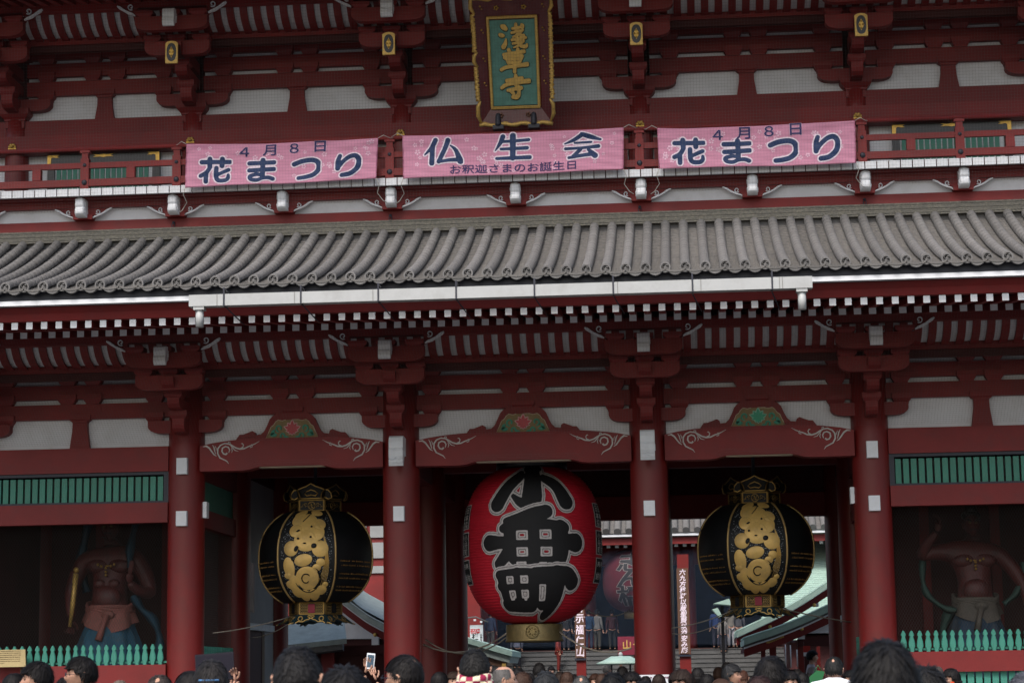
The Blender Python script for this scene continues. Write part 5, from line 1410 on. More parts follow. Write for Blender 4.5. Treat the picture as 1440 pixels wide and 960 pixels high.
for tri in BODY.values():
    for me in tri:
        if not me.materials: me.materials.append(None)
BLACKHAIR = (.012, .010, .010); BROWN = (.07, .035, .022); GREYH = (.16, .15, .145); DBROWN = (.03, .017, .012)
def person(px, py, wpx, face, label, hair='short', hcol=BLACKHAIR, coat=(.03, .03, .035), legs=(.02, .02, .03), pose='down', skin=None, seed=1, gl=False, Y=None, base=0., prof=False, turn=0., tall=None, extra=None, group='visitors in the crowd'):
    """px,py: top of the head in the photograph; wpx: width of the head there; face: heading, 0 towards the camera, 180 away, 90 to the photo's right"""
    if Y is None: Y = FPX*(.215 if prof else .178)/wpx
    P = spot(px, py, Y, 0., FPX*.991)
    h = P.z-base; s_ = (h)/1.755
    if tall: s_ = tall/1.755
    t = thing('person', label, 'person', (P.x, P.y, P.z-1.755*s_), group)
    t.rotation_euler = (0, 0, R(face)); t.scale = (s_, s_, s_)
    sk = skin or SKIN; b, j, tr = BODY[pose]
    up_ = .075 if wpx >= 18 else 0
    ochild('body', b, t, sk); ochild('jacket', j, t, cmat(coat), (0, .01, up_)); ochild('trousers', tr, t, cmat(legs))
    for sg in (-1, 1): ochild('shoe', SHOE, t, cmat((.015, .013, .012)), (sg*.108, 0, 0))
    ochild('hair', hairm(hair, seed), t, cmat(hcol, .5, 'hair'))
    for sg in (-1, 1):
        ochild('eye', EYE, t, cmat((.02, .012, .01), .3, 'eye'), HC+Vector((sg*.031, -.083, .006)))
        ochild('brow', BROW, t, cmat(hcol if hcol != GREYH else (.08, .07, .07), .6, 'hair'), HC+Vector((sg*.031, -.092, .029)))
    ochild('lips', LIPS, t, cmat((.34, .10, .09), .5, 'lips'), HC+Vector((0, -.094, -.060)))
    if gl: ochild('glasses', GLS, t, NAVY, HC)
    if extra: extra(t, s_)
    return t
def collar(col, r=.075, z=1.475, th=.014):
    me = MB().tube([(r*math.cos(a), .012+r*.95*math.sin(a), z+.012*math.sin(a)) for a in [i*math.pi/10 for i in range(21)]], th, 7).mesh('collar', [None])
    return lambda t, s_: ochild('collar', me, t, cmat(col), (0, 0, .07))
def scarf(col, name='scarf'):
    mb = MB()
    for q in range(3): mb.tube([((.085-.005*q)*math.cos(a), .01+(.085-.004*q)*math.sin(a), 1.455+.028*q+.012*math.sin(a*2+q)) for a in [i*math.pi/10 for i in range(21)]], .024, 8)
    me = mb.mesh(name, [None])
    return lambda t, s_: ochild(name, me, t, col if hasattr(col, 'name') else cmat(col), (0, 0, .065))
def checked(name, c1, c2, sc=18):
    m = mat(name, c1, .85, .1); t = m.node_tree; ck = t.nodes.new('ShaderNodeTexChecker'); ck.inputs['Scale'].default_value = sc
    ck.inputs[1].default_value = (*c1, 1); ck.inputs[2].default_value = (*c2, 1); tc = t.nodes.new('ShaderNodeTexCoord')
    t.links.new(tc.outputs['Object'], ck.inputs[0]); t.links.new(ck.outputs[0], t.nodes['Principled BSDF'].inputs['Base Color']); return m

# ------------------------------------------------ the two guardian statues in the side bays
def guardian(cx, cy_, z0, s_, kind):
    red = mat('dark red painted wood %s' % kind, (.085, .016, .014), .5, .25, 1.5, .2, 8, dirt=((.02, .018, .018), .75, 3.5))
    blu = mat('blue painted cloth %s' % kind, (.02, .10, .165) if kind == 'a' else (.02, .05, .09), .7, .3, 2, .3, 9, dirt=((.12, .10, .07), .5, 3))
    pk = mat('dusty pink painted cloth %s' % kind, (.24, .085, .07) if kind == 'a' else (.10, .09, .075), .7, .25, 3, .3, 12, dirt=((.12, .09, .07), .5, 5))
    teal = mat('teal scarf %s' % kind, (.012, .055, .09) if kind == 'a' else (.035, .08, .065), .7, .3, 3)
    t = thing('guardian_statue', 'red skinned guardian statue in a blue skirt raising an open palm, behind the left netting' if kind == 'a' else 'red bare chested guardian statue with a pale knotted sash, behind the right netting', 'statue', (cx, cy_, z0))
    def V(x, z, y=0.): return Vector((cx+x*s_, cy_+y*s_, z0+z*s_))
    def W(x, z, y, r, r2=None): v = V(x, z, y); return (v.x, v.y, v.z, r*s_, (r2 or r)*s_)
    if kind == 'a':
        arms = {-1: [(-.42, 2.62, 0, .20), (-.62, 2.28, -.05, .155), (-.70, 1.95, -.12, .13), (-.66, 1.72, -.25, .10), (-.62, 1.50, -.32, .075)],
                1: [(.42, 2.62, 0, .20), (.66, 2.28, -.05, .16), (.78, 1.92, -.15, .13), (.62, 1.98, -.42, .10), (.48, 2.12, -.58, .075)]}
    else:
        arms = {-1: [(-.42, 2.62, 0, .20), (-.74, 2.62, -.05, .165), (-1.02, 2.55, -.12, .13), (-.86, 2.80, -.3, .10), (-.70, 2.98, -.36, .075)],
                1: [(.42, 2.62, 0, .20), (.72, 2.30, -.05, .16), (.92, 1.95, -.1, .13), (.98, 1.60, -.2, .10), (1.0, 1.38, -.26, .075)]}
    nodes = [W(0, 1.45, 0, .34, .28), W(0, 1.75, -.06, .37, .32), W(0, 2.05, -.04, .33, .27), W(0, 2.4, 0, .42, .28), W(0, 2.64, 0, .36, .24), W(0, 2.82, -.02, .17, .16), W(0, 2.98, -.05, .15, .15)]
    bones = [(i, i+1) for i in range(6)]
    for sg in (-1, 1):
        b = len(nodes); nodes += [W(x, z, y, r) for x, z, y, r in arms[sg]]; bones += [(4, b)]+[(b+i, b+i+1) for i in range(4)]
        b = len(nodes); nodes += [W(sg*.2, 1.2, 0, .24), W(sg*.3, .7, -.02, .19), W(sg*.34, .35, .0, .15), W(sg*.36, .08, .0, .11), W(sg*.38, .04, -.2, .10, .06)]; bones += [(0, b)]+[(b+i, b+i+1) for i in range(4)]
    flesh = skin_mesh('flesh', nodes, bones, 2)
    hs = []
    k = s_*1.9
    hm = head_me.copy(); hs.append(xform(hm, Matrix.Translation(V(0, 3.12, -.06)) @ Matrix.Diagonal((k*1.05, k, k*1.05, 1)) @ Matrix.Translation(-HC)))
    def hand(at, d, up_, curl, mir):
        M = Matrix.Translation(V(*at)) @ Vector(d).normalized().to_track_quat('-Z', 'Y').to_matrix().to_4x4() @ Matrix.Rotation(up_, 4, 'Z') @ Matrix.Scale(k*1.25, 4)
        if mir: M = M @ Matrix.Scale(-1, 4, (1, 0, 0))
        return [xform(h, M) for h in hand_mesh(curl)]
    if kind == 'a':
        hs += hand((.50, 2.10, -.58), (.10, -.15, 1), R(180), .03, False); hs += hand((-.62, 1.50, -.32), (0, -.3, -1), R(-90), .5, True)
    else:
        hs += hand((-.70, 2.98, -.36), (.3, 0, 1), R(-90), .5, True); hs += hand((1.0, 1.38, -.26), (0, -.2, -1), R(-90), .5, False)
    body = join_meshes('body', [flesh]+hs, [red]); o = bpy.data.objects.new('body', body); link(o, t)
    bpy_off = -Vector(t.location); body.transform(Matrix.Translation(bpy_off))
    # chest and belly relief
    mb = MB()
    for x, z, r in ((-.19, 2.44, .22), (.19, 2.44, .22)): mb.sphere(V(x, z, -.17), r*s_, 14, 10, sc=(1.05, .42, .62))
    mb.sphere(V(0, 1.86, -.24), .24*s_, 16, 10, sc=(1.1, .55, 1.0))
    if kind == 'a': 
        for x in (-.13, .13):
            for z in (2.12, 1.95): mb.sphere(V(x, z, -.26), .1*s_, 10, 8, sc=(1.1, .5, .8))
    part('chest', mb, red, t)
    mb = MB()
    for sg in (-1, 1): mb.tube([V(sg*.03, 3.17, -.26), V(sg*.08, 3.215, -.27), V(sg*.14, 3.20, -.22)], [.012*s_, .02*s_, .01*s_], 6)
    mb.tube([V(-.07, 3.02, -.26), V(0, 3.035, -.28), V(.07, 3.02, -.26)], .012*s_, 6)
    part('brow', mb, BLACK, t)
    mb = MB()
    for sg in (-1, 1): part('eye', MB().sphere(V(sg*.06, 3.155, -.245), .026*s_, 10, 6), BRASS, t)
    mb = MB(); mb.sphere(V(0, 3.42, .0), .12*s_, 12, 8, sc=(1, 1, 1.3)); mb.sphere(V(0, 3.3, .02), .19*s_, 14, 8, sc=(1, 1, .6)); part('topknot', mb, BLACK, t)
    # necklace
    mb = MB(); pts = [V(.34*math.cos(a), 2.66+.22*math.sin(a), -.24+.16*abs(math.cos(a))) for a in [math.pi+i*math.pi/12 for i in range(13)]]
    mb.tube(pts, .014*s_, 6)
    for x, z in ((0, 2.40), (-.09, 2.43), (.09, 2.43), (0, 2.33), (-.15, 2.46), (.15, 2.46), (0, 2.27)): mb.sphere(V(x, z, -.33), .028*s_, 8, 6)
    part('necklace', mb, GOLD, t)
    # skirt with folds
    def cloth(z0_, z1_, r0, r1, d0, amp, nf, hem, m, nm, ph=0.):
        mb = MB(); nu, nv = 72, 14; vs = []
        for j in range(nv+1):
            t_ = j/nv
            for i in range(nu):
                a = 2*math.pi*i/nu; r = r0+(r1-r0)*t_; q = amp*t_*math.sin(a*nf+ph+1.5*math.sin(a*2))
                z = z0_+(z1_+hem*math.sin(a*2+ph)*1.0-z0_)*t_
                vs.append(V((r+q)*math.cos(a), z, (d0/r0*r+q)*math.sin(a)))
        mb.add(vs, [(j*nu+i, j*nu+(i+1) % nu, (j+1)*nu+(i+1) % nu, (j+1)*nu+i) for j in range(nv) for i in range(nu)], True)
        o = part(nm, mb, m, t); return o
    cloth(1.56, .22, .37, .86, .34, .06, 11, .08, blu, 'skirt')
    cloth(1.74, 1.34, .40, .50, .37, .035, 6, .10, pk, 'hip_cloth', 1.2)
    mb = MB()
    for i in range(5):
        z = 1.78-i*.03; mb.tube([V(.42*math.cos(a), z+.03*math.sin(a*3+i)-.10*max(0, -math.sin(a)), .37*math.sin(a)) for a in [q*math.pi/14 for q in range(29)]], .035*s_, 6)
    mb.sphere(V(.06, 1.56, -.40), .10*s_, 12, 8, sc=(1.3, .5, .8)); mb.tube([V(.06, 1.56, -.44), V(.0, 1.35, -.48), V(-.06, 1.1, -.55)], [.06*s_, .05*s_, .07*s_], 8); part('sash', mb, pk, t)
    # flying scarf
    def flow(pts, w_, nm='scarf'):
        P = catmull([tuple(p) for p in pts], 6); mb = MB(); vs = []
        for i, p in enumerate(P):
            q = Vector(P[min(i+1, len(P)-1)])-Vector(P[max(i-1, 0)]); a = Vector((q.z, 0, -q.x)).normalized() if q.length else Vector((1, 0, 0))
            v = V(p[0], p[1], p[2]); ww = w_*s_*(1+.25*math.sin(i*.7)); up_ = Vector((q.y*0+a.x, 0, a.z))
            n2 = Vector((p and (Vector(P[min(i+1, len(P)-1)])-Vector(P[max(i-1, 0)])).y*0, 0, 0))
            d = Vector((q[1], 0, -q[0])).normalized()
            vs += [v+d*ww+Vector((0, .03*s_, 0)), v+Vector((0, -.05*s_, 0)), v-d*ww+Vector((0, .03*s_, 0)), v+Vector((0, .05*s_, 0))]
        n = len(P); mb.add(vs, [(i*4+k_, i*4+(k_+1) % 4, (i+1)*4+(k_+1) % 4, (i+1)*4+k_) for i in range(n-1) for k_ in range(4)], True)
        part(nm, mb, teal, t)
    if kind == 'a':
        flow([(.50, 3.5, .1), (.44, 3.1, -.1), (.42, 2.7, -.3), (.44, 2.4, -.34)], .07); flow([(.50, 1.9, -.3), (.62, 1.66, -.2), (.82, 1.45, -.1), (.92, 1.1, -.05), (.86, .7, 0), (.84, .3, 0)], .075)
        flow([(-.42, 3.5, .1), (-.52, 3.0, .1), (-.6, 2.5, .15), (-.5, 2.0, .2)], .09)
        part('club', MB().tube([V(-.62, 1.36, -.42), V(-.56, 1.75, -.46), V(-.50, 2.30, -.50)], [.03*s_, .045*s_, .05*s_], 8).sphere(V(-.495, 2.36, -.5), .055*s_, 8, 6), GOLDP, t)
    else:
        flow([(-.95, 2.5, .0), (-.98, 2.1, -.1), (-.9, 1.8, -.15), (-.62, 1.55, -.25), (-.4, 1.5, -.3)], .06); flow([(-.5, 1.5, -.2), (-.62, 1.2, -.1), (-.7, .7, 0), (-.78, .2, 0)], .09)
        flow([(.95, 2.4, .0), (.9, 2.1, -.1), (.75, 1.8, -.2), (.5, 1.6, -.3)], .06)
    part('pedestal', MB().lathe([(1.05*s_, -.02), (1.05*s_, .04), (.8*s_, .10*s_), (.5*s_, .1*s_)], 24, (cx, cy_, z0)), DARK, t)
    return t
guardian(spot(155, 900, 44.2).x, 44.35, 1.33, 1.17, 'a')
guardian(spot(1370, 900, 44.2).x, 44.35, 1.33, 1.07, 'b')

# ================================================================== THE COURTYARD BEHIND THE GATE
CGREEN = mat('pale green copper roof', (.30, .42, .36), .6, .12, 2, .2, 20, dirt=((.20, .27, .24), .6, 3), stretch=(1, 3, 1))
CGREY = mat('grey green roof', (.25, .29, .27), .7, .15, 3, .3, 30, dirt=((.16, .18, .17), .5, 4))
HNAVY = mat('dark blue hall gloom', (.010, .024, .055), .9, .3, .6)  # dark blue haze and gloom inside the hall, put into a colour
BRN = mat('brown timber', (.10, .05, .03), .7, .2, 3)
# --- main hall
hy = 86.
def SX(px, Y, py=850): return spot(px, py, Y).x
def SZ(py, Y, px=870): return spot(px, py, Y).z
st = MB(); ztop = SZ(912, 86, 1000); nst = 16
for i in range(nst): st.box(-17, 12, 80.8+i*.33, 86.5, ztop*i/nst+(.001 if i else -.2), ztop*(i+1)/nst-.03); st.box(-17.01, 12.01, 80.77+i*.33, 86.5, ztop*(i+1)/nst-.03, ztop*(i+1)/nst)
o = part('stone_steps', st, STEPS); o['kind'] = 'structure'
hall = thing('main_hall', 'large red temple hall with grey tiled eaves behind the stone steps, seen through the gate', 'temple hall', (-2.5, 92, 0))
part('podium', MB().box(-20, 15, 86.4, 104, 0, ztop-.002), STEPS, hall)
pmh = MB().lathe([(.36, 0), (.34, .3), (.34, 6.0)], 20).mesh('pillar', REDP)
for x in [SX(968, 88)+4.1*k for k in range(-5, 4)]: inst('pillar', pmh, hall, (x, 88, ztop))
zf0, zf1 = SZ(797, 88), SZ(772, 87)
part('tie_beam', MB().box(-20, 15, 87.8, 88.2, zf0, zf0+.75), RED, hall)
part('bracket_band', MB().box(-20, 15, 87.9, 88.3, zf0+.75, 8.5), REDD, hall)
part('back_wall', MB().box(-20, 15, 95, 95.2, ztop, 9), HNAVY, hall)
part('gloom_sheet', MB().box(-20, 15, 92.0, 92.06, ztop+2.2, 9), HNAVY, hall)  # added sheet, its colour stands in for the hall's dark blue gloom
part('hall_floor', MB().box(-20, 15, 86.5, 95, ztop, ztop+.05), DARK, hall)
part('hall_ceiling', MB().box(-20, 15, 86.6, 95, 8.3, 8.4), DARK, hall)
ye = 84.
zt_, zw0, zw1, zr0, zr1 = SZ(748, ye), SZ(763, ye), SZ(753, ye), SZ(768, ye+.5), SZ(760, ye+.5)
zt_, zw1, zw0 = SZ(747, ye), SZ(750.5, ye), SZ(756, ye)
zr1, zr0 = SZ(764.5, ye+.5), SZ(771.5, ye+.5)
part('white_eave_board', MB().box(-20, 15, ye, ye+.15, zw0, zw1), WPAINT, hall)
part('fascia', MB().box(-20, 15, ye+.2, ye+.4, zr1-.1, zw0+.02), RED, hall)
part('soffit', MB().prism([(ye+.5, zr1-.02), (88.5, zr1+.5), (88.5, zr1+.8), (ye+.2, zw0+.3)], -20, 15, 'x'), REDD, hall)
rh = MB().box(-.07, .07, 0, 2.8, -.22, 0).box(-.072, .072, -.004, 0, -.222, .002, 1).mesh('rafter', [RED, WPAINT])
for k in range(90): inst('rafter', rh, hall, (-19.5+k*.335, ye+.45, zr1+.02), (R(6), 0, 0))
part('tiled_roof', MB().prism([(ye-.05, zt_-.12), (92, zt_+5.2), (100, zt_+9), (108, zt_+5), (108, zt_+4), (ye+.2, zt_-.3)], -20, 15, 'x'), TILED, hall)
rt = MB()
rt.lathe([(.15, 0), (.15, .08)], 14); rowh = MB()
sl = math.atan2(5.3, 8)
rowh.tube([(0, 0, 0), (0, 7.6, 5.05)], .14, 10); rowh = rowh.mesh('round_tile_row', TILE)
for k in range(78): inst('round_tile_row', rowh, hall, (-19.8+k*.45, ye-.1, zt_-.05))
# lantern of the hall
hx, hz, hY = SX(895, 85.5, 815), SZ(818, 85.5, 895), 85.5
hl = thing('hall_lantern', 'distant red paper lantern under the hall eaves, half hidden by the third pillar', 'lantern', (hx, hY, hz-1.3))
HRr, HH = 1.33, 1.28
mb = MB(); mb.lathe([(HRr*max(.0, 1-abs(t)**2.6)**.45+.001, hz+HH*t) for t in [-.97+i*1.94/48 for i in range(49)]], 40, (hx, hY, 0)); part('lantern_body', mb, mat('shaded red lantern paper', (.06, .004, .010), .9, .15, 3), hl)  # lantern red darkened: shade of the hall eaves is put into the colour
part('bottom_ring', MB().lathe([(.5, hz-HH-.22), (.5, hz-HH+.1)], 24, (hx, hY, 0)), BRASS, hl)
part('hanging_rod', MB().tube([(hx, hY, hz+HH*.9), (hx, hY, 8.3)], .06, 6), NAVY, hl)
for ch, zc2, of in (('志', .72, .03), ('ん', .05, .045), ('橋', -.62, .03)):
    for nm, e, m, k in (('character_edge', .05, LGRY, .012), ('character', of-.02, LBLK, .024)):
        bm = text_bm(ch, .80, e if nm[-1] == 'e' else .02, 0, 2, cut=.12, sx=1.7)
        text_part(nm, bm, lambda x, y, d, k=k, zc2=zc2: Vector((hx+(HRr*max(.02, 1-abs((zc2+y)/HH)**2.6)**.45+k)*math.sin(x/HRr-.1), hY-(HRr*max(.02, 1-abs((zc2+y)/HH)**2.6)**.45+k)*math.cos(x/HRr-.1), hz+zc2+y)), m, hl)
# offering stand with a gilt character
P = spot(869, 896, 80.); Q = spot(897, 921, 80.)
t = thing('red_stand', 'dark red cloth covered stand with a gold character at the foot of the hall steps', 'stand', ((P.x+Q.x)/2, 80, 0))
part('cloth_panel', MB().box(P.x, Q.x, 79.9, 80.6, Q.z, P.z), mat('dull crimson cloth', (.16, .012, .03), .8), t)
part('stand_leg', MB().box(P.x+.05, P.x+.15, 80, 80.1, 0, Q.z), BRN, t); part('stand_leg', MB().box(Q.x-.15, Q.x-.05, 80, 80.1, 0, Q.z), BRN, t)
for ch, px in (('山', 882), ('号', 897)):
    p = spot(px, 907, 79.88); text_part('gilt_character', text_bm(ch, .36, .02, 0, 2), lambda x, y, d, p=p: Vector((p.x+x, 79.89, p.z+y)), GOLDP, t)
# vertical sign boards on red posts
def signpost(px0, px1, ytop, ybot, txt, label, Y=77.):
    A = spot(px0, ytop, Y); B = spot(px1, ybot, Y); x0, x1 = A.x, B.x; xm = (x0+x1)/2; w_ = x1-x0
    t = thing('sign_post', label, 'sign', (xm, Y+.1, 0))
    part('post', MB().box(x0+.01, x1-.01+.05, Y+.06, Y+.3, 0, A.z+.5), REDP, t)
    b = part('sign_board', MB().box(x0, x1, Y, Y+.05, B.z, A.z), BRN, t)
    part('board_edge', MB().box(x0-.02, x0+.02, Y-.02, Y+.05, B.z-.03, A.z).box(x1-.02, x1+.02, Y-.02, Y+.05, B.z-.03, A.z), GOLDP if 0 else BRN, b)
    part('iron_foot', MB().box(x0-.04, x1+.04, Y-.03, Y+.06, B.z-.10, B.z-.03), NAVY, b)
    n = len(txt); H = A.z-B.z
    for i, ch in enumerate(txt):
        zc2 = A.z-H*(i+.55)/n*.985-.02
        text_part('character', text_bm(ch, min(H/n*1.02, .36), .022, 0, 2, sx=1.05, shear=.15), lambda x, y, d, zc2=zc2: Vector((xm+x, Y-.006, zc2+y)), BWH, b)
signpost(808, 822.5, 800, 925, '身命示書示福仁山', 'tall brown sign board with white calligraphy on a red post, left of the third pillar')
signpost(953, 970.5, 800, 919, '六九方移荘以蔵聖賢以添安み彫', 'tall brown sign board with white calligraphy on a red post, right of the third pillar')
# white notice with red heading under a small lamp bar
A, B = spot(660.5, 880, 68.), spot(679.5, 925, 68.); xm = (A.x+B.x)/2
t = thing('notice_stand', 'white notice with red heading and black writing, left under the red lantern', 'notice', (xm, 68.1, 0))
part('panel', MB().box(A.x, B.x, 68.0, 68.06, B.z, A.z), WPAINT, t); part('leg', MB().box(A.x, A.x+.06, 68.06, 68.12, 0, A.z), BRN, t); part('leg', MB().box(B.x-.06, B.x, 68.06, 68.12, 0, A.z), BRN, t)
RINK = mat('red ink', (.55, .02, .03), .7)
for ch, px, py, sz, m in (('祝', 664.5, 888.5, .17, RINK), ('禱', 671.5, 888.5, .17, RINK), ('禅', 668, 896, .22, BLACK), ('語', 668, 903.5, .22, BLACK), ('会', 676.5, 897, .08, BLACK), ('仏', 676.5, 893.5, .08, BLACK), ('生', 676.5, 901, .08, BLACK)):
    p = spot(px, py, 67.99); text_part('writing', text_bm(ch, sz, .02, 0, 2), lambda x, y, d, p=p: Vector((p.x+x, 67.995, p.z+y)), m, t)
A2 = spot(660, 870, 67.8); B2 = spot(686, 876, 67.8)
lb = part('lamp_bar', MB().tube([(A2.x-.1, 67.8, A2.z), (A2.x+.2, 67.8, A2.z+.03), (B2.x, 67.8, B2.z)], .025, 6), MATS['grey roof tile'], t)
for px, py in ((667.5, 873), (676.5, 875.5)): p = spot(px, py, 67.7); part('lamp', MB().box(p.x-.035, p.x+.035, 67.66, 67.74, p.z-.03, p.z+.03), WPAINT, lb)
A, B = spot(660, 820, 69.), spot(676, 900, 69.)
t = thing('red_post', 'plain square red post rising behind the white notice', 'post', ((A.x+B.x)/2, 69.1, 0)); part('shaft', MB().box(A.x-.2, B.x, 69.0, 69.4, 0.1, A.z+3), RED, t); part('foot', MB().box(A.x-.25, B.x+.05, 68.95, 69.45, 0, .1), STEPS, t)

# --- roofed buildings to the sides: a curved roof section swept in depth, red barge board, white panel, posts
def gable(name, label, cat, top, Y, depth, roofm, ridge_px, thick=9, red=11, stud=None, lattice=None, posts=(), white_end=None, loc=None, beam=None, gable_white=True):
    P = catmull([(p[0], p[1]) for p in top], 5)
    U = [spot(x, y, Y) for x, y in P]; Pt = [(u.x, u.z) for u in U]
    k = Y/FPX; d1, d2, d3 = thick*k, (thick+2.2)*k, (thick+2.2+red)*k
    t = thing(name, label, cat, (sum(p[0] for p in Pt)/len(Pt), Y+depth/2, 0))
    def band(a, b, y0, y1, nm, m): return part(nm, MB().prism([(x, z-a) for x, z in Pt]+[(x, z-b) for x, z in Pt[::-1]], y0, y1), m, t)
    band(0, .16, Y-.3, Y+depth, 'roof', roofm)
    band(.16, d1, Y-.1, Y+.15, 'eave_edge', MATS['weathered roof tile'])
    band(d1, d2, Y-.12, Y+.1, 'white_trim', WPAINT)
    hf = band(d2, d3, Y-.06, Y+.12, 'barge_board', RED)
    band(d1, d2+.1, Y+.2, Y+depth-.1, 'soffit', REDD)
    # tile ribs on top
    for j in range(int(depth/.5)):
        part('roof_rib', MB().tube([(x, Y-.2+j*.5, z+.02) for x, z in Pt], .045, 5), roofm, t)
    if stud:
        for px, py in stud: p = spot(px, py, Y-.1); part('gold_stud', MB().sphere((p.x, Y-.09, p.z), .06, 10, 6, sc=(1, .5, 1)), GOLDP, hf)
    if lattice:
        mb = MB(); (xa, ya), (xb, yb) = lattice
        for j in range(3):
            for i in range(9):
                u = i/8; px, py = xa+(xb-xa)*u, ya+(yb-ya)*u+(j-1)*3.2
                p = spot(px, py, Y-.07); mb.box(p.x-.045, p.x+.045, Y-.085, Y-.06, p.z-.03, p.z+.03)
        o = part('gold_lattice', mb, GOLDP, hf); o['kind'] = 'stuff'
    for px0, px1, py in posts:
        a, b = spot(px0, py, Y+.5), spot(px1, py, Y+.5); part('post', MB().box(a.x, b.x, Y+.5, Y+.8, 0, a.z), REDP, t)
    if beam:
        a, b = spot(beam[0], beam[1], Y+.4), spot(beam[2], beam[3], Y+.4); part('tie_beam', MB().box(a.x, b.x, Y+.4, Y+.75, b.z, a.z), REDD, t)
        if white_end:
            a2, b2 = spot(white_end[0], white_end[1], Y+.2), spot(white_end[2], white_end[3], Y+.2); part('white_beam_end', MB().box(a2.x, b2.x, Y+.2, Y+.5, b2.z, a2.z), WPAINT, t)
        if gable_white:
            zs = [z for x, z in Pt]; pl = [(x, z-d3+.05) for x, z in Pt if a.x <= x <= b.x]
            if len(pl) > 1: part('white_panel', MB().prism(pl+[(pl[-1][0], a.z-.02), (pl[0][0], a.z-.02)], Y+.3, Y+.4), MATS['white plaster'], t)
    return t
gA = gable('wash_pavilion', 'lower green edged pavilion roof with gold lattice tip and red barge board, right passage', 'pavilion',
      [(1046, 899), (1066, 892), (1090, 884), (1125, 870), (1165, 851), (1205, 831), (1250, 806), (1290, 780)], 60., 4., CGREEN, 0, 11, 11,
      stud=[(1127, 883)], lattice=((1080, 899), (1100, 891)), posts=((1082, 1091, 903), (1121, 1131, 898), (1070, 1076, 907)), white_end=(1122, 888, 1131.5, 897.5), beam=(1122, 889, 1290, 903))
gB = gable('shrine_pavilion', 'upper green copper roof with red barge board rising behind the lower pavilion roof, right passage', 'pavilion',
      [(1036, 889), (1062, 877), (1095, 861), (1130, 841), (1165, 818), (1205, 792), (1250, 762), (1280, 740)], 66., 4., CGREEN, 0, 6, 10,
      stud=[(1083, 881), (1145, 850)], posts=((1147, 1152, 900),), white_end=(1143, 846, 1151, 852), beam=(1143, 868, 1280, 880), gable_white=False)
tip = thing('far_eave_corner', 'pale green upturned eave corners beside the right copper lantern foot', 'eave corner', (*spot(1015, 850, 70.).xy, 0))
for nm, pts in (('roof_corner', [(1004, 849), (1026, 842), (1030, 851)]), ('roof_corner', [(1002, 857), (1010, 855), (1016, 866), (1012, 868)])):
    U = [spot(x, y, 70.) for x, y in pts]; part(nm, MB().prism([(u.x, u.z) for u in U], 70, 71.2), CGREEN, tip)
p = spot(1016, 852, 70.8); part('post', MB().box(p.x-.05, p.x+.05, 70.7, 70.85, 0, p.z), BLACK, tip)
# big pale roof slope beyond
t = thing('green_roofed_hall', 'hall with a broad pale green tiled roof behind the right copper lantern', 'temple hall', (SX(1180, 84)+2, 86, 0))
A, B = spot(1040, 905, 80.), spot(1300, 745, 88.)
x0, x1 = spot(1085, 850, 84).x, spot(1300, 850, 84).x
part('roof', MB().add([(x0-.9, 80, 3.35), (x1, 80, 3.35), (x1, 88, B.z-.2), (x0+2.2, 88, B.z-.2), (x0-.9, 80, 3.0), (x1, 80, 3.0), (x1, 88.5, B.z-1), (x0+2.2, 88.5, B.z-1)], [(0,1,2,3),(7,6,5,4),(0,4,5,1),(1,5,6,2),(2,6,7,3),(3,7,4,0)]), CGREEN, t)
for j in range(48):
    u = j/48; z = 3.35+(B.z-3.55)*u; y = 80+8*u; xa = x0-.9+3.1*u
    part('tile_course', MB().box(xa, x1, y-.03, y+.02, z-.02, z+.045), CGREEN, t)
part('wall', MB().box(x0+.5, x1, 80.6, 90, 0, 3.2), REDD, t)
part('ridge', MB().box(x0+2.0, x1, 87.8, 88.6, B.z-.3, B.z+.35), CGREEN, t); part('ridge_trim', MB().box(x0+1.9, x1, 87.7, 88.7, B.z+.35, B.z+.5), MATS['weathered roof tile'], t)
p = spot(1150, 762, 87.6); part('gold_plate', MB().box(p.x-.25, p.x+.25, 87.66, 87.75, p.z-.1, p.z+.12), GOLDP, t)
# pavilion to the left with the roof coming down to the right
gD = gable('prayer_pavilion', 'grey green pavilion roof coming down to the right with red barge board, left passage', 'pavilion',
      [(420, 790), (450, 815), (478, 838), (500, 855), (520, 869), (545, 882), (560, 888)], 62., 4., CGREY, 0, 8, 11,
      stud=[(527, 893)], posts=((524, 533, 900), (453, 470, 900)), white_end=(522, 898, 532, 908), beam=(478, 898, 545, 909))
Pq = catmull([(490, 838), (505, 852), (522, 862), (545, 874), (565, 882)], 4)
frt = [spot(x, y+2, 62.) for x, y in Pq]; bck = [spot(x+6, y-20, 66.) for x, y in Pq]
mb = MB(); nq = len(Pq); mb.add([tuple(p) for p in frt]+[tuple(p) for p in bck]+[(p.x, p.y, p.z-.1) for p in frt]+[(p.x, p.y, p.z-.1) for p in bck], [(i, i+1, nq+i+1, nq+i) for i in range(nq-1)]+[(2*nq+i, 3*nq+i, 3*nq+i+1, 2*nq+i+1) for i in range(nq-1)]+[(nq+i, nq+i+1, 3*nq+i+1, 3*nq+i) for i in range(nq-1)])
part('roof_slope', mb, CGREY, gD)
t = thing('front_eave', 'low pavilion with grey green roof under the left copper lantern, white panels below', 'pavilion', (*spot(445, 900, 58.).xy, 0))
U0, U1, V0, V1 = spot(404, 868, 60.), spot(482, 866, 60.), spot(398, 907, 58.), spot(487, 898, 58.)
part('roof', MB().add([tuple(V0), tuple(V1), tuple(U1), tuple(U0)]+[(q.x, q.y, q.z-.14) for q in (V0, V1, U1, U0)], [(0,1,2,3),(7,6,5,4),(0,4,5,1),(1,5,6,2),(2,6,7,3),(3,7,4,0)]), CGREY, t)
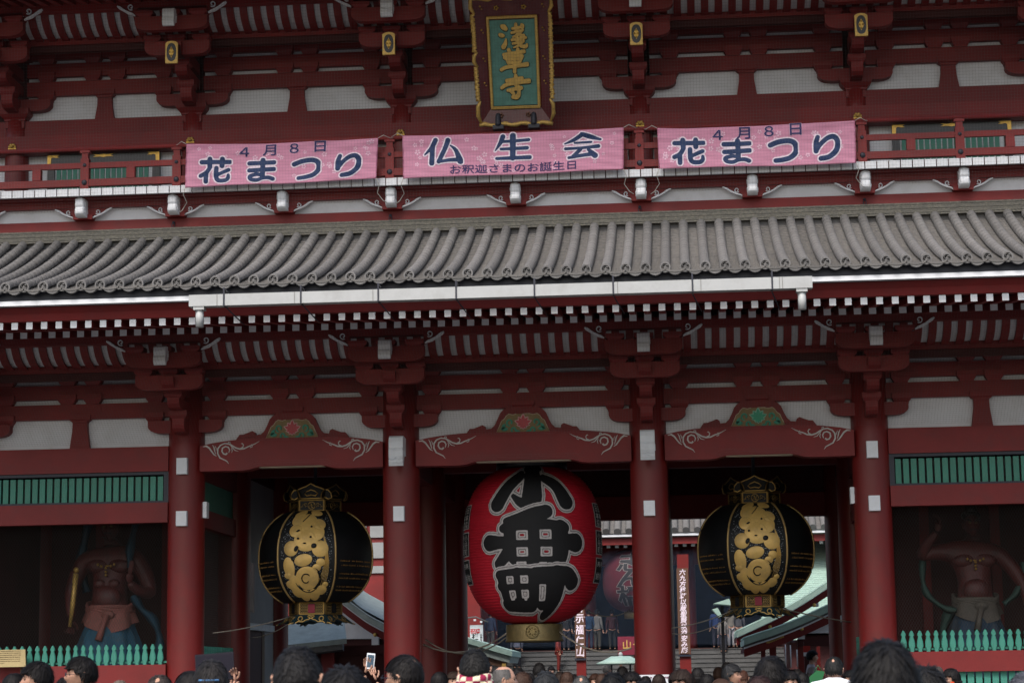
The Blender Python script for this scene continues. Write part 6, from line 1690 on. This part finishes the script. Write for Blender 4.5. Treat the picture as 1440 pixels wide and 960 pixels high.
part('eave_edge', MB().add([(q.x+dx, q.y+dy, q.z-dz) for q, dx in ((V0, .05), (V1, -.12)) for dy, dz in ((.02, .15), (.3, .15), (.3, .34), (.02, .3))], [(0,1,2,3),(7,6,5,4),(0,4,5,1),(1,5,6,2),(2,6,7,3),(3,7,4,0)]), MATS['weathered roof tile'], t)
a, b = spot(395, 909, 58.5), spot(560, 912, 58.5)
part('lintel', MB().box(a.x, b.x, 58.5, 58.8, b.z-.15, b.z+.1), REDD, t)
for px in (458, 484, 500, 514, 526): q = spot(px, 915, 58.6); part('white_panel', MB().box(q.x-.13, q.x+.13, 58.62, 58.7, q.z-.16, q.z+.03), MATS['white plaster'], t)
part('panel_rail', MB().box(a.x, b.x, 58.6, 58.7, .8, spot(500, 920, 58.6).z), REDD, t)
for px0, px1 in ((452, 470), (410, 420)): q, r = spot(px0, 905, 58.5), spot(px1, 905, 58.5); part('post', MB().box(q.x, r.x, 58.45, 58.75, 0, q.z-.02), RED, t)
q = spot(472, 903, 58.4); part('gold_plate', MB().box(q.x-.05, q.x+.05, 58.35, 58.4, q.z-.1, q.z+.08), GOLDP, t)
q = spot(460, 910, 58.4); part('white_lamp', MB().box(q.x-.06, q.x+.06, 58.3, 58.4, q.z-.08, q.z+.08), WPAINT, t)
# red building with white panels further left
t = thing('side_hall', 'red hall with stacked white wall panels right of the left copper lantern', 'temple hall', (spot(500, 900, 78.).x-2, 79, 0))
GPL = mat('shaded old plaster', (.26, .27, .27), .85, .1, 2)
a, b = spot(380, 700, 76.), spot(600, 700, 76.)
part('wall', MB().box(a.x, b.x, 76, 82, 0, 9), RED, t)
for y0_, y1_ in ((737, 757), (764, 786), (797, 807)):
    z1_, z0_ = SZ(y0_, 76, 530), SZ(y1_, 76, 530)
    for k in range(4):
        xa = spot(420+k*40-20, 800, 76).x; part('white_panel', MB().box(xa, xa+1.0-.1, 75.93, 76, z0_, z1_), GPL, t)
q = spot(535, 855, 75.9); part('white_panel', MB().box(q.x-.12, q.x+.12, 75.9, 76, q.z-.1, q.z+.1), WPAINT, t)
part('roof', MB().box(a.x-1, b.x+1, 75, 83, 9, 9.4), TILE, t)
# small pavilion roof under the white notice
t = thing('water_pavilion', 'pale green roof corner of a small pavilion below the white notice', 'pavilion', (*spot(660, 905, 66.).xy, 0))
pts = [spot(x, y, 66.) for x, y in ((600, 885), (640, 893), (665, 900), (695, 909), (720, 916))]
part('roof', MB().prism([(p.x, p.z) for p in pts]+[(p.x, p.z-.17) for p in pts[::-1]], 66, 69.5), CGREEN, t)
part('fringe', MB().prism([(p.x-.04, p.z-.17) for p in pts]+[(p.x-.1, p.z-.36) for p in pts[::-1]], 66.1, 69.4), CGREY, t)
part('beam', MB().prism([(p.x-.2, p.z-.36) for p in pts]+[(p.x-.2, p.z-.55) for p in pts[::-1]], 66.2, 66.5), BRN, t)
q = pts[-1]; part('gold_tip', MB().box(q.x-.32, q.x-.2, 66.0, 66.15, q.z-.62, q.z-.38), GOLDP, t)
for dx in (-.8, -2.6): part('post', MB().box(q.x+dx-.1, q.x+dx+.1, 66.6, 66.8, 0, q.z-.3), BRN, t)
# incense burner
P = spot(873, 919, 72.)
t = thing('incense_burner', 'round incense burner under a pale green conical roof in the courtyard', 'incense burner', (P.x, 72, 0))
R0 = .80; ze = spot(845, 933, 72.).z
part('roof', MB().lathe([(R0, ze-.05), (R0+.02, ze), (R0*.7, ze+.10), (R0*.4, ze+.22), (.16, P.z-.14), (.1, P.z-.12)], 28, (P.x, 72, 0)), CGREEN, t)
part('finial', MB().sphere((P.x, 72, P.z-.03), .07, 10, 8).lathe([(.12, P.z-.13), (.06, P.z-.08)], 12, (P.x, 72, 0)), MATS['pale grey painted metal'], t)
part('bowl', MB().lathe([(.3, .5), (.55, .7), (.66, 1.1), (.62, 1.2), (.5, 1.15)], 28, (P.x, 72, 0)), BLACK, t)
part('foot', MB().lathe([(.6, 0), (.55, .3), (.35, .5)], 20, (P.x, 72, 0)), NAVY, t)
for a in range(4):
    c_, s2 = math.cos(a*math.pi/2+.6), math.sin(a*math.pi/2+.6); part('post', MB().tube([(P.x+.58*c_, 72+.58*s2, 1.0), (P.x+.58*c_, 72+.58*s2, ze)], .035, 6), NAVY, t)
# interior fittings of the right pavilion
q0, q1 = spot(1129, 907, 57), spot(1139, 921, 57)
t = thing('red_plate', 'red and white plate on the dark post under the lower right pavilion roof', 'sign', ((q0.x+q1.x)/2, 57, 0))
part('white_field', MB().box(q0.x, q1.x, 57, 57.04, q1.z, q1.z+.1), WPAINT, t); part('red_field', MB().box(q0.x, q1.x, 57, 57.04, q1.z+.1, q0.z), mat('bright red enamel', (.4, .02, .015), .5), t); part('post', MB().box(q0.x+.02, q1.x-.02, 57.04, 57.2, 0, q0.z+.1), REDD, t)
t = thing('bamboo_rack', 'rack of pale vertical rods inside the lower right pavilion', 'rack', (*spot(1113, 930, 59).xy, 0))
for px, y0_, y1_ in ((1104, 905, 940), (1111, 906, 937), (1120, 912, 936)):
    a, b = spot(px, y0_, 59.), spot(px, y1_, 59.); part('rod', MB().tube([(a.x, 59, max(.3, b.z)), (a.x, 59, a.z)], .018, 6), WPAINT, t)
a, b = spot(1098, 940, 59), spot(1124, 940, 59); part('base', MB().box(a.x, b.x, 58.9, 59.1, 0, a.z), REDD, t)
# poster on the third pillar
A, B = spot(896, 949, 41.), spot(942, 990, 41.)
t = thing('poster', 'white poster with red writing fixed to the foot of the third pillar', 'poster', ((A.x+B.x)/2, 41.2, B.z))
part('panel', MB().box(A.x, B.x, 41.2, 41.24, B.z, A.z), WPAINT, t)
for txt, py, sz, m, px in (('大絵馬寺宝展と庭園特別拝観', 953, .046, mat('dark red ink', (.12, .01, .05), .7), 919), ('大絵馬寺宝展', 962, .085, RINK, 919)):
    p = spot(px, py, 41.19); text_part('writing', text_bm(txt, sz, .01, 0, 2), lambda x, y, d, p=p: Vector((p.x+x, 41.195, p.z+y)), m, t)
# wooden explanation board at the left fence
A, B = spot(-8, 908, 41.5), spot(43, 932, 41.5)
t = thing('notice_board', 'tilted pale wooden board with rows of small writing before the left pickets', 'notice board', ((A.x+B.x)/2, 41.5, 1.9))
WOODP = mat('pale notice wood', (.36, .28, .13), .7, .1, 4, .1, 20)
mb = MB(); mb.add([(A.x, 41.62, A.z), (B.x-.05, 41.62, A.z), (B.x+.02, 41.45, B.z), (A.x+.06, 41.45, B.z), (A.x, 41.66, A.z), (B.x-.05, 41.66, A.z), (B.x+.02, 41.49, B.z), (A.x+.06, 41.49, B.z)], [(0,1,2,3),(7,6,5,4),(0,4,5,1),(1,5,6,2),(2,6,7,3),(3,7,4,0)])
part('panel', mb, WOODP, t)
mb = MB(); r_ = random.Random(4)
for j in range(7):
    z = A.z-.035-j*.04; y = 41.62-(A.z-z)/(A.z-B.z)*.17-.004; x = A.x+.08
    while x < B.x-.12-(.3 if j == 6 else 0):
        w_ = r_.uniform(.006, .02); mb.add([(x, y, z), (x+w_, y, z), (x+w_, y-.001, z+.014), (x, y-.001, z+.014)], [(0, 1, 2, 3)]); x += w_+r_.uniform(.004, .012)
o = part('small_writing', mb, mat('brown ink', (.09, .055, .03), .8), t, fix=False); o['kind'] = 'stuff'
part('leg', MB().tube([(A.x+.2, 41.6, .0), (A.x+.2, 41.58, B.z+.02)], .03, 6), BRN, t); part('leg', MB().tube([(B.x-.1, 41.6, .0), (B.x-.1, 41.58, B.z+.02)], .03, 6), BRN, t)

# ================================================================== PEOPLE
def tablet(t, s_):
    mb = MB().box(-.14, .14, -.004, .004, -.095, .095); o = mb.mesh('tablet', [None])
    pass
def held(name, label, cat, p, size, rot, m, m2=None, zoff=0):
    t = thing(name, label, cat, p); t.rotation_euler = rot
    w_, d_, h_ = size
    a = bpy.data.objects.new('case', MB().box(-w_/2, w_/2, -d_/2, d_/2, -h_/2, h_/2).mesh('case', m)); link(a, t)
    b = bpy.data.objects.new('screen', MB().box(-w_/2+.006, w_/2-.006, -d_/2-.002, -d_/2+.001, -h_/2+.012, h_/2-.012).mesh('screen', m2 or BLACK)); link(b, t)
    return t
# left group
person(19, 946, 28, 150, 'dark haired head at the bottom left corner of the crowd', 'bob', seed=2, coat=(.04, .03, .03))
person(55, 928, 41, 285, 'man in profile with swept dark hair and white collar near the wooden board', 'short', seed=3, coat=(.02, .02, .03), prof=True, extra=collar((.7, .7, .7)))
person(92, 951, 30, 180, 'dark hair barely showing in front of the man with glasses', 'short', seed=5)
person(117, 921, 40, 290, 'young man with glasses and dark hair looking left, before the left pickets', 'short', seed=6, coat=(.015, .015, .018), gl=True, prof=True)
person(168, 956, 24, 180, 'pale topped head just showing at the bottom edge under the left statue', 'short', hcol=(.25, .2, .16), seed=8)
person(224, 945, 39, 180, 'brown grey haired head by the foot of the first pillar', 'thin', hcol=(.06, .045, .04), seed=7)
person(268, 942, 42, 200, 'woman with parted black hair in front of the tablet holder', 'long', seed=9, coat=(.05, .04, .05))
pt = person(297, 926, 43, 185, 'person with a blue hair clip holding up a tablet', 'short', hcol=(.03, .027, .027), seed=10, pose='up', coat=(.03, .035, .05),
    extra=lambda t, s_: ochild('hair_clip', MB().tube([(.118*math.sin(a), -.012+.118*math.cos(a), 1.635) for a in [-.5+i*.1 for i in range(11)]], .006, 6).mesh('hair_clip', [None]), t, cmat((.08, .2, .4))))
Yt = pt.location.y
p = spot(302, 937, Yt+.42, 0, FPX*.991)
held('tablet', 'dark tablet held up by the person beside the first pillar', 'tablet', p, (.235, .012, .165), (R(-8), R(-4), R(4)), mat('tablet case', (.006, .005, .012), .6, spec=.2), mat('tablet screen', (.006, .005, .012), .6, spec=.15))
# raised right hand of the tablet holder: a forearm and hand of its own person parts
def raised_hand(person_, px, py, Y, h_px, tiltdeg, label, mir=False, sleeve=(.03, .035, .05), curl=.3):
    P = spot(px, py, Y, 0, FPX*.991); k = h_px*Y/FPX/.19
    ms = hand_mesh(curl); M = Matrix.Rotation(R(tiltdeg), 4, 'Y') @ Matrix.Rotation(R(180), 4, 'X') @ Matrix.Rotation(R(90), 4, 'Z') @ Matrix.Scale(k, 4)
    if mir: M = Matrix.Scale(-1, 4, (1, 0, 0)) @ M if 0 else M @ Matrix.Scale(-1, 4, (1, 0, 0))
    fa = skin_mesh('forearm', [(0, 0, .02, .024, .018), (0, 0, .09, .03, .027), (0, .0, .20, .04, .037)], [(0, 1), (1, 2)], 2)
    me = join_meshes('hand', [xform(m_, M) for m_ in ms+[fa]], [None])
    inv = (Matrix.Translation(person_.location) @ person_.rotation_euler.to_matrix().to_4x4() @ Matrix.Diagonal((*person_.scale, 1))).inverted()
    me.transform(inv @ Matrix.Translation(P))
    ochild('raised_hand', me, person_, SKIN)
    sl_ = skin_mesh('sleeve', [(0, 0, .10, .045), (0, 0, .22, .055), (0, .02, .36, .06)], [(0, 1), (1, 2)], 2); sl_.materials.append(None)
    sl_.transform(inv @ Matrix.Translation(P) @ M); ochild('sleeve', sl_, person_, cmat(sleeve))
raised_hand(pt, 331, 958, Yt+.40, 26, -10, '', sleeve=(.03, .035, .05), curl=.45)
person(418, 900, 71, 172, 'largest short haired man seen from behind, below the left copper lantern', 'crop', hcol=(.014, .013, .014), seed=11, coat=(.03, .03, .035))
person(483, 934, 66, 182, 'dark blurred head low in front, left of the raised phone', 'short', hcol=(.013, .012, .013), seed=12, coat=(.03, .03, .03))
pp = person(508, 952, 34, 182, 'person holding up a phone with both hands before the second pillar', 'short', hcol=(.013, .012, .013), seed=12, coat=(.03, .03, .03))
Yp = pp.location.y
p = spot(521, 929, Yp+.5, 0, FPX*.991)
held('phone', 'white rimmed phone held up in front of the second pillar', 'phone', p, (.062, .009, .12), (R(-6), R(6), R(8)), WPAINT, mat('phone screen', (.03, .06, .09), .15))
raised_hand(pp, 514, 946, Yp+.5, 25, 8, '', sleeve=(.03, .03, .03), curl=.12); raised_hand(pp, 529, 956, Yp+.46, 24, -22, '', mir=True, sleeve=(.03, .03, .03), curl=.35)
person(571, 916, 47, 245, 'man with glasses and neat black hair looking left, before the second pillar', 'thin', seed=13, coat=(.03, .03, .035), gl=True, prof=False, extra=collar((.10, .10, .11)))
person(617, 944, 20, 150, 'black haired person between the second pillar and the short haired man', 'bob', seed=14)
person(637, 943, 19, 20, 'person with pale forehead facing the camera beside the second pillar', 'short', hcol=(.05, .03, .02), seed=15, coat=(.03, .03, .03))
person(667, 907, 44, 180, 'man with a close crop and red checked scarf over a white shirt, seen from behind', 'crop', hcol=(.016, .015, .015), seed=16, coat=(.68, .69, .71), extra=scarf(checked('red checked scarf', (.25, .01, .05), (.6, .55, .4), 26)))
person(706, 932, 30, 105, 'old man with bald crown and grey sides, facing right', 'bald', hcol=GREYH, seed=17, coat=(.4, .36, .28), legs=(.1, .1, .1))
person(734, 944, 27, 175, 'woman with long brown hair beside the bald old man', 'long', hcol=BROWN, seed=18, coat=(.04, .03, .03))
person(728, 938, 17, 170, 'dark cap of hair behind the brown haired woman', 'short', seed=19)
person(758, 931, 14, 180, 'black haired man in a grey coat in the middle of the courtyard crowd', 'short', seed=20, coat=(.06, .06, .065))
person(768, 942, 33, 184, 'blurred dark grey head low in the centre of the crowd', 'short', hcol=(.035, .037, .04), seed=21, coat=(.05, .05, .06))
person(787, 945, 15, 200, 'small dark head left of the balding man', 'bob', seed=22, hcol=DBROWN)
person(797, 944, 17, 190, 'brown bobbed head left of the balding man', 'bob', seed=23, hcol=BROWN)
person(817, 947, 28, 180, 'man with grey hair thinning at the crown, seen from behind', 'thin', hcol=(.09, .088, .085), seed=24, coat=(.05, .05, .05))
person(836, 946, 15, 20, 'woman with short reddish brown hair facing the camera', 'short', hcol=(.06, .025, .015), seed=25, coat=(.5, .5, .52))
person(862, 944, 34, 175, 'spiky black haired head beside the third pillar', 'short', hcol=(.008, .008, .009), seed=26)
person(888, 943, 25, 15, 'dark haired person with only forehead showing at the third pillar', 'short', seed=27, coat=(.03, .03, .03))
person(875, 936, 13, 190, 'small dark head behind the spiky haired one', 'short', seed=28)
person(904, 956, 34, 180, 'dark head at the bottom edge before the poster', 'short', seed=29)
person(959, 940, 29, 325, 'woman with pale face and side swept brown hair, right of the third pillar', 'bob', hcol=DBROWN, seed=30, coat=(.03, .03, .04))
person(981, 938, 16, 180, 'person in a purple top standing by the right sign post', 'bob', seed=31, coat=(.06, .012, .16))
person(994, 947, 19, 170, 'dark haired head beside the purple top', 'bob', seed=32)
person(1010, 937, 12, 180, 'brown haired visitor further back near the steps', 'bob', seed=33, hcol=BROWN)
person(1015, 953, 30, 330, 'woman low in the frame with pale forehead and long brown hair', 'long', seed=34, hcol=BROWN)
person(1027, 932, 21, 70, 'smiling man with grey streaked hair facing right', 'short', seed=35, hcol=(.045, .045, .047), coat=(.03, .03, .03))
person(1022, 930, 13, 180, 'black haired head directly behind the smiling man', 'short', seed=36)
person(1044, 940, 17, 180, 'head in a brown knitted hat right of the smiling man', 'crop', seed=37, hcol=(.09, .035, .02))
person(1068, 950, 40, 180, 'reddish brown blurred head at the bottom edge', 'bob', seed=38, hcol=(.045, .022, .02))
person(1082, 921, 39, 148, 'heavy set man with thick black hair and visible ear, looking right and away', 'short', seed=39, coat=(.03, .03, .04))
person(1112, 942, 23, 350, 'boy with black fringe facing the camera', 'short', seed=40, coat=(.1, .1, .12))
person(1121, 940, 14, 180, 'dark head just behind the boy', 'short', seed=41)
person(1138, 946, 15, 180, 'dark head beside the green carrier bag', 'short', seed=42)
person(1172, 921, 25, 168, 'man in a white shirt with thinning crown, seen from behind', 'thin', seed=43, hcol=(.02, .02, .02), coat=(.72, .73, .76))
person(1196, 941, 18, 330, 'young man with dark fringe at the foot of the fourth pillar', 'short', seed=44, coat=(.08, .07, .1))
person(1243, 897, 88, 178, 'biggest blurred black haired head in front of the fourth pillar', 'short', seed=45, hcol=(.011, .010, .010), coat=(.02, .02, .02))
person(1302, 934, 60, 182, 'blurred dark head beside the biggest head', 'short', seed=46, hcol=(.013, .012, .012), coat=(.02, .02, .02))
person(1319, 935, 15, 200, 'person in a grey knitted cap and pale top before the right fence', 'crop', seed=47, hcol=(.12, .10, .09), coat=(.30, .30, .30))
person(1338, 939, 21, 300, 'woman with glasses and an orange scarf before the right fence', 'bob', seed=48, gl=True, coat=(.02, .02, .03), extra=scarf((.55, .07, .02)))
person(1446, 938, 70, 190, 'grey blurred head at the bottom right corner', 'crop', seed=49, hcol=(.12, .125, .15), coat=(.10, .11, .14))
# people further off
def far(px, py, Y, face, label, coat, legs, hair='short', base=0., tall=1.68, seed=1, hcol=BLACKHAIR, pose='down'):
    P = spot(px, py, Y); s_ = tall/1.755
    person(px, py, 10, face, label, hair, hcol, coat, legs, pose, seed=seed, Y=Y, tall=tall, group='visitors in the courtyard')
    bpy.data.objects[-1] if 0 else None
def onstep(px, pyfeet, label, coat, legs, step, face=180, hair='short', seed=1, hcol=BLACKHAIR, tall=1.66):
    """stand on the hall steps; step counted from the ground, 16 = top"""
    Y = 80.95+.33*(step-1)+.05 if step < 16 else 86.3; z = ztop*step/16
    x = spot(px, pyfeet, Y).x; s_ = tall/1.755
    t = person(px, pyfeet, 10, face, label, hair, hcol, coat, legs, seed=seed, Y=Y, tall=tall, group='visitors on the hall steps')
    t.location = (x, Y, z)
onstep(727, 928, 'visitor with a grey rucksack climbing the hall steps below the brass ring', (.10, .11, .15), (.01, .01, .015), 12, 200, seed=2)
onstep(786, 940, 'woman in a long red coat on the hall steps', (.16, .02, .015), (.12, .015, .012), 11, 90, 'bob', seed=3, hcol=BROWN)
onstep(797, 916, 'visitor in black at the top of the hall steps beside the left sign post', (.012, .012, .015), (.02, .02, .03), 16, 20, seed=4)
onstep(829, 918, 'visitor in a blue jacket at the top of the hall steps', (.01, .03, .07), (.015, .02, .04), 16, 180, seed=5)
onstep(841, 919, 'man in a pale grey jacket at the top of the hall steps', (.11, .11, .11), (.035, .032, .025), 16, 150, seed=6)
onstep(690, 905, 'visitor in blue and white far left on the hall steps', (.06, .08, .14), (.12, .11, .10), 16, 160, seed=7)
onstep(1029, 912, 'woman in a beige jacket and white trousers on the hall steps', (.15, .14, .12), (.28, .28, .30), 16, 10, 'bob', seed=8)
onstep(1018, 918, 'child with a checked rucksack on the hall steps', (.13, .12, .11), (.015, .015, .02), 15, 180, 'bob', seed=9, tall=1.45)
onstep(1040, 911, 'woman in a dark skirt with bare legs on the hall steps', (.05, .05, .055), (.30, .19, .14), 16, 170, 'bob', seed=10)
onstep(1008, 912, 'visitor in a blue jacket in the shade of the hall', (.01, .025, .09), (.01, .01, .02), 16, 180, seed=11)
onstep(862, 915, 'visitor in a dark red top in the shade of the hall', (.035, .006, .008), (.01, .01, .01), 16, 180, seed=12)
person(775, 936, 7.5, 20, 'person in a white shirt crossing before the hall steps', 'short', seed=13, coat=(.5, .5, .55), group='visitors in the courtyard')
person(853, 934, 8, 110, 'person in a bright blue shirt beside the incense burner', 'short', hcol=GREYH, seed=14, coat=(.06, .14, .32), group='visitors in the courtyard')
t = person(1141, 913, 9.5, 90, 'attendant in a pale apron under the lower right pavilion roof', 'short', seed=15, coat=(.30, .27, .27), legs=(.05, .02, .03), group='visitors in the courtyard')
# green carrier bag
P = spot(1146, 946, 34)
t = thing('carrier_bag', 'bright green carrier bag among the heads, right of the boy', 'bag', (P.x, 34, P.z-.3)); part('bag', MB().prism([(P.x-.16, P.z-.22), (P.x+.02, P.z-.28), (P.x+.14, P.z+.04), (P.x+.02, P.z+.06), (P.x-.1, P.z-.04)], 33.95, 34.08), mat('green plastic', (.008, .10, .03), .5), t)
part('handle', MB().tube([(P.x-.02, 34, P.z+.04), (P.x+.04, 34, P.z+.14), (P.x+.10, 34, P.z+.04)], .008, 5), MATS['green plastic'], t)

# visitors deep in the crowd, of whom little more than the hair shows
r_ = random.Random(21)
for k, (px, where, hc) in enumerate(((744, 'just right of the bald old man', 0), (776, 'left of the brown bobbed head', 1), (806, 'behind the thinning grey crown', 0),
        (846, 'between the reddish haired woman and the spiky hair', 2), (908, 'directly above the white poster', 0), (926, 'at the right end of the white poster', 1), (948, 'behind the woman with the pale face', 0),
        (968, 'under the right sign post', 2), (1056, 'left of the heavy set man', 0), (1094, 'just left of the boy with the fringe', 1), (1128, 'left of the green carrier bag', 0), (1152, 'left of the man in the white shirt', 2))):
    person(px, 944+r_.uniform(0, 7), r_.uniform(14, 17.5), r_.choice((170, 180, 195, 160)), ('dark', 'dark brown', 'brown')[hc]+' haired visitor deep in the crowd, '+where,
           r_.choice(('short', 'bob', 'short', 'long')), (BLACKHAIR, DBROWN, BROWN)[hc], (.04, .04, .045), seed=k, group='visitors hidden deep in the crowd')
# incense smoke before the hall
sm = part('incense_smoke', MB().box(-9, 4.6, 77.5, 83.9, 2.9, 6.3), bpy.data.materials.new('smoke')); sm['kind'] = 'stuff'; sm['label'] = 'thin bluish incense smoke before the hall'
m = sm.data.materials[0]; m.use_nodes = True; t = m.node_tree; t.nodes.remove(t.nodes['Principled BSDF'])
v = t.nodes.new('ShaderNodeVolumePrincipled'); v.inputs['Color'].default_value = (.55, .72, 1, 1); v.inputs['Density'].default_value = .006
t.links.new(v.outputs[0], t.nodes['Material Output'].inputs['Volume'])
